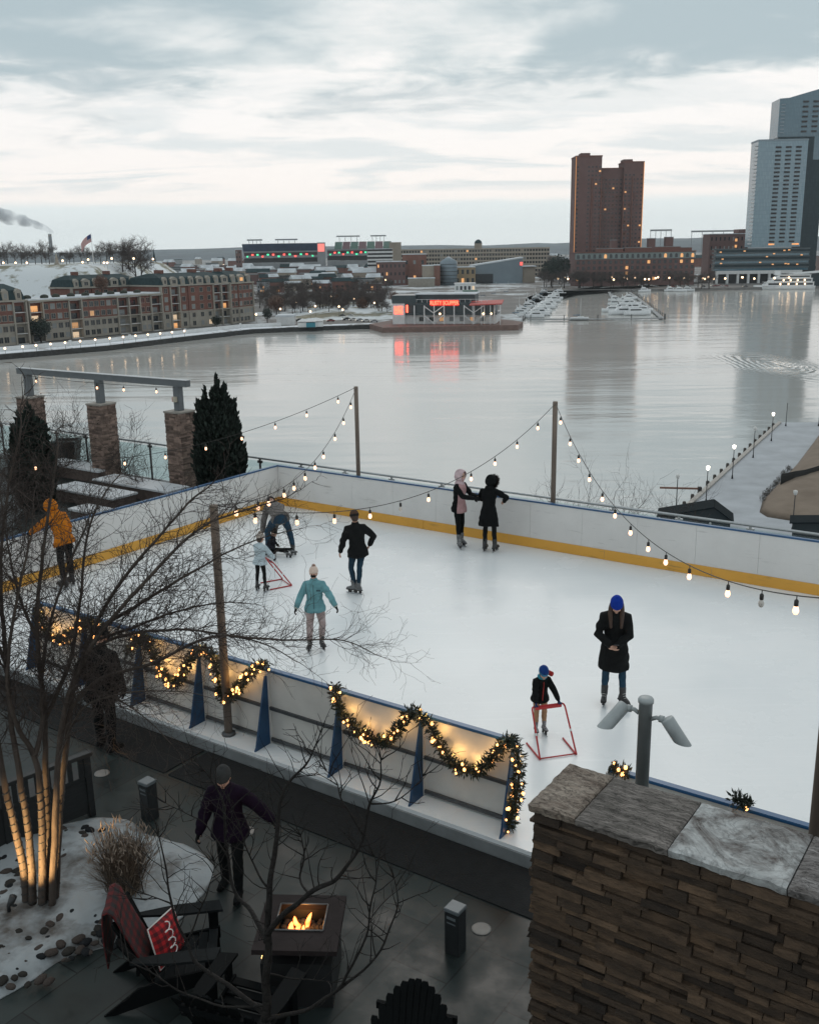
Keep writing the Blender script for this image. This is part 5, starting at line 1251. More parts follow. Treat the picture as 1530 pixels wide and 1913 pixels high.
        if front:
            fr_ = []
            for r_ in rr[:-1]:
                c_ = sum(r_, Vector()) / len(r_); n_ = len(r_); fr_.append([c_ + (r_[int(q)] .lerp(r_[(int(q) + 1) % n_], q - int(q)) - c_) * 1.02 + Y * .008 for q in [1.0 + (n_ / 2 - 2.0) * k_ / 10 for k_ in range(11)]])
            vs_ = [p for r_ in fr_ for p in r_]; m_ = 11; fb = MB().add(vs_, [(i * m_ + j, i * m_ + j + 1, (i + 1) * m_ + j + 1, (i + 1) * m_ + j) for i in range(len(fr_) - 1) for j in range(m_ - 1)], True); fo_ = fb.build('front_panel', front, t); md = fo_.modifiers.new('s', 'SOLIDIFY'); md.thickness = .012; md.offset = 0
        if zipc:
            z = MB(); z.bar(ch(hem, .132 + g + .008), ch(.02, .128 + g), .012 * s, .012, Y); z.bar(ch(.02, .128 + g), ch(.30, .113 + g + .004), .012 * s, .012, Y); z.bar(ch(.30, .113 + g + .004), ch(.47, .096 + g * .8), .012 * s, .012, Y); z.build('zip', zipc, t)
    if cuffs:
        for sg, sh, el, w, pm in arms:
            dn = (w - el).normalized(); MB().tube([w - dn * .05 * s, w - dn * .02 * s, w + dn * .012 * s], [.05 * s, .055 * s, .048 * s], 10).build('cuff', cuffs, t)
    if gloves:
        for sg, sh, el, w, pm in arms:
            b = MB(); dn = (w - el).normalized(); hand(b, w, dn, pm if pm is not None else X * -sg, sg, s * 1.04, curl, 1.25); cl('glove', b, gloves, .007, 2)
    # ---- head wear
    if hair:
        kind, m = hair; b = MB()
        he2 = lambda c, r: b.ell(h_(*c), tuple(q * hs for q in r), 14, 9, HM)
        he2((0, -.026, .035), (.086, .092, .100))
        if kind == 'long':
            for q in (-1, 1): seg(b, [h_(q * .075, -.005, .03), h_(q * .085, .005, -.06), nb + X * q * .085 * s + Y * .07 * s - Zs * .02 * s, ch(.33, .125 + bulk) + X * q * .075 * s], [.03 * hs, .034 * hs, .04 * s, .022 * s])
            seg(b, [h_(0, -.085, .0), h_(0, -.095, -.09), ch(.40, -.11 - bulk)], [.07 * hs, .075 * hs, .05 * s])
        if kind == 'short': he2((0, -.055, -.03), (.072, .055, .06))
        cl('hair', b, m, .010, 2)
    if hat:
        b = MB(); rr = []
        for z, r in ((-.002, .99), (.03, 1.03), (.065, .98), (.095, .82), (.115, .55), (.126, .25), (.128, .012)): rr.append([h_(.088 * r * math.cos(a), -.012 + .104 * r * math.sin(a), z + .026 - .02 * math.sin(a) * (1 if z < .05 else .3)) for a in [2 * math.pi * j / 20 for j in range(20)]])
        b.rings(rr, True, False); b.f.append(tuple(range(len(b.v) - 20, len(b.v)))); b.sm.append(True); ho = b.build('hat', hat, t); md = ho.modifiers.new('s', 'SOLIDIFY'); md.thickness = .006
        b = MB(); rr = []
        for z, r in ((-.008, 1.03), (.0, 1.09), (.034, 1.09), (.042, 1.03)): rr.append([h_(.088 * r * math.cos(a), -.012 + .104 * r * math.sin(a), z + .026 - .02 * math.sin(a)) for a in [2 * math.pi * j / 20 for j in range(20)]])
        b.rings(rr, True, False); b.build('hat_brim', stripe or hat, ho)
        if pom:
            b = MB(); rnd = random.Random(3); c = h_(0, -.02, .15)
            for _ in range(260):
                d = Vector((rnd.gauss(0, 1), rnd.gauss(0, 1), rnd.gauss(0, 1))).normalized(); x = d.orthogonal().normalized() * .006; b.add([c - x, c + x, c + d * .055 * hs], [(0, 1, 2)])
            b.build('pompom', pom, ho)
    if hood:
        b = MB(); rr = []
        for y, r in ((-.135, .05), (-.125, .66), (-.09, .93), (-.04, 1.04), (.01, 1.05), (.05, .99), (.078, .88)): rr.append([h_(.104 * r * math.cos(a), y - .02 * (math.sin(a) < 0) * math.sin(a) * -1, .018 + (.128 if math.sin(a) > 0 else .135) * r * math.sin(a)) for a in [2 * math.pi * j / 20 for j in range(20)]])
        b.rings(rr, True, False); ho = b.build('hood', hood, t); md = ho.modifiers.new('s', 'SOLIDIFY'); md.thickness = .014; md.offset = 0
        c = MB(); c.rings([ell_ring(nb + Zs * z * s, X, Y, r * s, r * s) for z, r in ((-.05, .12), (0, .105), (.04, .09))]); cl('hood_collar', c, hood)
        if fur:
            b = MB(); rnd = random.Random(4)
            for k in range(1600):
                a = rnd.uniform(0, 6.283); base = h_(.098 * math.cos(a), .078 + rnd.gauss(0, .01), .018 + .12 * math.sin(a)); d = (HR @ Vector((math.cos(a) + rnd.gauss(0, .5), rnd.gauss(.3, .6), math.sin(a) + rnd.gauss(0, .5)))).normalized(); x = d.orthogonal().normalized() * .004
                b.add([base - x, base + x, base + d * rnd.uniform(.05, .10) * hs], [(0, 1, 2)])
            b.build('fur_trim', fur, ho)
    if mask:
        b = MB(); b.ell(h_(0, .046, -.046), (.060 * hs, .056 * hs, .052 * hs), 14, 10, HM); cl('face_mask', b, mask, .009, 2)
    if scarf:
        b = MB(); rr = [nb + Zs * .02 * s + X * (.082 * s * math.cos(a)) + Y * (.085 * s * math.sin(a)) for a in [2 * math.pi * j / 16 for j in range(16)]]
        b.tube(rr, .036 * s, 8, closed=True); b.build('scarf', scarf, t)
    if eyes:
        for q in (-1, 1): e = MB().ell((0, 0, 0), .0105 * hs, 8, 6).build('eye', mat('eye_dark', (.03, .022, .018), .2, 0), t); e.location = h_(q * .030, .074, .008)
    # ---- feet
    bm_, sm_, tm_ = boot or (mat('skate_grey', (.16, .165, .17), .5, .2, 14), mat('skate_black', (.015, .015, .016), .5, .2, 10), mat('blade_steel', (.5, .52, .54), .25, 0, metal=.9))
    for hj, kn, an, fd, f in legs:
        rx = Vector((fd.y, -fd.x, 0)); g = an - Zu * (.085 * s + lift); fo = lambda x, y, z: g + rx * (x * s) + fd * (y * s) + Zu * (z * (s if shoe == 'skate' else s))
        lz = lift / s
        b = MB(); ax = (kn - an).normalized(); top = an + ax * (.13 if shoe == 'skate' else .08) * s
        seg(b, [top, an + Zu * .01 * s, fo(0, -.03, lz + .05)], [.056 * s, .052 * s, .046 * s]); b.rings([[fo(x * w, y, lz + .012 + z * h) for x, z in ((-1, 0), (-.9, .5), (-.5, 1), (.5, 1), (.9, .5), (1, 0))] for y, w, h in ((-.085, .025, .05), (-.07, .036, .085), (0, .038, .095), (.06, .043, .075), (.12, .044, .052), (.16, .034, .040), (.18, .014, .026))])
        sk = remesh(b, 'skate' if shoe == 'skate' else 'boot', bm_, t, .009 * s, 2)
        b = MB(); b.prism([(x, y) for x, y in ((-.036, -.085), (.036, -.085), (.04, 0), (.046, .11), (.034, .17), (0, .19), (-.034, .17), (-.046, .11), (-.04, 0))], 0, .018)
        b.v = [tuple(fo(x, y, lz - .002 + z)) for x, y, z in b.v]; b.build('sole', sm_, sk)
        if shoe == 'skate':
            b = MB()
            for y0, y1 in ((-.07, -.02), (.06, .13)): b.box((-.018, y0, .034), (.018, y1, lz))
            b.v = [tuple(fo(x, y, z)) for x, y, z in b.v]; b.build('blade_holder', sm_, sk)
            b = MB(); b.extr([(-.003, -.10, .036), (-.003, -.11, .012), (-.003, -.09, .0), (-.003, .15, .0), (-.003, .185, .012), (-.003, .19, .036)], (.006, 0, 0)); b.v = [tuple(fo(x, y, z)) for x, y, z in b.v]; b.build('blade', tm_, sk, fix=True)
            b = MB()
            for k in range(5): z = .07 + k * .028; b.tube([fo(-.03, .075 - k * .018, lz + z), fo(0, .092 - k * .02, lz + z + .012), fo(.03, .075 - k * .018, lz + z)], .0035 * s, 5)
            b.build('laces', mat('white_laces', (.6, .6, .58), .7, 0), sk)
    return t, dict(hc=hc, arms=arms, P0=P0, ch=ch, h_=h_, X=X, Y=Y, Z=Zs)
K = lambda n, c, r=.85, **k: mat('cloth_' + n, c, r, k.pop('var', .2), k.pop('vs', 9), k.pop('bump', .35), bs=k.pop('bs', 14), bd=.03, spec=.12, **k)
BLK = K('black', (.0065, .0075, .008)); BLK2 = K('black_soft', (.010, .011, .0115)); JEAN = K('jeans', (.022, .052, .085)); DJEAN = K('dark_jeans', (.018, .040, .062))
SKB = (mat('skate_dark', (.03, .03, .032), .45, .3, 14), mat('skate_black', (.015, .015, .016), .5, .2, 10), mat('blade_steel', (.5, .52, .54), .25, 0, metal=.9))
SKG = (mat('skate_grey', (.12, .125, .13), .5, .5, 18), SKB[1], SKB[2])
SKW = (mat('skate_pale', (.38, .38, .40), .5, .4, 16, c2=(.05, .05, .06)), SKB[1], SKB[2])
BROWNHAIR = mat('brown_hair', (.045, .024, .015), .6, .4, 40, stretch=(6, 6, .6))
dirang = lambda v: math.degrees(math.atan2(v.y, v.x))

# man in the orange jacket leaning on the left board
po = UV(.74, 7.32); person('person in an orange jacket leaning on the rink board behind the bare tree', po, 148, 1.76, lean=20, hip=(0, -.08, 0), hL=(-.30, .52, 1.13), hR=(.27, .16, .92), eL=(-1, -.2, -.2), eR=(1, -.4, .1), hp=34,
       jacket=K('orange', (.46, .15, .012), var=.25), hem=-.12, bulk=.035, pants=BLK2, leg=1.08, boot=SKB, hood=K('orange', (.46, .15, .012)), eyes=False, fL=(-.12, -.1, 10, 0), fR=(.12, -.05, -10, 0), gloves=BLK)
# adult bending over the fallen child
pb = P(524, 1038); person('person in grey jacket and jeans bending over a fallen child', pb, 112, 1.74, lean=72, hip=(0, -.10, -.10), fL=(-.27, -.02, 14, 0), fR=(.30, .02, -14, 0), hL=(-.30, .34, .44), hR=(-.02, .40, .42), eL=(-.8, 0, .3), eR=(.8, 0, .3), hp=10,
       jacket=K('heather_grey', (.15, .14, .135), var=.3, vs=25), hem=-.075, flare=1.0, bulk=.03, pants=JEAN, leg=1.12, boot=SKB, hat=K('charcoal', (.05, .05, .055)), eyes=False)
pc = P(508, 1038); person('small child in dark clothes sitting on the ice under the bending adult', pc, -8, .98, lean=8, hip=(0, 0, -.47), kid=True, fL=(-.10, .46, 12, -.03), fR=(.10, .40, -12, -.03), hL=(-.25, .05, .20), hR=(.24, .12, .24), jacket=K('navy_black', (.018, .018, .024)), bulk=.035, pants=BLK, boot=SKG, hat=BLK2, gloves=BLK, hp=10)
# child with the pale blue coat and a skating aid
pk = P(489, 1105); person('small child in a pale blue coat holding a red skating aid', pk, 62, 1.06, lean=6, kid=True, hL=(-.20, .30, .56), hR=(.20, .30, .56), jacket=K('ice_blue', (.42, .50, .54)), hem=-.12, flare=1.14, bulk=.045, pants=BLK2, boot=SKB, hat=K('beige_knit', (.34, .30, .27)), pom=K('beige_fluff', (.42, .37, .33)), gloves=BLK, eyes=False, hair=('short', BROWNHAIR))
# man in black, back to the camera
pm = P(668, 1110); person('person in black jacket and slim jeans with one hand on the hip', pm, 98, 1.60, lean=-2, side=-4, hip=(.03, 0, 0), twist=-6, fL=(-.06, .03, 58, 0), fR=(.02, -.04, 40, 0), hL=(-.30, .10, .86), hR=(.27, .08, .97), eL=(-.5, -.8, 0), eR=(1, -.5, .1), hp=6, hy=-14,
       jacket=BLK2, hem=-.16, bulk=.032, flare=1.04, pants=DJEAN, leg=.98, boot=SKG, hat=K('brown_knit', (.075, .045, .032)), stripe=K('black_band', (.02, .018, .018)), hair=('short', BROWNHAIR), eyes=False)
# girl in the teal jacket
pg = P(592, 1212); TEAL = K('teal', (.135, .30, .335)); t, k = person('child in a teal jacket and black mask gliding with arms out', pg, 268, 1.36, lean=2, kid=False, fL=(-.10, .06, 28, .02), fR=(.10, .10, -6, 0), hL=(-.40, .10, .72), hR=(.34, .10, .68), eL=(-.7, -.6, .2), eR=(.7, -.6, .2), hp=-14,
       jacket=TEAL, hem=-.15, bulk=.035, flare=1.02, pants=mat('pink_camo', (.22, .16, .155), .85, 0, 11, .3, c2=(.46, .38, .37)), leg=1.22, boot=SKB, hat=K('cream_fluff', (.62, .50, .43)), mask=BLK, gloves=BLK, cuffs=K('cream_cuff', (.55, .50, .42)), zipc=mat('dark_teal_zip', (.04, .10, .12), .6, 0), hair=('short', mat('auburn_hair', (.22, .09, .045), .6, .3, 40)), pom=K('cream_pom', (.60, .46, .40)))
MB().box((-.035, -.004, -.012), (.035, .004, .012)).build('chest_mark', mat('dark_teal_mark', (.02, .06, .08), .6, 0), t).matrix_local = Matrix.Translation(k['ch'](.36, .17) - k['X'] * .085)
# pair at the wall
pp = P(857, 1021); person('person in pink hooded vest and mask at the far rink board', pp, -38, 1.68, lean=3, hL=(-.06, .44, 1.22), hR=(.14, .50, 1.22), eL=(-.5, .1, -1), eR=(.6, -.1, -1), hp=6, twist=4, jacket=BLK, front=K('dusty_pink', (.44, .27, .275)), hem=-.15, bulk=.018, flare=1.02, pants=BLK, leg=.92, boot=SKG, hood=K('pale_pink', (.52, .40, .42)),
       mask=K('pink_mask', (.56, .36, .37)), hair=('short', BROWNHAIR), gloves=BLK, fL=(-.07, .02, -18, 0), fR=(.10, .08, -42, 0))
pq = P(914, 1031); person('person in a black coat with furry hood leaning on the far rink board', pq, 62, 1.64, lean=15, hip=(0, -.05, 0), side=-5, hL=(-.22, .40, 1.06), hR=(.20, .34, 1.10), eL=(-1, -.4, -.4), eR=(1, -.3, .1), hp=22, hy=10, jacket=BLK, hem=-.36, flare=1.18, bulk=.024, pants=BLK2, leg=.95, boot=SKB, hood=BLK, fur=K('dark_fur', (.022, .017, .015)), eyes=False, fL=(-.11, 0, 6, 0), fR=(.12, .02, -6, 0))
# person on the phone
ph = P(1143, 1314); t, k = person('person in a long black coat and blue beanie looking down at a phone', ph, 262, 1.64, lean=5, hL=(-.015, .285, 1.03), hR=(.075, .27, 1.02), eL=(-1, -.5, -.1), eR=(1, -.5, -.1), palmL=(0, -.1, 1), palmR=(0, -.1, 1), hp=30, jacket=BLK2, hem=-.40, flare=1.10, bulk=.030, pants=JEAN, leg=.95, boot=SKB, hat=K('royal_blue', (.008, .035, .28)), hair=('long', BROWNHAIR), curl=.45, fL=(-.14, .08, 30, 0), fR=(.12, .02, -8, 0))
w0 = (k['arms'][0][3] + k['arms'][1][3]) / 2
mp = t.matrix_basis.copy(); mp = Matrix.Translation(t.location) @ Matrix.Rotation(t.rotation_euler.z, 4, 'Z')
cp = mp @ (w0 + Vector((-.03, .075, .035))); phn = thing('phone', 'small phone held in the hands of the person in the blue beanie', 'phone', cp, t.rotation_euler.z)
MB().cbox((0, 0, 0), (.07, .14, .009), Matrix.Rotation(R_(24), 4, 'X')).build('body', mat('phone_black', (.02, .02, .022), .3, 0), phn, bevel=.002)
MB().cbox((0, 0, .0055), (.062, .125, .002), Matrix.Rotation(R_(24), 4, 'X')).build('screen', mat('phone_screen', (.2, .22, .25), .1, 0), phn)
# child with the red skating aid
pj = Vector((1.745, 12.53, 0)); CY = mat('blue_cyan_knit', (.008, .045, .16), .85, 0, 14, .3, c2=(.03, .22, .36)); t, k = person('child in black jacket with red zip and blue hat behind a skating aid', pj, 284, .95, lean=12, kid=True, hL=(-.165, .27, .60), hR=(.165, .27, .60), eL=(-1, -.5, 0), eR=(1, -.5, 0), hp=22, jacket=BLK, hem=-.13, bulk=.042, flare=1.04, pants=K('tan', (.33, .20, .12)), leg=1.12, boot=SKW, hat=K('deep_blue', (.010, .040, .17)), stripe=CY, scarf=K('cyan_scarf', (.03, .22, .30)), gloves=K('navy_glove', (.015, .025, .08)),
       zipc=mat('red_zip', (.45, .03, .025), .6, 0), fL=(-.06, .02, 6, 0), fR=(.06, .02, -6, 0))
b = MB(); b.tube([k['ch'](.46) - k['X'] * .02 + k['Y'] * -.11, k['ch'](.55) + k['X'] * -.11 + k['Y'] * -.08, k['ch'](.58) + k['X'] * -.14 + k['Y'] * .0], .035, 8); b.build('red_hood', K('red_lining', (.36, .03, .03)), t)
# people on the terrace
pd = P(200, 1398, PZ); person('dark clothed person standing on the rubber mat behind the multi stemmed tree', pd, 72, 1.74, lean=9, hL=(-.27, .16, .95), hR=(.28, .10, .88), jacket=BLK, hem=-.20, bulk=.05, flare=1.05, pants=BLK, leg=1.15, shoe='boot', boot=(BLK2, BLK, BLK), hat=BLK, gloves=BLK, eyes=False, fL=(-.14, .08, 10, 0), fR=(.14, -.05, -14, 0), hp=12)
pu = P(438, 1662, PZ); PUR = K('dark_purple', (.009, .004, .012)); person('person in a dark purple jacket and grey beanie walking on the terrace', pu, 262, 1.52, lean=6, hL=(-.44, -.08, .84), hR=(.30, .12, .76), eL=(-.5, -.6, -.4), jacket=PUR, hem=-.16, bulk=.04, pants=BLK, leg=1.1, shoe='boot', boot=(BLK2, BLK, BLK), hat=K('grey_knit', (.045, .047, .047)), gloves=BLK, fL=(-.10, .14, 4, 0), fR=(.12, -.08, -10, 0), hp=18, zipc=mat('dark_zip', (.01, .01, .012), .5, 0), hair=('short', BROWNHAIR))

# red skating aids
M_RED = mat('red_painted_tube', (.42, .022, .025), .4, .1, 8)
def skate_aid(label, loc, face, w=.40):
    """front faces +y; the bar is held from behind (-y)"""
    t = thing('skating_aid', label, 'skating aid', loc, R_(face - 90)); r = .0125
    for s in (-1, 1):
        b = MB(); x = s * w / 2
        b.tube(catmull([Vector((x * .62, -.16, .575)), Vector((x * .86, -.16, .575)), Vector((x * .97, -.14, .555)), Vector((x * 1.0, -.08, .48)), Vector((x * 1.08, .20, .07)), Vector((x * 1.09, .235, .022)), Vector((x * 1.09, .21, .014)), Vector((x * 1.09, .15, .013)), Vector((x * 1.12, -.24, .013))], 4), r, 8)
        b.build('side_frame', M_RED, t)
        MB().tube([(x * .60, -.16, .575), (x * .85, -.16, .575)], .017, 8).build('grip', mat('navy_grip', (.015, .03, .09), .6, 0), t)
        MB().tube([(x * 1.035, .045, .295), (x * 1.042, .065, .267)], .0145, 8).build('white_band', mat('white_band', (.7, .7, .7), .5, 0), t)
    MB().tube([(-w * .545, .215, .016), (w * .545, .215, .016)], .009, 8).build('front_bar', M_RED, t)
    b = MB(); b.tube([(-w * .31, -.16, .575), (w * .31, -.16, .575)], r, 8); b.box((-w * .40, -.155, .535), (w * .40, -.135, .572)); b.build('handle', M_RED, t)
skate_aid('red tubular skating aid in front of the child in the blue hat', Vector((1.85, 12.08, 0)), 284, .47)
skate_aid('red tubular skating aid held by the child in the pale blue coat', pk + Vector((.24, .40, 0)), 30, .44)

# ================================================================== ACROSS THE WATER
GZ = LZ + .0
M_CREAM = mat('cream_stone', (.31, .285, .245), .8, .12, .4); M_BRICK = mat('red_brick', (.17, .075, .058), .85, .2, .8); M_BRICKD = mat('tower_brick', (.148, .084, .077), .85, .12, .2); M_SLATE = mat('green_slate_roof', (.026, .047, .052), .85, .25, .5, spec=.2)
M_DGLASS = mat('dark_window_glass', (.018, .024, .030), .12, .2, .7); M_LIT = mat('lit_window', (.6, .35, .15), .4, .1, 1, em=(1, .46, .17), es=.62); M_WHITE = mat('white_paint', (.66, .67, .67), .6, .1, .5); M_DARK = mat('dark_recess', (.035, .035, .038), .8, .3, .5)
M_TAN = mat('tan_concrete', (.33, .285, .235), .85, .1, .1); M_GREY = mat('grey_concrete', (.27, .285, .295), .85, .12, .1); M_BLUEG = mat('blue_grey_metal', (.20, .25, .285), .5, .08, .08, metal=.2); M_SNOWR = mat('snowy_roof', (.58, .62, .65), .9, .25, .12); M_BLK = mat('black_iron', (.02, .021, .022), .6, .2, 3)
_wr = random.Random(99); M_BLIND = mat('pale_blind', (.22, .235, .24), .5, .1, 1); M_LIT2 = mat('dim_lit_window', (.4, .25, .12), .4, .2, 1, em=(1, .50, .22), es=.35); M_LIT3 = mat('pale_lit_window', (.5, .4, .28), .4, .2, 1, em=(1, .72, .46), es=.5)
def flatten(b, M): b.v = [tuple(M @ Vector(q)) for q in b.v]; return b
WIN = {}
def win_mesh(w, h, frame=True):
    k = (round(w, 2), round(h, 2), frame)
    if k not in WIN:
        f = None
        if frame:
            b = MB(); t = .16
            for q in (((-w / 2, -.10, -h / 2), (-w / 2 + t, .05, h / 2)), ((w / 2 - t, -.10, -h / 2), (w / 2, .05, h / 2)), ((-w / 2 + t, -.10, h / 2 - t), (w / 2 - t, .05, h / 2)), ((-w / 2 + t, -.12, -h / 2), (w / 2 - t, .05, -h / 2 + t)), ((-.05, -.085, -h / 2 + t), (.05, .05, h / 2 - t))): b.box(*q)
            f = b.mesh('window', M_CREAM)
            w, h = w - 2 * t, h - 2 * t
        p = [MB().box((-w / 2, -.045, -h / 2), (w / 2, .04, h / 2)).mesh('pane', m) for m in (M_DGLASS, M_DGLASS, M_DGLASS, M_BLIND, M_LIT, M_LIT2, M_LIT3)]
        WIN[k] = (f, p)
    return WIN[k]
def window(parent, x, z, w, h, y=0, lit=False, frame=True):
    f, p = win_mesh(w, h, frame); lit = _wr.randrange(4, 7) if lit else _wr.randrange(4)
    if frame: a = inst('window', f, parent, (x, y, z)); inst('pane', p[lit], a); return a
    return inst('window', p[lit], parent, (x, y, z))
def window_grid(t, cells, w, h, y=0, litp=.05, rnd=None, cap=96, frame=False):
    """cells: (x, z); the first ones are parts of their own, the remainder one stuff part"""
    rnd = rnd or random.Random(1); cells = list(cells)
    for x, z in cells[:cap]: window(t, x, z, w, h, y, rnd.random() < litp, frame)
    if len(cells) > cap:
        for lit in (0, 1):
            b = MB()
            for x, z in cells[cap:]:
                if (rnd.random() < litp) == bool(lit): b.box((x - w / 2, y - .045, z - h / 2), (x + w / 2, y + .04, z + h / 2))
            if b.v: o = b.build('remaining_windows', M_LIT if lit else M_DGLASS, t); o['kind'] = 'stuff'
def apartment(label, a, c, floors, fh, bays, roof, depth, seed, rh=6, stone=2, dorm=True):
    rnd = random.Random(seed); d = (c - a); d.z = 0; L = d.length; rz = math.atan2(d.y, d.x); t = thing('apartment_building', label, 'building', (a.x, a.y, GZ + .2), rz)
    H = floors * fh; n = len(bays); bw = L / n
    sb, bb = MB(), MB()
    for i, k in enumerate(bays):
        y0 = 1.7 if k == 'L' else (-.5 if k == 'P' else 0)
        sb.box((i * bw, y0, 0), ((i + 1) * bw, depth, stone * fh)); bb.box((i * bw + .002, y0 + .004, stone * fh + .004), ((i + 1) * bw - .002, depth - .004, H))
        if k == 'L':
            for f in range(floors + 1):
                MB().box((i * bw + .01, -.1, f * fh - .12), ((i + 1) * bw - .01, 1.68, f * fh + .12)).build('balcony_slab', M_WHITE, t)
                if f < floors:
                    r = MB()
                    for q in range(8): r.box((i * bw + .4 + (bw - .8) * q / 7 - .03, .0, f * fh + .13), (i * bw + .4 + (bw - .8) * q / 7 + .03, .06, f * fh + 1.1))
                    r.box((i * bw + .2, -.01, f * fh + 1.101), ((i + 1) * bw - .2, .07, f * fh + 1.16)); r.build('balcony_railing', M_BLK, t)
                    window(t, (i + .5) * bw, f * fh + 1.5, bw * .6, 2.4, 1.69, rnd.random() < .10, False)
        else:
            for f in range(floors):
                m = 2 if bw > 5.5 else 1
                for q in range(m): window(t, (i + (q + .5) / m) * bw, f * fh + fh * .52, min(2.5, bw * .40), fh * .60, y0 - .02, rnd.random() < .055)
    sb.build('stone_base', M_CREAM, t); bb.build('brick_wall', M_BRICK, t)
    for i in range(n + 1):
        if i in (0, n) or 'L' in (bays[i - 1], bays[min(i, n - 1)]): MB().box((i * bw - .35, -.62, 0), (i * bw + .35, 1.0, H + .2)).build('pilaster', M_CREAM, t)
    MB().box((-.6, -.95, H + .201), (L + .6, depth + .3, H + .9)).build('cornice', M_CREAM, t); MB().box((-.2, -.66, stone * fh - .2), (L + .2, -.012 if 'P' not in bays else -.52, stone * fh + .25)).build('string_course', M_CREAM, t)
    if roof == 'mansard':
        z0 = H + .901; b = MB(); b.rings([[Vector(q) for q in ((-.1, -.1, z0), (L + .1, -.1, z0), (L + .1, depth, z0), (-.1, depth, z0))], [Vector(q) for q in ((.8, 1.4, z0 + rh * .62), (L - .8, 1.4, z0 + rh * .62), (L - .8, depth - 1.4, z0 + rh * .62), (.8, depth - 1.4, z0 + rh * .62))], [Vector(q) for q in ((4, depth * .42, z0 + rh), (L - 4, depth * .42, z0 + rh), (L - 4, depth * .58, z0 + rh), (4, depth * .58, z0 + rh))]], False)
        r = b.build('roof', M_SLATE, t, fix=True)
        for i in range(n):
            w = bw * (.8 if i % 3 == 1 else .46); x = (i + .5) * bw; q = MB().box((x - w / 2, -.2, z0 + .01), (x + w / 2, 2.2, z0 + rh * .52)); q.extr([(x - w / 2 - .15, -.3, z0 + rh * .521), (x + w / 2 + .15, -.3, z0 + rh * .521), (x, -.3, z0 + rh * .72)], (0, 2.4, 0)); dm = q.build('dormer', M_CREAM, r, fix=True)
            window(t, x, z0 + rh * .27, w * .55, rh * .36, -.22, rnd.random() < .12)
        for x in (L * .22, L * .7): MB().box((x - 1, depth * .4, z0 + rh * .7), (x + 1, depth * .6, z0 + rh + 1.6)).build('chimney', M_BRICK, r)
    else:
        MB().box((-.1, -.1, H + .901), (L + .1, depth - .2, H + 1.5)).build('roof', M_SNOWR, t)
        for q in range(9): MB().ell((L * (.05 + .1 * q), 3 + rnd.uniform(0, 3), H + 2.0), (2.2, 1.2, 1.1), 9, 6).build('roof_shrub', mat('roof_planting', (.035, .04, .03), .9, .4, 1), t)
    return t
A0, A1 = P(-120, 658, GZ), P(57, 643, GZ); apartment('brick and cream apartment block with green mansard roof cut by the picture edge', A0, A1, 4, 4.4, 'WWLWPWL', 'mansard', 22, 1, 6.5)
B0, B1 = P(62, 641, GZ), P(306, 617, GZ); apartment('long low brick and cream apartment block with planted flat roof', B0, B1, 4, 4.2, 'LWWLPWWLLWL', 'flat', 22, 2)
C0, C1 = P(307, 617, GZ), P(432, 606, GZ); apartment('tall brick and cream apartment block with dormers in its green roof', C0, C1, 5, 4.1, 'WLWPPWLL', 'mansard', 26, 3, 5.4)
E0, E1 = P(434, 606, GZ), P(470, 600, GZ); apartment('corner pavilion of the apartment row with a cream gable', E0, E1 + Vector((2, -3, 0)), 5, 4.05, 'WPW', 'mansard', 20, 4, 5.8)
nB = (B1 - B0).normalized(); nB = Vector((-nB.y, nB.x, 0)); apartment('rear brick apartment block with green mansard roof rising behind the low one', B0.lerp(B1, .60) + nB * 28, B1 + nB * 25 + (B1 - B0).normalized() * 8, 5, 4.1, 'WWPWWPW', 'mansard', 18, 5, 5.4)

# white garden wall and piers along the promenade
pw = PROM[0:19]
def garden_wall():
    t = thing('promenade_wall', 'long white garden wall between the promenade and the apartments', 'wall', PROM[3]); o = PROM[3]
    pts = [Vector((q.x, q.y, 0)) for q in pw]; b = MB(); rr = []
    for k, q in enumerate(pts):
        d = (pts[min(k + 1, len(pts) - 1)] - pts[max(0, k - 1)]).normalized(); n = Vector((-d.y, d.x, 0)); a = q + n * 9.2; c = q + n * 9.7
        rr.append([Vector((a.x, a.y, LZ)) - o, Vector((c.x, c.y, LZ)) - o, Vector((c.x, c.y, LZ + 2.0)) - o, Vector((a.x, a.y, LZ + 2.0)) - o])
        if k % 3 == 1: MB().cbox((a.x - o.x, a.y - o.y, LZ + 1.3 - o.z), (1.0, 1.0, 2.6)).build('pier', M_WHITE, t)
    b.rings(rr, False); b.build('wall', M_WHITE, t, fix=True)
garden_wall()

# street lamps
M_GLOBE = mat('lit_globe', (1, .85, .65), .3, 0, em=(1, .66, .38), es=3.2); M_GLOBEC = mat('lit_globe_white', (1, .95, .85), .3, 0, em=(1, .90, .74), es=2.6); M_GLOBEO = mat('globe_off', (.6, .6, .58), .3, .05, 3)
def lamp_meshes(h, r, lit=M_GLOBE, pr=.07):
    p = MB().lathe([(pr * 2, 0), (pr * 1.4, .5), (pr, .7), (pr * .8, h)], 7).mesh('post', M_BLK); g = MB().ell((0, 0, h + r), r, 9, 7).mesh('globe', lit); return p, g
def street_lamp(me, loc, label, group): t = thing('street_lamp', label, 'street lamp', loc, 0, group); inst('post', me[0], t); inst('globe', me[1], t); return t
LP1 = lamp_meshes(2.9, .42)
for x in (12, 45, 70, 97, 124, 152, 180, 207, 232, 255, 278, 301, 323, 346):
    y = 664 - x * .1045 if x < 200 else 643 - (x - 200) * .105; q = P(x, y + 5, LZ + .25); street_lamp(LP1, q, 'lit globe lamp on the white promenade in front of the apartments', 'lamps along the promenade')

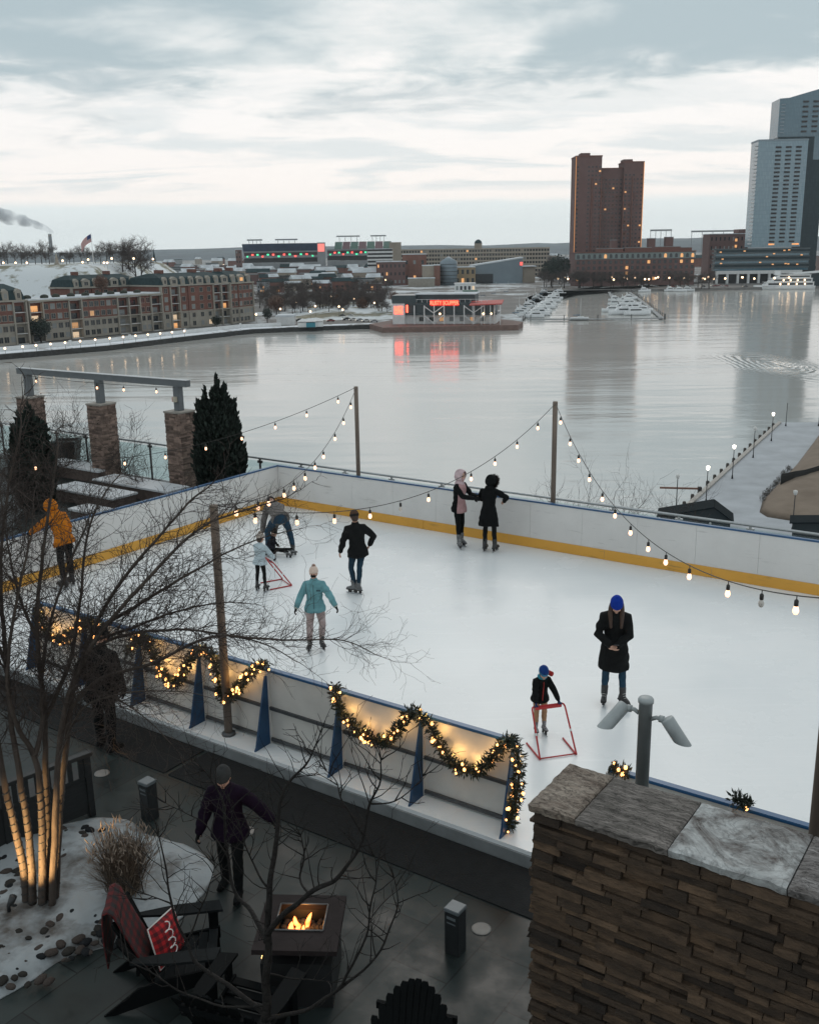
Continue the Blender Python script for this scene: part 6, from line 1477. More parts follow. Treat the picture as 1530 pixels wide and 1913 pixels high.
# bare and brown trees, three crowns shared by all
def crown(seed, dens=1.0, h=1.0, m=None):
    rnd = random.Random(seed); b = MB(); tr = MB(); tr.tube([(0, 0, 0), (.01, 0, .22), (.0, .01, .42), (.01, 0, .7)], [.024, .018, .013, .005], 6)
    def grow(p, d, L, r, lv):
        k = 3; pts = [p]; q = p
        for i in range(k):
            d = (d + Vector((rnd.gauss(0, .22), rnd.gauss(0, .22), rnd.gauss(.05, .15)))).normalized(); q = q + d * (L / k); pts.append(q)
            if lv: 
                for _ in range(2 if lv > 1 else 3):
                    a = Vector((rnd.gauss(0, 1), rnd.gauss(0, 1), rnd.gauss(.1, .6))).normalized(); grow(q, (d * .7 + a * .8).normalized(), L * rnd.uniform(.45, .7), r * .55, lv - 1)
        b.tube(pts, [r, r * .8, r * .6, r * .35], 3, False)
    for i in range(int(7 * dens)): a = i * 2.4; grow(Vector((0, 0, rnd.uniform(.2, .5))), Vector((math.cos(a) * .8, math.sin(a) * .8, rnd.uniform(.5, 1.1))).normalized(), rnd.uniform(.28, .40), .010, 3)
    return tr.mesh('trunk', M_FBARK), b.mesh('crown', m or M_FTWIG)
M_FBARK = mat('far_bark', (.05, .042, .038), .9, .3, 4); M_FTWIG = mat('far_twigs', (.075, .058, .052), .9, .3, 3); M_FBROWN = mat('far_brown_leaves', (.13, .075, .055), .9, .35, 3)
CROWNS = [crown(1), crown(2), crown(3)]
def leafy(seed, m, n=1500, oval=1.0):
    rnd = random.Random(seed); b = MB(); tr = MB().tube([(0, 0, 0), (0, 0, .5)], [.03, .02], 6).mesh('trunk', M_FBARK)
    for _ in range(n):
        v = Vector((rnd.gauss(0, 1), rnd.gauss(0, 1), rnd.gauss(0, 1))).normalized() * rnd.uniform(.0, 1) ** .5; v *= 1 + .25 * mnoise.noise(v * 2.2 + Vector((seed, 0, 0)))
        c = Vector((v.x * .36 * oval, v.y * .36 * oval, .60 + v.z * .38)); x = Vector((rnd.gauss(0, 1), rnd.gauss(0, 1), rnd.gauss(0, 1))).normalized(); y = x.orthogonal().normalized(); s = rnd.uniform(.02, .045); b.quad(c - x * s, c - y * s * .6, c + x * s, c + y * s * .6)
    return tr, b.mesh('crown', m)
BROWNS = [leafy(5, M_FBROWN), leafy(6, M_FBROWN)]; GREENS = [leafy(7, mat('far_evergreen', (.022, .034, .028), .9, .4, 3), 1600, .8), leafy(8, MATS['far_evergreen'], 1600, 1.1)]
_tr = random.Random(77)
def far_tree(q, h, kind, label, group, name='tree', wide=1.0):
    me = {'bare': CROWNS, 'brown': BROWNS, 'green': GREENS}[kind][_tr.randrange(2)]; t = thing(name, label, 'tree', q, _tr.uniform(0, 6), group); t.scale = (h * wide, h * wide, h); inst('trunk', me[0], t); inst('crown', me[1], t); return t
# on the snowy hill
hill_tops = [(-14, 455), (2, 462), (14, 452), (28, 458), (40, 462), (52, 456), (66, 462), (78, 450), (92, 455), (112, 470), (124, 468), (138, 462), (152, 458), (164, 461), (178, 466), (188, 456), (200, 452), (212, 452), (228, 446), (240, 443), (252, 448), (262, 458), (8, 470), (46, 470), (86, 470), (130, 472), (206, 468)]
for i, (x, yt) in enumerate(hill_tops):
    dist = 655 + 40 * ((i * 7) % 5) / 4 + (30 if i > 21 else 0); q = D(x, 480, dist); q.z = mound_h(q.x, q.y) - .3; h = toZ(q, yt) - q.z
    far_tree(q, max(9, h), 'bare', 'bare winter tree on top of the snowy hill', 'bare trees on the snowy hill', 'bare_tree', .95)
for x, y, d, h, kind, lab in ((210, 560, 0, 9, 'brown', 'round brown leaved tree on the roof terrace behind the low apartment block'), (168, 622, 1, 14, 'brown', 'wide brown leaved tree in front of the low apartment block'), (350, 609, 1, 13.5, 'brown', 'wide brown leaved tree in front of the tall apartment block'), (78, 640, 1, 11, 'green', 'dark evergreen in front of the long low apartment block'), (405, 612, 1, 6, 'green', 'small round evergreen beside the tall apartment block'), (500, 603, 1, 8, 'green', 'dark evergreen beside the end of the apartment row')):
    q = P(x, y, GZ + .2) if d else (B0.lerp(B1, .66) + nB * 12 + Vector((0, 0, 18.3))); far_tree(q, h, kind, lab, None, 'leafy_tree', 1.15)
def hill_lamp():
    LP = lamp_meshes(4.5, .62)
    for x in (7, 30, 51, 118, 155, 166, 195, 201, 210, 251, 287):
        q = D(x, 490, 640); q.z = max(mound_h(q.x, q.y), LZ); yy = {118: 487, 155: 490, 166: 485, 210: 483, 251: 483, 287: 484}.get(x, 491); zz = toZ(q, yy); t = street_lamp(LP, Vector((q.x, q.y, zz - 5.1)), 'lit lamp among the bare trees on the snowy hill', 'lamps on the snowy hill')
hill_lamp()
def flagpole():
    q = D(176, 495, 640); q.z = mound_h(q.x, q.y); zt = toZ(q, 436); t = thing('flagpole', 'tall flagpole with a striped flag on the snowy hill', 'flagpole', q); h = zt - q.z
    MB().tube([(0, 0, 0), (0, 0, h)], [.28, .12], 8).build('pole', M_WHITE, t)
    W, Hh = 8.5, 4.6; cols = {'red': mat('flag_red', (.42, .05, .06), .8, .05), 'white': mat('flag_white', (.6, .58, .56), .8, .05), 'blue': mat('flag_blue', (.03, .05, .16), .8, .05)}
    def pt(u, v): x = -u * W * .80; return Vector((x, .5 * math.sin(u * 6 + v), h - .4 - v * Hh - u * u * 4.6 - u * 1.4))
    fl = MB()
    for k in range(13):
        b = fl if k % 2 == 0 else None; q_ = MB()
        for i in range(10): u0, u1 = i / 10, (i + 1) / 10; q_.quad(pt(u0, k / 13), pt(u1, k / 13), pt(u1, (k + 1) / 13), pt(u0, (k + 1) / 13))
        if k % 2 == 0: fl.add(q_.v, q_.f)
        else: 
            if k == 1: wh = MB()
            wh.add(q_.v, q_.f)
    f = fl.build('flag', cols['red'], t); md = f.modifiers.new('s', 'SOLIDIFY'); md.thickness = .03; w = wh.build('white_stripes', cols['white'], f); md = w.modifiers.new('s', 'SOLIDIFY'); md.thickness = .03
    c = MB()
    for i in range(4): u0, u1 = i / 10, (i + 1) / 10; c.quad(pt(u0, 0), pt(u1, 0), pt(u1, 7 / 13), pt(u0, 7 / 13))
    u = c.build('canton', cols['blue'], f); md = u.modifiers.new('s', 'SOLIDIFY'); md.thickness = .14; md.offset = 0
flagpole()
q = D(107, 492, 640); q.z = mound_h(q.x, q.y); t = thing('monument', 'small pale pointed monument under the trees on the snowy hill', 'monument', q); MB().lathe([(1.6, 0), (1.6, .8), (1.2, .9), (.9, 3.5), (.12, 7)], 4).build('obelisk', M_CREAM, t); MB().box((-2, -2, -.5), (2, 2, .05)).build('plinth', M_CREAM, t)
def smokestack():
    q = D(100, 500, 2400); q.z = GZ; zt = toZ(q, 437); h = zt - q.z; t = thing('smokestack', 'tall pale smokestack rising behind the hill trees', 'chimney', q); MB().lathe([(5.0, 0), (3.9, h - 6), (3.9, h)], 14).build('shaft', M_GREY, t); MB().lathe([(4.0, h - 5), (4.05, h - 5), (4.05, h - 3), (4.0, h - 3)], 14).build('band', M_TAN, t)
    rnd = random.Random(9); b = MB(); 
    for i in range(46):
        s = i / 45; c = D(97 - 150 * s, 434 - 46 * s ** .75 + rnd.gauss(0, 4) * s, 2400 + rnd.gauss(0, 8)); r = 5 + 20 * s ** .7 * rnd.uniform(.6, 1.15); b.ell(c - q, (r * 1.5, r, r * .72), 10, 7)
    sm = bpy.data.materials.new('smoke'); sm.use_nodes = True; nt = sm.node_tree; nt.nodes.remove(nt.nodes['Principled BSDF']); v = nt.nodes.new('ShaderNodeVolumePrincipled'); v.inputs['Color'].default_value = (.86, .90, .94, 1); nt.links.new(v.outputs[0], nt.nodes['Material Output'].inputs['Volume'])
    g = nt.nodes.new('ShaderNodeNewGeometry'); n = nt.nodes.new('ShaderNodeTexNoise'); n.inputs['Scale'].default_value = .035; n.inputs['Detail'].default_value = 5; nt.links.new(g.outputs['Position'], n.inputs[0]); r = nt.nodes.new('ShaderNodeMapRange'); r.inputs[1].default_value = .34; r.inputs[2].default_value = .66; r.inputs[3].default_value = 0; r.inputs[4].default_value = .10; nt.links.new(n.outputs[0], r.inputs[0]); nt.links.new(r.outputs[0], v.inputs['Density'])
    o = remesh(b, 'smoke_plume', sm, None, 2.6, 2); o.location = q; tag(o, 'grey smoke plume drifting off the tall smokestack', 'smoke', kind='stuff')
smokestack()
for x, yt, d, lab in ((290, 464, 1100, 'dark church spire just beyond the end of the snowy hill'), (314, 487, 1000, 'smaller dark church spire near the tall apartment roofs')):
    q = D(x, 500, d); q.z = GZ; h = toZ(q, yt) - q.z; t = thing('church', lab, 'church', q, .3); MB().box((-3, -3, 0), (3, 3, h * .55)).build('tower', M_BRICKD, t); MB().lathe([(4.2, h * .551), (2.0, h * .72), (.1, h)], 4, M=Matrix.Rotation(R_(45), 4, 'Z')).build('spire', M_SLATE, t); MB().extr([(3.01, -5, 0), (3.01, 5, 0), (3.01, 5, h * .25), (3.01, 0, h * .42), (3.01, -5, h * .25)], (14, 0, 0)).build('nave', M_BRICKD, t)

# ------------------------------------------------------------------ city behind the park
def faced(x0, x1, base_y, dist):                     # a facade square to the view between photo columns x0, x1 at a ground distance
    a, c = D(x0, base_y, dist), D(x1, base_y, dist); a.z = c.z = GZ; d = c - a; return a, math.atan2(d.y, d.x), d.length
def block(name, label, x0, x1, yt, dist, depth, wall, rows, cols, ww=.55, wh=.5, litp=.06, roof=None, z0=0, seed=1, turn=0, frame=False, top_margin=.0):
    a, rz, W = faced(x0, x1, 500, dist); h = toZ(a + Vector((0, 0, 0)), yt + .0) - GZ; h2 = toZ(a, yt) - GZ; t = thing(name, label, 'building', a, rz + R_(turn)); rnd = random.Random(seed)
    MB().box((0, 0, 0), (W, depth, h2)).build('wall', wall, t); MB().box((-.3, -.3, h2 + .002), (W + .3, depth + .3, h2 + .8)).build('roof', roof or M_SNOWR, t)
    if rows:
        fh = (h2 - z0) / rows; cw = W / cols; cells = [((c + .5) * cw, z0 + (r + .5) * fh) for r in range(rows) for c in range(cols)]; rnd.shuffle(cells); window_grid(t, cells, cw * ww, fh * wh, -.02, litp, rnd, frame=frame)
    return t, W, h2
HOUSE = []
for k, (wm, rm) in enumerate(((M_BRICK, M_SNOWR), (M_BRICKD, M_GREY), (M_TAN, M_SNOWR), (M_GREY, M_SLATE), (M_BRICK, M_SLATE))):
    w = MB().box((-5, -4, 0), (5, 4, 9)).mesh('wall', wm); r = MB()
    if k % 2: r.box((-5.2, -4.2, 9.01), (5.2, 4.2, 9.7))
    else: r.extr([(-5.3, -4.4, 9.01), (-5.3, 4.4, 9.01), (-5.3, 0, 12.2)], (10.6, 0, 0))
    d = MB()
    for x in (-3, 0, 3):
        for z in (2, 5, 7.6): d.box((x - .6, -4.06, z - .9), (x + .6, -4.005, z + .6))
    HOUSE.append((w, r.mesh('roof', rm), [MB().box((-.6, -.05, -.8), (.6, .02, .8)).mesh('window', M_DGLASS), MB().box((-.6, -.05, -.8), (.6, .02, .8)).mesh('window', M_LIT)]))
_hr = random.Random(31)
def house(x, dist, s=1.0, wins=False):
    q = D(x, 500, dist); q.z = GZ; k = _hr.randrange(5); t = thing('row_house', 'small town house in the crowded streets beyond the park', 'house', q, _hr.uniform(-.6, .6), 'far town houses beyond the park'); t.scale = (s * _hr.uniform(.8, 2.0), s, s * _hr.uniform(.7, 1.2)); inst('wall', HOUSE[k][0], t); inst('roof', HOUSE[k][1], t)
    if wins:
        for x_ in (-3, 0, 3):
            for z in (2, 5): inst('window', HOUSE[k][2][_hr.random() < .15], t, (x_, -4.0, z))
for _ in range(34): house(_hr.uniform(488, 705), _hr.uniform(900, 1150), 1.0, True)
for _ in range(100): house(_hr.uniform(285, 720), _hr.uniform(1100, 1900), 1.4)
for _ in range(46): house(_hr.uniform(280, 1070), _hr.uniform(1900, 3600), 1.8)
for _ in range(22): house(_hr.uniform(1195, 1420), _hr.uniform(1500, 2600), 1.8)
for i in range(185):
    x = _hr.uniform(480, 735) if i < 160 else _hr.uniform(900, 1060); d = (_hr.uniform(600, 1150) if i < 95 else _hr.uniform(590, 720)) if i < 160 else _hr.uniform(1120, 1250); q = D(x, 500, d); q.z = GZ; far_tree(q, _hr.uniform(7, 13), 'bare' if _hr.random() < .93 else 'brown', 'bare tree among the snowy park lawns and streets beyond the apartments', 'bare trees in the far park', 'park_tree', 1.2)
for i in range(30):
    x = _hr.uniform(1030, 1340); q = P(x, 540, GZ) + Vector((0, _hr.uniform(2, 60), 0)); q.z = GZ; far_tree(q, _hr.uniform(11, 17), 'bare', 'bare brown tree in the row along the far waterfront', 'bare trees on the far waterfront', 'waterfront_tree', 1.35)
for x, d, h in ((1030, 1000, 26), (1045, 1050, 30), (1058, 1100, 26), (1036, 1300, 30), (1066, 1200, 26)): q = D(x, 500, d); q.z = GZ; far_tree(q, h, 'green' if d < 1060 else 'bare', 'dark clump of trees left of the brick tower', 'trees left of the brick tower', 'dark_tree', 1.0)

# park lamps and street lights
LPS = lamp_meshes(5.5, .55); LPF = lamp_meshes(7.5, .85)
for x, y in ((525, 588), (590, 582), (581, 594), (634, 583), (641, 590), (480, 600), (619, 560), (662, 566), (555, 572), (700, 575)): q = P(x, y + 10, GZ); street_lamp(LPS, q, 'lit warm lamp in the far park and car park', 'lamps in the far park')
for x in (1046, 1056, 1064, 1148, 1152, 1168, 1180, 1192, 1210, 1216, 1232, 1236, 1257, 1280, 1288, 1320, 1326, 1333, 1343, 1361, 1388, 1400, 1420, 1458, 1480): q = P(x, _hr.uniform(536, 541), GZ); q += Vector((0, _hr.uniform(3, 25), 0)); q.z = GZ; street_lamp(LPF, q, 'lit lamp along the far waterfront below the towers', 'lamps on the far waterfront')
for _ in range(34): q = D(_hr.uniform(330, 1060), 500, _hr.uniform(1000, 2600)); q.z = GZ; street_lamp(LPF, q, 'tiny warm street light in the distant town', 'street lights in the distant town')

# stadiums
M_SEATB = mat('navy_seats', (.045, .08, .15), .7, .2, .15); M_SEATG = mat('green_seats', (.03, .10, .075), .7, .25, .12); M_SEATR = mat('maroon_seats', (.10, .045, .055), .7, .2, .1)
M_REDL = mat('red_light', (.6, .05, .05), .4, 0, em=(1, .10, .08), es=1.6); M_GRNL = mat('green_light', (.05, .5, .2), .4, 0, em=(.08, .9, .45), es=1.0)
def light_rack(t, x0, x1, z0, z1, y):
    b = MB(); 
    for q in range(4): x = x0 + (x1 - x0) * (q + .5) / 4; b.bar((x, y, z0), (x, y, z1), .7, .7)
    b.box((x0, y - .4, z1), (x1, y + .4, z1 + 2.2)); b.build('light_rack', M_GREY, t)
def stadium(label, x0, x1, yt, dist, seatm, open_, racks, yr):
    a, rz, W = faced(x0, x1, 500, dist); H = toZ(a, yt) - GZ; t = thing('stadium', label, 'stadium', a, rz); N = 18
    arc = lambda u: 26 * (2 * u - 1) ** 2
    def band(name, z0, z1, o0, o1, th, m, u0=0, u1=1):
        rr = []
        for i in range(N + 1): u = u0 + (u1 - u0) * i / N; x = W * u; y = arc(u); rr.append([Vector((x, y + o0, z0)), Vector((x, y + o0 + th, z0)), Vector((x, y + o1 + th, z1)), Vector((x, y + o1, z1))])
        return MB().rings(rr, False).build(name, m, t, fix=True)
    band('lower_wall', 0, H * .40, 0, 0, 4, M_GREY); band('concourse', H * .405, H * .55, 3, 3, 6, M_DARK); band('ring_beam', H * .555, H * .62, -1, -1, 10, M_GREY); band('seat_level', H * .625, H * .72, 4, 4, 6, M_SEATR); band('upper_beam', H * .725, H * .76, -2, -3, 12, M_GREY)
    if not open_: band('upper_deck', H * .765, H, -2, -12, 8, seatm)
    else:
        for k in range(7): band('seat_section', H * .765, H, -2, 22, 4, seatm if k % 2 == 0 else M_SEATR, .12 + k * .125 + .004, .12 + (k + 1) * .125 - .004)
    for k in range(13):
        u = .06 + k * .068; c = MB().cbox((0, 0, 0), (3.6, .5, 2.6)).build('coloured_light', M_REDL if k % 2 else M_GRNL, t); c.location = (W * u, arc(u) - 1.9 + (.7 if not open_ else .6), H * (.655 if k % 3 else .60) )
    for (u0, u1) in racks: light_rack(t, W * u0, W * u1, H * .98, toZ(a, yr) - GZ, 12)
    return t
stadium('grey and navy stadium with red and green lights along its concourse', 452, 602, 456, 1650, M_SEATB, False, ((.07, .26), (.42, .70)), 450)
stadium('stadium with green seating facing the harbour and light racks above', 610, 732, 452, 1750, M_SEATG, True, ((.16, .52), (.68, .92)), 443)
a, rz, W = faced(594, 609, 500, 1640); t = thing('scoreboard', 'tall scoreboard with a red screen between the two stadiums', 'scoreboard', a, rz); h0, h1 = toZ(a, 470) - GZ, toZ(a, 453) - GZ
MB().box((0, 0, 0), (W, 4, h1)).build('tower', M_GREY, t); MB().box((W * .1, -.5, h0), (W * .9, -.01, h1 - 2)).build('screen', mat('red_screen', (.5, .1, .1), .4, .3, .3, em=(1, .22, .18), es=1.0), t)
block('brick_tower', 'dark slim clock tower left of the navy stadium', 442, 452, 467, 1500, 9, M_BRICKD, 6, 2, .4, .4)
# apartment and office blocks
t, W, h = block('office_building', 'white striped apartment block in front of the green stadium', 688, 733, 466, 1180, 20, M_DARK, 0, 0)
for k in range(9): MB().box((-.8, -.8, h * k / 9), (W + .8, 10, h * k / 9 + h * .055)).build('floor_band', M_WHITE, t)
block('office_building', 'plain tan block behind the white striped apartment block', 728, 750, 454, 1260, 24, M_TAN, 0, 0, roof=M_TAN)
block('museum_building', 'lower brick museum wing beside the striped block', 703, 758, 490, 1090, 30, M_BRICKD, 3, 7, .35, .4)
block('museum_building', 'taller brick museum block in the middle of the far shore', 752, 797, 476, 1100, 34, mat('museum_brick', (.20, .095, .072), .85, .15, .3), 2, 3, .3, .25)
block('museum_building', 'blank beige museum wing beside the brick block', 789, 812, 497, 1060, 22, M_TAN, 0, 0)
block('museum_building', 'low beige museum wall at the foot of the brick block', 762, 812, 521, 1040, 16, M_CREAM, 0, 0)
block('museum_building', 'slim brick museum pier beside the glass drum', 811, 822, 496, 1058, 22, mat('museum_brick', (.2, .1, .07)), 0, 0)
def drum():
    q = D(838, 500, 1075); q.z = GZ; h = toZ(q, 489) - GZ; t = thing('glass_drum', 'blue grey glass drum of the museum on the far shore', 'building', q); MB().lathe([(9, 0), (9, h), (3, h + 4), (.1, h + 5.5)], 20).build('wall', M_BLUEG, t)
    for k in range(6): MB().lathe([(9.05, h * (k + .7) / 6.4), (9.25, h * (k + .7) / 6.4), (9.25, h * (k + .82) / 6.4), (9.05, h * (k + .82) / 6.4)], 20, cap=False).build('glazing_band', M_DGLASS, t)
drum()
block('museum_building', 'ochre lit museum link between the drum and the blue grey wedge', 850, 888, 500, 1085, 20, mat('ochre_wall', (.30, .22, .13), .8, .2, .2), 2, 4, .5, .5, .3)
def wedge():
    a, rz, W = faced(880, 1000, 500, 1110); t = thing('wedge_building', 'pale blue grey wedge shaped hall on the far shore', 'building', a, rz); z = lambda y: toZ(a, y) - GZ
    MB().extr([(0, 0, 0), (W * .8, 0, 0), (W * .8, 0, z(484)), (0, 0, z(498))], (0, 30, 0)).build('wall', M_BLUEG, t, fix=True); MB().extr([(-.5, -.5, z(498) + .02), (W * .8 + .5, -.5, z(484) + .02), (W * .8 + .5, -.5, z(484) + 1.4), (-.5, -.5, z(498) + 1.4)], (0, 31, 0)).build('roof', M_SNOWR, t, fix=True)
    MB().box((W * .802, 2, 0), (W, 28, z(500))).build('side_wing', M_TAN, t); MB().box((W * .79, -1, z(500) + .01), (W + 1, 29, z(500) + 1)).build('wing_roof', M_SNOWR, t); MB().box((W * .76, -.4, z(497)), (W * .80 - .05, -.01, z(491))).build('red_panel', M_REDL, t)
    MB().box((W * .06, -1, 0), (W * .34, -.01, z(512))).build('glazing', M_DGLASS, t)
wedge()
def long_block():
    a, rz, W = faced(748, 1024, 500, 1380); h = toZ(a, 467) - GZ; t = thing('long_office_building', 'very long tan office block with rows of windows and a small domed cupola', 'building', a, rz + R_(-3)); rnd = random.Random(3)
    MB().box((0, 0, 0), (W, 26, h)).build('wall', M_TAN, t); R = 7; C = 52; fh = h / R; cw = W / C
    for r in range(R + 1): MB().box((-.3, -.7, r * fh - .7), (W + .3, -.005, r * fh + .7)).build('floor_band', mat('pale_tan', (.40, .35, .29), .85, .1, .1), t)
    cells = [((c + .5) * cw, (r + .5) * fh) for c in range(C) for r in range(R)]; rnd.shuffle(cells); window_grid(t, cells, cw * .62, fh * .5, -.02, .05, rnd)
    c = MB().box((W * .50, 4, h + .001), (W * .55, 14, h + 7)).build('cupola', M_TAN, t); MB().lathe([(5.2, 0), (5, 1), (4, 3.2), (1.5, 4.8), (.2, 5.2)], 14, (W * .525, 9, h + 7)).build('dome', M_SLATE, c)
long_block()

# brick tower with its low wing
def brick_tower():
    a, rz, W = faced(1071, 1195, 500, 1060); z = lambda y: toZ(a, y) - GZ; t = thing('brick_tower', 'tall red brick twin towers joined by a lower middle on the far shore', 'skyscraper', a, rz)
    U = W / 124; segs = [(0, 47, 293, 0), (47.2, 88, 316, 6), (88.2, 124, 305, 1)]; rnd = random.Random(12); cells = []
    for x0, x1, yt, y0 in segs:
        MB().box((x0 * U, y0, 0), (x1 * U, 30, z(yt))).build('wall', M_BRICKD, t); MB().box((x0 * U - .4, y0 - .4, z(yt) + .002), (x1 * U + .4, 30.4, z(yt) + 1.2)).build('parapet', M_BRICK, t)
    for x0, x1, yt in ((10, 27, 285), (88.5, 105, 298)): MB().box((x0 * U, 6, z(293 if x0 < 50 else 305) + 1.21), (x1 * U, 22, z(yt))).build('penthouse', M_BRICKD, t)
    fl = 30
    for x0, x1, yt, y0 in segs:
        H = z(yt); n = 7 if x0 == 0 else (6 if x0 < 60 else 5); w = (x1 - x0) * U / n; wide = x0 > 40 and x0 < 60
        for c in range(n):
            if x0 == 0 and c in (1, 2): continue
            for r in range(4, int(H / 4.1) - 1): cells.append((x0 * U + (c + .5) * w, 4.1 * r, y0, w))
    rnd.shuffle(cells); me = [MB().box((-.95, -.06, -.8), (.95, .04, .8)).mesh('window', m) for m in (M_DGLASS, M_LIT)]
    for x, zz, y0, w in cells[:96]: inst('window', me[rnd.random() < .10], t, (x, y0 - .02, zz))
    for lit in (0, 1):
        b = MB()
        for x, zz, y0, w in cells[96:]:
            if (rnd.random() < .035) == bool(lit): b.box((x - .95, y0 - .08, zz - .8), (x + .95, y0 + .02, zz + .8))
        o = b.build('remaining_windows', M_LIT if lit else M_DGLASS, t); o['kind'] = 'stuff'
    # projecting brick ribs between bays
    for x in (30, 47, 88, 104): MB().box((x * U - .5, -1.0, 6), (x * U + .5, -.05, z(316) - 8)).build('brick_rib', M_BRICK, t)
    MB().box((124 * U - .3, -.25, 8), (124 * U + .25, .2, z(305))).build('edge_light', mat('orange_edge_light', (.5, .2, .05), .5, .3, .2, em=(1, .40, .12), es=.5), t)
    MB().box((-.25, -.25, 8), (.2, .2, z(293))).build('edge_light', MATS['orange_edge_light'], t)
brick_tower()
def low_wing():
    a, rz, W = faced(1074, 1297, 500, 985); z = lambda y: toZ(a, y) - GZ; t = thing('brick_hotel', 'long low red brick hotel with arched windows at the foot of the brick tower', 'building', a, rz); h = z(473); rnd = random.Random(4)
    MB().box((0, 0, 0), (W, 26, h)).build('wall', M_BRICKD, t); MB().box((-.3, -.5, h - 6), (W + .3, -.005, h - .4)).build('pale_band', mat('grey_green_stone', (.20, .24, .24), .8, .1, .2), t); MB().box((-.6, -.8, h + .002), (W + .6, 26, h + .8)).build('cornice', M_BRICK, t)
    C = 22; cw = W / C; me = [MB().box((-1.3, -.10, -1.5), (1.3, .03, 1.5)).mesh('window', m) for m in (M_DGLASS, M_LIT)]; ar = [MB().extr([(-1.3, -.55, -2), (1.3, -.55, -2), (1.3, -.55, .6), (.9, -.55, 1.5), (0, -.55, 1.9), (-.9, -.55, 1.5), (-1.3, -.55, .6)], (0, .4, 0)).mesh('arched_window', m) for m in (M_DGLASS, M_LIT)]
    for c in range(C):
        inst('arched_window', ar[rnd.random() < .1], t, ((c + .5) * cw, 0, h - 3.2))
        for r in range(4): inst('window', me[rnd.random() < .07], t, ((c + .5) * cw, 0, h - 9 - r * 5.2))
    for x0, x1, yt in ((45, 92, 466), (70, 80, 450), (95, 145, 465), (140, 152, 448), (172, 186, 446), (152, 200, 464), (200, 222, 466)): U = W / 223; MB().box((x0 * U, 7 + x0 * .02, h + .81), (x1 * U, 20 - x1 * .01, z(yt))).build('roof_house', M_BRICKD if x1 - x0 < 16 else M_BRICK, t); MB().box((x0 * U - .3, 6.7 + x0 * .02, z(yt) + .01), (x1 * U + .3, 20.3 - x1 * .01, z(yt) + .6)).build('roof_slab', M_GREY, t)
low_wing()
t, W, h = block('brick_building', 'brown brick block with a lit stair column left of the glass tower', 1322, 1394, 438, 1120, 26, M_BRICKD, 5, 9, .3, .4, .02)
U = W / 72; MB().box((U * 54, 2, h + .81), (U * 72, 20, toZ(t.location, 429) - GZ)).build('tower', M_BRICKD, t)
for k in range(5): MB().box((U * 47, -.5, h * (.30 + k * .135)), (U * 51, -.1, h * (.36 + k * .135))).build('lit_stair_window', M_LIT, t)
for x0, x1, y, lab in ((1212, 1250, 432, 'stadium floodlight rack on thin legs behind the brick hotel'), (1288, 1366, 434, 'long stadium floodlight rack behind the brown brick block')):
    a, rz, W = faced(x0, x1, 500, 1900); t = thing('floodlight_rack', lab, 'floodlights', a, rz); b = MB(); z1 = toZ(a, y) - GZ
    for k in range(5): b.bar((W * k / 4, 0, 0), (W * k / 4, 0, z1), .8, .8)
    b.build('legs', M_GREY, t); MB().box((-1, -1, z1 + .01), (W + 1, 1, z1 + 3)).build('lamp_bank', M_GREY, t)

# glass tower
def tower_glass(name, c, c2, r=.10):
    m, nt, b, L = node_mat(name); b.inputs['Roughness'].default_value = r; b.inputs['Specular IOR Level'].default_value = .8 if r < .2 else .25
    tc = nt.nodes.new('ShaderNodeTexCoord'); br = nt.nodes.new('ShaderNodeTexBrick'); br.offset = 0; br.inputs['Scale'].default_value = 1; br.inputs['Brick Width'].default_value = 1.5; br.inputs['Row Height'].default_value = 3.6; br.inputs['Mortar Size'].default_value = .12; br.inputs['Color1'].default_value = (*c, 1); br.inputs['Color2'].default_value = (*c2, 1); br.inputs['Mortar'].default_value = (*[x * .8 for x in c], 1); br.inputs['Bias'].default_value = -.2
    sp = nt.nodes.new('ShaderNodeSeparateXYZ'); cb = nt.nodes.new('ShaderNodeCombineXYZ'); ad = nt.nodes.new('ShaderNodeMath'); L(tc.outputs['Object'], sp.inputs[0]); L(sp.outputs[0], ad.inputs[0]); L(sp.outputs[1], ad.inputs[1]); L(ad.outputs[0], cb.inputs[0]); L(sp.outputs[2], cb.inputs[1]); L(cb.outputs[0], br.inputs[0]); L(br.outputs[0], b.inputs['Base Color']); return m
M_TG = tower_glass('pale_blue_curtain_wall', (.15, .245, .30), (.19, .29, .34)); M_TG2 = tower_glass('blue_curtain_wall', (.06, .135, .18), (.08, .16, .205)); M_TG3 = tower_glass('dark_teal_glass', (.014, .032, .041), (.022, .045, .056), .35)
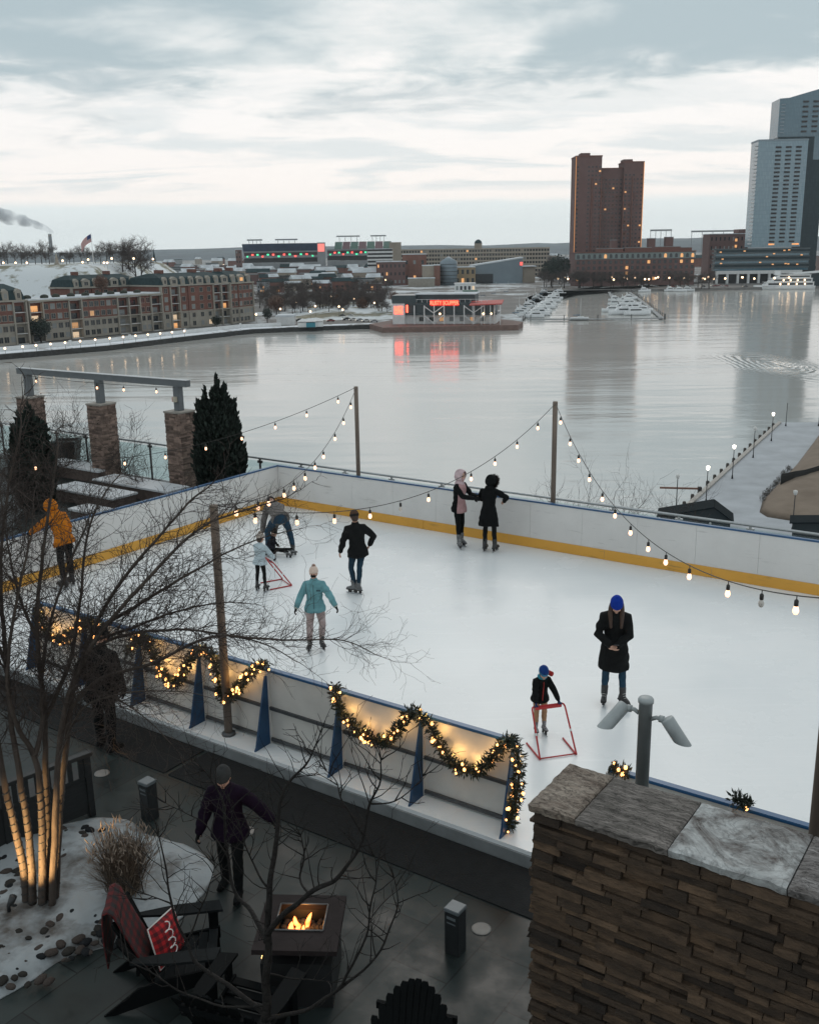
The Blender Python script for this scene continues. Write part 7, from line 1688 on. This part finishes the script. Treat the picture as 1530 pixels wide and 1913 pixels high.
def glass_tower():
    a, rz, W = faced(1400, 1512, 500, 1010); z = lambda y: toZ(a, y) - GZ; U = W / 112; t = thing('glass_tower', 'stepped blue glass tower with a slanted top at the picture edge', 'skyscraper', a, rz - R_(4)); rnd = random.Random(5)
    MB().box((0, 0, z(462)), (88 * U, 26, z(264))).build('front_block', M_TG, t); MB().box((-.3, -.3, z(264) + .01), (88.5 * U, 26.3, z(264) + 1.6)).build('front_parapet', M_BLUEG, t)
    MB().box((88.1 * U, 3, 0), (100 * U, 27, z(258))).build('recess', M_TG3, t); MB().box((36 * U, 4, z(264) + 1.61), (88 * U, 26, z(256))).build('setback', M_TG3, t)
    MB().extr([(36 * U, 7, z(256) + .01), (150 * U, 7, z(256) + .01), (150 * U, 7, z(153)), (52 * U, 7, z(182)), (36 * U, 7, z(183))], (0, 28, 0)).build('rear_tower', M_TG2, t, fix=True); MB().box((100.1 * U, 5, 0), (122 * U, 27, z(256))).build('right_block', M_TG3, t)
    MB().box((100.2 * U, 3.5, z(300)), (112 * U, 4.98, z(256))).build('right_bay', M_TG2, t)
    me = MB().box((-2.6, -.5, -.85), (2.6, .03, .85)).mesh('slot_window', M_DARK)
    for c in (36, 54, 72):
        for r in range(24): inst('slot_window', me, t, (c * U, -.02, z(452) + (z(276) - z(452)) * r / 23))
    for c in (82, 100):
        for r in range(7): inst('slot_window', me, t, (c * U, 6.98, z(246) + (z(190) - z(246)) * r / 6))
    bl = MB().box((-1.8, -1.4, -.25), (.2, 6, .9)).mesh('balcony', M_WHITE)
    for r in range(27): inst('balcony', bl, t, (-.02, 2, z(456) + (z(272) - z(456)) * r / 26))
    bl2 = MB().box((-1.6, -.6, -.25), (2.2, .01, .8)).mesh('balcony', M_BLUEG)
    for r in range(9): inst('balcony', bl2, t, (42 * U, 6.98, z(248) + (z(195) - z(248)) * r / 8))
    # podium
    for k in range(6): MB().box((-70 * U + k * .3, -10, z(505) + (z(464) - z(505)) * k / 6 + .02), (100 * U, -.01, z(505) + (z(464) - z(505)) * (k + .62) / 6)).build('podium_glazing', M_TG3 if k % 2 else M_TG2, t); MB().box((-71 * U, -10.6, z(505) + (z(464) - z(505)) * (k + .64) / 6), (101 * U, -.01, z(505) + (z(464) - z(505)) * (k + 1) / 6)).build('podium_band', mat('dark_podium_band', (.06, .085, .095), .5, .1, .1), t)
    MB().box((-68 * U, -14, z(511)), (88 * U, -10.7, z(505))).build('arcade_roof', M_WHITE, t)
    for k in range(9): MB().box((-67 * U + k * 19 * U, -13.8, 0), (-63 * U + k * 19 * U, -11, z(511) - .02)).build('arcade_pier', M_WHITE, t)
    MB().box((-66 * U, -9, 0), (99 * U, -.3, z(505))).build('ground_floor', M_DARK, t)
    for k in range(14): MB().cbox((rnd.uniform(-60, 95) * U, -10.75, rnd.uniform(z(498), z(466))), (2.0, .2, 1.0)).build('lit_window', M_LIT, t)
    for k in range(6): MB().cbox((rnd.uniform(20, 84) * U, -.08, z(457)), (3.0, .1, 1.4)).build('lit_window', M_LIT, t)
glass_tower()
block('office_building', 'pinkish low building right of the glass tower podium', 1512, 1600, 478, 1080, 20, mat('pink_stone', (.30, .22, .20), .8, .1, .2), 3, 6, .5, .4)
def canopy():
    a, rz, W = faced(1478, 1620, 520, 905); z = lambda y: toZ(a, y) - GZ; t = thing('curved_pavilion', 'low pavilion with a sweeping white roof beside the moored ferry', 'building', a, rz); b = MB(); rr = []
    for i in range(15): u = i / 14; zz = z(512) + (z(499) - z(512)) * u ** 1.6; rr.append([Vector((W * u, -6, zz)), Vector((W * u, 14, zz)), Vector((W * u, 14, zz + .9)), Vector((W * u, -6, zz + .9))])
    b.rings(rr, False); b.build('roof', M_WHITE, t, fix=True); MB().extr([(W * .12, -3, 0), (W, -3, 0), (W, -3, z(500.5)), (W * .55, -3, z(507.5)), (W * .12, -3, z(512.5))], (0, 14, 0)).build('wall', M_TG3, t, fix=True)
canopy()

# quay along the far shore
FAR = densify(SHORE[14:20], 3); struct(shore_strip('far_quay', FAR, WZ - 1, LZ + .3, -1.2, 6, mat('quay_stone', (.17, .165, .16), .85, .2, .2, world_pos=True)))

# restaurant on its pier
M_NEON = mat('red_neon', (.6, .05, .03), .4, 0, em=(1, .085, .045), es=4.5); M_TEAL = mat('dark_teal_glazing', (.022, .040, .048), .3, .2, .3); M_DECK = mat('brown_decking', (.16, .105, .09), .85, .2, .6); M_RAWN = mat('red_awning', (.42, .07, .06), .7, .15, .6)
def restaurant():
    a = P(735, 606, LZ + .4); c = P(937, 606, LZ + .4); a.z = c.z = LZ + .5; d = c - a; W = d.length; t = thing('pier_restaurant', 'waterside restaurant with red neon sign and white cross braces', 'restaurant', a, math.atan2(d.y, d.x) + R_(2)); z = lambda y: toZ(a, y) - a.z; U = W / 202
    MB().box((0, 2, 0), (190 * U, 24, z(589))).build('lower_wall', M_WHITE, t); MB().box((-.2, .2, z(589) + .01), (192 * U, 25, z(586))).build('floor_band', M_TEAL, t); MB().box((20 * U, 1.2, z(586) + .01), (186 * U, 24, z(571))).build('upper_glazing', M_TEAL, t); MB().box((16 * U, 0, z(571) + .01), (190 * U, 25, z(566))).build('fascia', M_TEAL, t)
    MB().box((40 * U, 6, z(566) + .01), (150 * U, 22, z(552))).build('roof_house', M_TEAL, t); MB().box((38 * U, 5, z(552) + .01), (152 * U, 23, z(550))).build('roof', M_SNOWR, t)
    MB().box((-1 * U, -.2, 0), (22 * U, 12, z(567))).build('sign_wall', M_WHITE, t); MB().box((-2 * U, -.4, z(567) + .01), (42 * U, 14, z(552))).build('dark_attic', M_TEAL, t)
    for k in range(9): x = (40 + k * 18.5) * U; MB().box((x - .28, -.6, 0), (x + .28, -.05, z(571))).build('white_post', M_WHITE, t)
    for x0, s in ((58, 1), (132, 1)):
        for p, q in (((x0, 589), (x0 + 18, 604)), ((x0 + 18, 604), (x0 + 36, 589)), ((x0, 572), (x0 + 18, 585)), ((x0 + 18, 585), (x0 + 36, 572))): MB().bar((p[0] * U, -.35, z(p[1])), (q[0] * U, -.35, z(q[1])), .45, .4, (0, 1, 0)).build('cross_brace', M_WHITE, t)
    for k in range(14): x = (44 + k * 10) * U; MB().bar((x, .3, z(566)), (x, .3, z(560)), .16, .16).build('roof_railing_post', M_WHITE, t)
    MB().bar((40 * U, .3, z(560)), (184 * U, .3, z(560)), .16, .16).build('roof_railing', M_WHITE, t)
    s = text_mesh('RUSTY SCUPPER', 2.6, .12, True); s.materials.append(M_NEON); o = inst('neon_sign', s, t, (96 * U, -.75, z(566.5))); o.rotation_euler = (R_(90), 0, 0); xs = [v.co.x for v in s.vertices]; sc = 53 * U / (max(xs) - min(xs)); o.scale = (sc, sc * 1.35, 1)
    MB().box((70 * U, -.55, z(572)), (123 * U, -.42, z(561))).build('neon_backing', mat('red_glow_panel', (.35, .03, .02), .5, .1, 1, em=(1, .05, .025), es=.28), t)
    for k, w in enumerate(('RUSTY', 'SCUPPER')):
        s = text_mesh(w, 2.0, .1, True); s.materials.append(M_NEON); o = inst('wall_sign', s, t, (10.5 * U, -.35, z(576.5 + k * 7))); o.rotation_euler = (R_(90), 0, 0); xs = [v.co.x for v in s.vertices]; sc = 16 * U / (max(xs) - min(xs)); o.scale = (sc, 1.35, 1)
    MB().box((25 * U, -.3, z(584)), (28 * U, -.1, z(570))).build('vertical_neon', M_NEON, t)
    MB().extr([(144 * U, -5, z(571)), (203 * U, -5, z(569)), (203 * U, 6, z(564)), (144 * U, 6, z(566))], (0, 0, .5)).build('awning', M_RAWN, t, fix=True)
    for x in (150, 166, 182, 200): MB().bar((x * U, -4.6, 0), (x * U, -4.6, z(570.5)), .3, .3).build('awning_post', M_WHITE, t)
    for x in (88, 168, 182): MB().ell((x * U, -1.2, z(586.5)), .55, 8, 6).build('lamp', M_GLOBE, t)
    for k in range(7): window(t, (52 + k * 19) * U, z(597), 2.6, 2.2, 1.97, k in (2, 5))
restaurant()
dk = [P(690, 607, LZ), P(715, 614, LZ), P(968, 609, LZ), P(977, 603, LZ), P(935, 598, LZ), P(730, 600, LZ)]
struct(MB().prism([(q.x, q.y) for q in dk], WZ - .5, LZ + .5).build('restaurant_pier', M_DECK, fix=True))

# boats and docks
def hull_rings(L, W, h, bow=1.0):
    rr = []
    for u, w, dz in ((0, .82, 0), (.15, .95, 0), (.5, 1, .02), (.75, .82, .12), (.9, .45, .24), (1.0, .03, .34)):
        x = (u - .5) * L; w *= W / 2; rr.append([Vector((x, -w, h * (1 + dz))), Vector((x, -w * .72, .0)), Vector((x, 0, -.35)), Vector((x, w * .72, .0)), Vector((x, w, h * (1 + dz)))])
    return rr
M_BOAT = mat('white_gelcoat', (.70, .72, .73), .35, .06, 1); M_COVER = mat('blue_boat_cover', (.10, .16, .22), .8, .2, 1)
def boat_meshes(L, W, h, kind):
    o = [('hull', MB().rings(hull_rings(L, W, h), True).mesh('hull', M_BOAT))]
    if kind == 'yacht':
        o.append(('cabin', MB().rings([[Vector((x, s * W * .34, z)) for x, s in ((-L * .32, -1), (L * .26 - k, -1), (L * .26 - k, 1), (-L * .32, 1))] for z, k in ((h * 1.0, 0), (h * 1.9, L * .10))], False).mesh('cabin', M_BOAT)))
        o.append(('cabin_windows', MB().box((-L * .28, -W * .35, h * 1.3), (L * .12, W * .35, h * 1.65)).mesh('cabin_windows', M_DGLASS)))
        o.append(('flybridge', MB().rings([[Vector((x, s * W * .28, z)) for x, s in ((-L * .26, -1), (L * .05 - k, -1), (L * .05 - k, 1), (-L * .26, 1))] for z, k in ((h * 1.905, 0), (h * 2.5, L * .05))], False).mesh('flybridge', M_BOAT)))
        b = MB()
        for s in (-1, 1): b.bar((-L * .2, s * W * .25, h * 2.5), (-L * .24, s * W * .2, h * 3.3), .12, .3)
        b.bar((-L * .24, -W * .22, h * 3.3), (-L * .24, W * .22, h * 3.3), .3, .12); o.append(('radar_arch', b.mesh('radar_arch', M_BOAT)))
    else:
        o.append(('cabin', MB().rings([[Vector((x, s * W * .26, z)) for x, s in ((-L * .1, -1), (L * .28 - k, -1), (L * .28 - k, 1), (-L * .1, 1))] for z, k in ((h, 0), (h * 1.45, L * .08))], False).mesh('cabin', M_BOAT))); o.append(('mast', MB().tube([(L * .05, 0, h), (L * .05, 0, L * 1.15)], [.12, .07], 6).mesh('mast', M_WHITE))); o.append(('boom_cover', MB().tube([(L * .04, 0, h * 2.1), (-L * .36, 0, h * 2.0)], [.28, .2], 7).mesh('boom_cover', M_COVER)))
    return o
YACHT = boat_meshes(15.5, 4.8, 2.0, 'yacht'); CRUISER = boat_meshes(11, 3.6, 1.6, 'yacht'); SAIL = boat_meshes(10, 3.0, 1.2, 'sail')
_br = random.Random(41)
def boat(q, kind, rz, label, group): me = {'y': YACHT, 'c': CRUISER, 's': SAIL}[kind]; t = thing({'y': 'motor_yacht', 'c': 'motor_boat', 's': 'sailboat'}[kind], label, 'boat', Vector((q.x, q.y, WZ + .25)), rz, group); [inst(n, m, t) for n, m in me]; return t
def dock(label, pts, w):
    o = pts[0].copy(); o.z = WZ; t = thing('dock', label, 'dock', o); b = MB()
    for p, q in zip(pts[:-1], pts[1:]): b.bar(Vector((p.x, p.y, WZ + .75)) - o, Vector((q.x, q.y, WZ + .75)) - o, w, .5)
    b.build('deck', mat('wet_dock_planks', (.26, .27, .275), .8, .2, .5), t)
    for p, q in zip(pts[:-1], pts[1:]):
        n = max(2, int((q - p).length / 14))
        for i in range(n + 1): c = p.lerp(q, i / n) - o; c.z = 0; pl = MB().tube([c + Vector((w * .55, 0, -1)), c + Vector((w * .55, 0, 3.0))], .22, 6).build('pile', M_BLK, t)
W_ = lambda x, y: P(x, y, WZ)
dock('long snowy marina dock running away from the restaurant pier', [W_(972, 600), W_(1000, 572), W_(1028, 550)], 2.4)
dock('snowy front dock closing the marina basins', [W_(985, 599), W_(1110, 598.5), W_(1236, 597)], 3.2)
dock('railed dock along the right side of the second marina basin', [W_(1236, 597), W_(1205, 570), W_(1176, 548)], 2.2)
dock('dark narrow dock in the middle of the second marina basin', [W_(1156, 583), W_(1145, 562), W_(1137, 547)], 2.2)
for i in range(11):
    u = i / 10; y = 594 - 42 * u; x = 984 + 46 * u
    boat(W_(x + 14 - 4 * u, y), 'y' if i % 3 else 'c', R_(180 + _br.uniform(-6, 6)), 'white motor boat berthed on the right of the restaurant dock', 'boats on the restaurant dock')
    boat(W_(x - 16 + 3 * u, y - 1), 'c' if i % 3 else 's', R_(_br.uniform(-6, 6)), 'white boat berthed on the left of the restaurant dock', 'boats left of the restaurant dock')
for x, y, k in ((1190, 589, 'y'), (1160, 588, 'y'), (1185, 580, 'y'), (1158, 578, 'c'), (1176, 572, 'y'), (1150, 571, 'c'), (1168, 565, 'c'), (1150, 563, 'c'), (1140, 583, 'c'), (1176, 560, 'c'), (1202, 583, 'c')): boat(W_(x, y), k, R_(_br.choice((0, 180)) + _br.uniform(-8, 8)), 'white motor boat berthed in the second marina basin', 'boats in the second basin')
for x, y in ((1020, 545), (1042, 545), (948, 549), (925, 552), (905, 556), (1082, 596)): boat(W_(x, y + 2), 's', R_(_br.uniform(-20, 20)), 'sailboat with a bare mast near the marina entrance', 'sailboats near the marina')
for x, y in ((1204, 545.5), (1252, 544.5), (1270, 545), (1285, 544)): boat(W_(x, y), 'c', R_(_br.uniform(-20, 20)), 'small motor boat moored along the far quay', 'boats at the far quay')
def ferry():
    a, c = P(1406, 541, WZ), P(1520, 540, WZ); a.z = c.z = WZ; d = c - a; L = d.length; m = (a + c) / 2; z = lambda y: toZ(m, y) - WZ; t = thing('ferry_boat', 'white three deck excursion boat with lit windows moored below the glass tower', 'boat', m, math.atan2(d.y, d.x) + math.pi)
    h = z(534); MB().rings(hull_rings(L, 11, h), True).build('hull', M_BOAT, t); MB().tube([(-L * .48, -5.6, h * .35), (L * .3, -5.6, h * .35)], .35, 6).build('hull_stripe', M_BLK, t)
    zs = [z(534), z(526.5), z(519.5), z(513)]
    for k in range(3):
        x0, x1 = -L * (.47 - .03 * k), L * (.36 - .09 * k); dk_ = MB().rings([[Vector(q) for q in ((x0, -5, zz), (x1 - s, -5, zz), (x1 - s, 5, zz), (x0, 5, zz))] for zz, s in ((zs[k] + .02, 0), (zs[k + 1] - .25, 3))], False).build('deck_house', M_BOAT, t); MB().box((x0 - .5, -5.6, zs[k + 1] - .24), (x1 - 1, 5.6, zs[k + 1] + .01)).build('deck_slab', M_WHITE, t)
        MB().box((x0 + 1, -5.06, zs[k] + .9), (x1 - 4.5, 5.06, zs[k + 1] - .9)).build('window_strip', M_DGLASS, t)
        if k < 2:
            for q in range(4): MB().ell((x0 + (x1 - x0) * (.18 + .16 * q), 5.4, (zs[k] + zs[k + 1]) / 2), .75, 8, 6).build('deck_lamp', M_GLOBE, t)
    MB().box((L * .08, -3, zs[3] + .02), (L * .17, 3, zs[3] + 3.4)).build('wheelhouse', M_BOAT, t)
ferry()

# cars, tents and small buildings by the park
M_TYRE = mat('tyre', (.015, .015, .015), .8, .1, 5)
def car_meshes(c):
    m = mat('car_paint_%d' % (c[0] * 1000), c, .3, .05, 2); prof = [(-2.2, .35), (-2.2, .85), (-1.9, .98), (-1.35, 1.0), (-.8, 1.45), (.55, 1.48), (1.15, 1.0), (2.0, .88), (2.25, .7), (2.25, .35)]
    b = MB().extr([(x, -.88, z) for x, z in prof], (0, 1.76, 0)).mesh('body', m); g = MB().extr([(x, -.90, z) for x, z in ((-1.2, 1.03), (-.75, 1.40), (.5, 1.42), (1.0, 1.03))], (0, 1.8, 0)).mesh('side_glass', M_DGLASS); w = MB().lathe([(.34, -.11), (.34, .11)], 12, M=Matrix.Rotation(R_(90), 4, 'X')).mesh('wheel', M_TYRE); hl = MB().cbox((0, 0, 0), (.06, .35, .16)).mesh('headlight', mat('headlight', (1, .95, .8), .2, 0, em=(1, .9, .7), es=3)); return b, g, w, hl
CARS = [car_meshes(c) for c in ((.35, .36, .37), (.03, .032, .036), (.18, .03, .03), (.55, .55, .54))]
def car(q, rz, k, label, group):
    b, g, w, hl = CARS[k]; t = thing('parked_car', label, 'car', q, rz, group); inst('body', b, t); inst('side_glass', g, t)
    for x in (-1.4, 1.4):
        for y in (-.85, .85): inst('wheel', w, t, (x, y, .34))
    for y in (-.6, .6): inst('headlight', hl, t, (2.26, y, .68))
for i, (x, y, k, rz) in enumerate(((648, 598, 1, 200), (660, 599, 3, 190), (672, 600, 0, 200), (684, 601, 3, 195), (699, 602, 0, 185), (640, 592, 1, 170), (655, 592, 3, 175), (560, 600, 1, 180), (618, 601, 2, 190))): q = P(x, y, GZ); q.z = GZ + .02; car(q, R_(rz), k, ('silver', 'black', 'red', 'white')[k] + ' car parked in the car park between the apartments and the restaurant', 'parked %s cars by the restaurant' % ('silver', 'black', 'red', 'white')[k])
for i in range(16): q = P(_hr.uniform(1180, 1400), _hr.uniform(535, 538), GZ); q.z = GZ + .32; q.y += 12; car(q, R_(_hr.choice((0, 180)) + _hr.uniform(-5, 5)), _hr.randrange(4), 'car with lit headlights on the far waterfront road below the brick hotel', 'cars on the far waterfront road')
def tent(x, y, w, h, m, label, roofm=None):
    q = P(x, y, GZ); q.z = GZ + .02; t = thing('market_tent', label, 'tent', q, .1); s = w / 2; MB().lathe([(s * 1.42, h), (s * .7, h * 1.25), (.1, h * 1.5)], 4, M=Matrix.Rotation(R_(45), 4, 'Z'), smooth=False).build('canopy', roofm or m, t)
    for i in (-1, 1):
        for j in (-1, 1): MB().bar((i * s * .95, j * s * .95, 0), (i * s * .95, j * s * .95, h), .12, .12).build('leg', M_WHITE, t)
    MB().box((-s * .9, -s * .9, .02), (s * .9, s * .9, h * .8)).build('side_wall', m, t)
tent(566, 611, 5, 2.8, M_WHITE, 'white tent by the water beside the blue one'); tent(581, 611, 5, 2.8, mat('teal_canvas', (.05, .22, .28), .8, .1, 2), 'teal tent by the water between two white ones', M_WHITE); tent(595, 610, 5, 2.8, M_WHITE, 'white tent by the water right of the blue one')
t, W, h = block('boat_shed', 'low pale shed with a snowy roof beside the dark evergreen', 512, 545, 592, 520, 9, M_WHITE, 0, 0); block('boat_shed', 'small green roofed shed near the restaurant roof', 866, 892, 545, 640, 9, M_WHITE, 1, 4, roof=mat('green_metal', (.05, .13, .10), .6, .1, 1)); block('boat_shed', 'white flat roofed kiosk behind the restaurant', 850, 888, 531, 760, 9, M_WHITE, 2, 5, roof=M_WHITE)
# snowy park slope
struct(grid_mesh('park_lawn', [-66 + 6 * i for i in range(20)], [555 + 9 * i for i in range(26)], lambda x, y: LZ + .02 + 2.6 * sstep((y - 560) / 60) * (1 - sstep((y - 720) / 60)) * sstep((x + 66) / 25) * (1 - sstep((x - 15) / 32)), snow_mix_material('park_grass', (.13, .125, .085), (.22, .19, .12), (.56, .60, .62), .60, .70, .03, .2)))

# ------------------------------------------------------------------ pier to the right
PLM = (MB().lathe([(.17, 0), (.12, .5), (.075, .6), (.06, 4.9)], 8).mesh('post', M_BLK), MB().lathe([(.03, 4.9), (.20, 5.0), (.27, 5.25), (.30, 5.5), (.06, 5.62)], 10).mesh('globe', M_GLOBEC), MB().lathe([(.03, 4.9), (.20, 5.0), (.27, 5.25), (.30, 5.5), (.06, 5.62)], 10).mesh('globe', M_GLOBEO))
for (x, y, lit, lab) in ((1318, 939, 1, 'lit pier lamp nearest the dark gabled pier hut'), (1367, 894, 1, 'lit pier lamp second beyond the gabled pier hut'), (1406, 855, 0, 'unlit pier lamp between two lit ones along the pier edge'), (1440, 824, 1, 'lit pier lamp at the far end of the pier path'), (1467, 796, 0, 'slim unlit post at the very end of the pier'), (1262, 957, 0, 'unlit pier lamp behind the gabled pier hut'), (1479, 992, 0, 'unlit pier lamp beside the flat topped pier hut'), (1528, 796, 0, 'post at the end of the pier cut by the picture edge')):
    t = thing('pier_lamp', lab, 'street lamp', P(x, y, PRZ)); inst('post', PLM[0], t); 
    if y != 796: inst('globe', PLM[1 if lit else 2], t)
def pier_edge():
    a, c = P(1262, 962, PRZ), P(1453, 790, PRZ); d = (c - a).normalized(); L = (c - a).length; n = Vector((-d.y, d.x, 0))
    t = thing('pier_kerb', 'pale timber kerb along the water edge of the pier', 'kerb', a); MB().bar(n * -.3 + Vector((0, 0, .16)), d * L + n * -.3 + Vector((0, 0, .16)), .7, .3).build('beam', mat('pale_timber', (.36, .34, .31), .8, .2, 2), t)
    pm = MB().lathe([(.28, -2.5), (.28, .3), (.22, .45), (.02, .5)], 9).mesh('pile', mat('dark_pile', (.07, .062, .056), .85, .3, 3))
    for i in range(17): q = a + d * (L * (i + .3) / 17) + n * .45; o = inst('mooring_pile', pm, None, q); tag(o, 'dark round mooring pile along the pier edge', 'pile', 'mooring piles along the pier')
    q = P(1306, 920, PRZ); e = P(1232, 911, PRZ + .6); t = thing('gangway', 'thin rusty boom reaching out over the water from the pier edge', 'gangway', q); MB().bar((0, 0, .6), e - q, .35, .25).build('boom', mat('rusty_steel', (.17, .085, .06), .8, .3, 3), t); MB().bar((0, 0, -.2), (0, 0, .9), .5, .5).build('mount', M_BLK, t)
pier_edge()
def hut(label, x0, y0, x1, y1, h, gable, rz=None):
    a, c = P(x0, y0, PRZ), P(x1, y1, PRZ); d = c - a; W = d.length; t = thing('pier_hut', label, 'hut', a, math.atan2(d.y, d.x)); m = mat('dark_green_boarding', (.014, .024, .028), .7, .2, 3, .2, stretch=(6, 6, 1)); D_ = W * .42
    MB().extr([(0, 0, 0), (W, 0, 0), (W, 0, h), (W * .76, 0, h + gable), (0, 0, h * 1.0)], (0, D_, 0)).build('wall', m, t, fix=True); b = MB(); b.bar((-.4, D_ / 2, h + .12), (W * .76, D_ / 2, h + gable + .12), D_ + .8, .16); b.bar((W * .76, D_ / 2, h + gable + .12), (W + .4, D_ / 2, h - .02), D_ + .8, .16); b.build('roof', mat('dark_hut_roof', (.010, .016, .019), .95, .2, 2, spec=.1), t)
    MB().box((W * .42, -.06, 0), (W * .58, -.005, 2.1)).build('door', M_BLK, t); lm = MB().ell((W * .72, -.15, h * .8), .16, 8, 6).build('wall_lamp', M_GLOBEO, t)
hut('dark gabled hut at the foot of the pier beyond the railing', 1231, 992, 1362, 1000, 1.9, 1.7); hut('flat topped dark hut beside the lawn at the picture edge', 1476, 1030, 1590, 1040, 3.6, .5)
def fence():
    pts = [P(x, y, PRZ + .9) for x, y in ((1457, 906), (1482, 900), (1502, 897), (1532, 888), (1560, 880))]; o = pts[0]; t = thing('picket_fence', 'dark picket fence zigzagging across the brown lawn mound', 'fence', o); b = MB()
    for p, q in zip(pts[:-1], pts[1:]):
        L = (q - p).length; n = int(L / .22); pk = MB()
        for i in range(n): c = p.lerp(q, (i + .5) / n) - o; pk.box((c.x - .07, c.y - .04, c.z - .3), (c.x + .07, c.y + .04, c.z + 1.7))
        pk.build('pickets', M_BLK, t); MB().bar(p - o + Vector((0, 0, .2)), q - o + Vector((0, 0, .2)), .1, .14).build('rail', M_BLK, t); MB().bar(p - o + Vector((0, 0, 1.4)), q - o + Vector((0, 0, 1.4)), .1, .14).build('rail', M_BLK, t)
    rk = MB().ell((0, 0, 0), (.35, .28, .2), 8, 6).mesh('edge_rock', M_WHITE)
    for i in range(15): p = pts[0].lerp(pts[3], i / 14) + Vector((.3, -1.1, 0)); p.z = PRZ + 1.0 + .0 * i; tag(inst('edge_rock', rk, None, p, i), 'pale edging rock below the picket fence', 'rock', 'pale rocks below the fence')
    rr = [P(x, y, PRZ + .15) for x, y in ((1424, 935), (1430, 927), (1436, 921), (1443, 913), (1449, 907), (1455, 900), (1463, 889), (1472, 880))]
    hm = leafy(20, mat('dry_hedge', (.07, .06, .05), .9, .4, 3), 500)[1]
    for q in rr: o_ = inst('low_shrub', hm, None, q - Vector((0, 0, .8)), _hr.uniform(0, 6), (1.7, 1.7, 1.9)); tag(o_, 'low dry shrub edging the brown lawn along the pier path', 'shrub', 'low shrubs edging the lawn')
fence()

# haze over the harbour
def haze():
    m = bpy.data.materials.new('haze'); m.use_nodes = True; nt = m.node_tree; nt.nodes.remove(nt.nodes['Principled BSDF']); v = nt.nodes.new('ShaderNodeVolumePrincipled'); v.inputs['Color'].default_value = (.86, .95, 1.0, 1); v.inputs['Density'].default_value = HAZE_D; v.inputs['Anisotropy'].default_value = .45
    nt.links.new(v.outputs[0], nt.nodes['Material Output'].inputs['Volume']); o = MB().box((-13000, -400, -42), (13000, 13200, 330)).build('haze', m); tag(o, kind='stuff')
HAZE_D = 3.6e-5
haze()
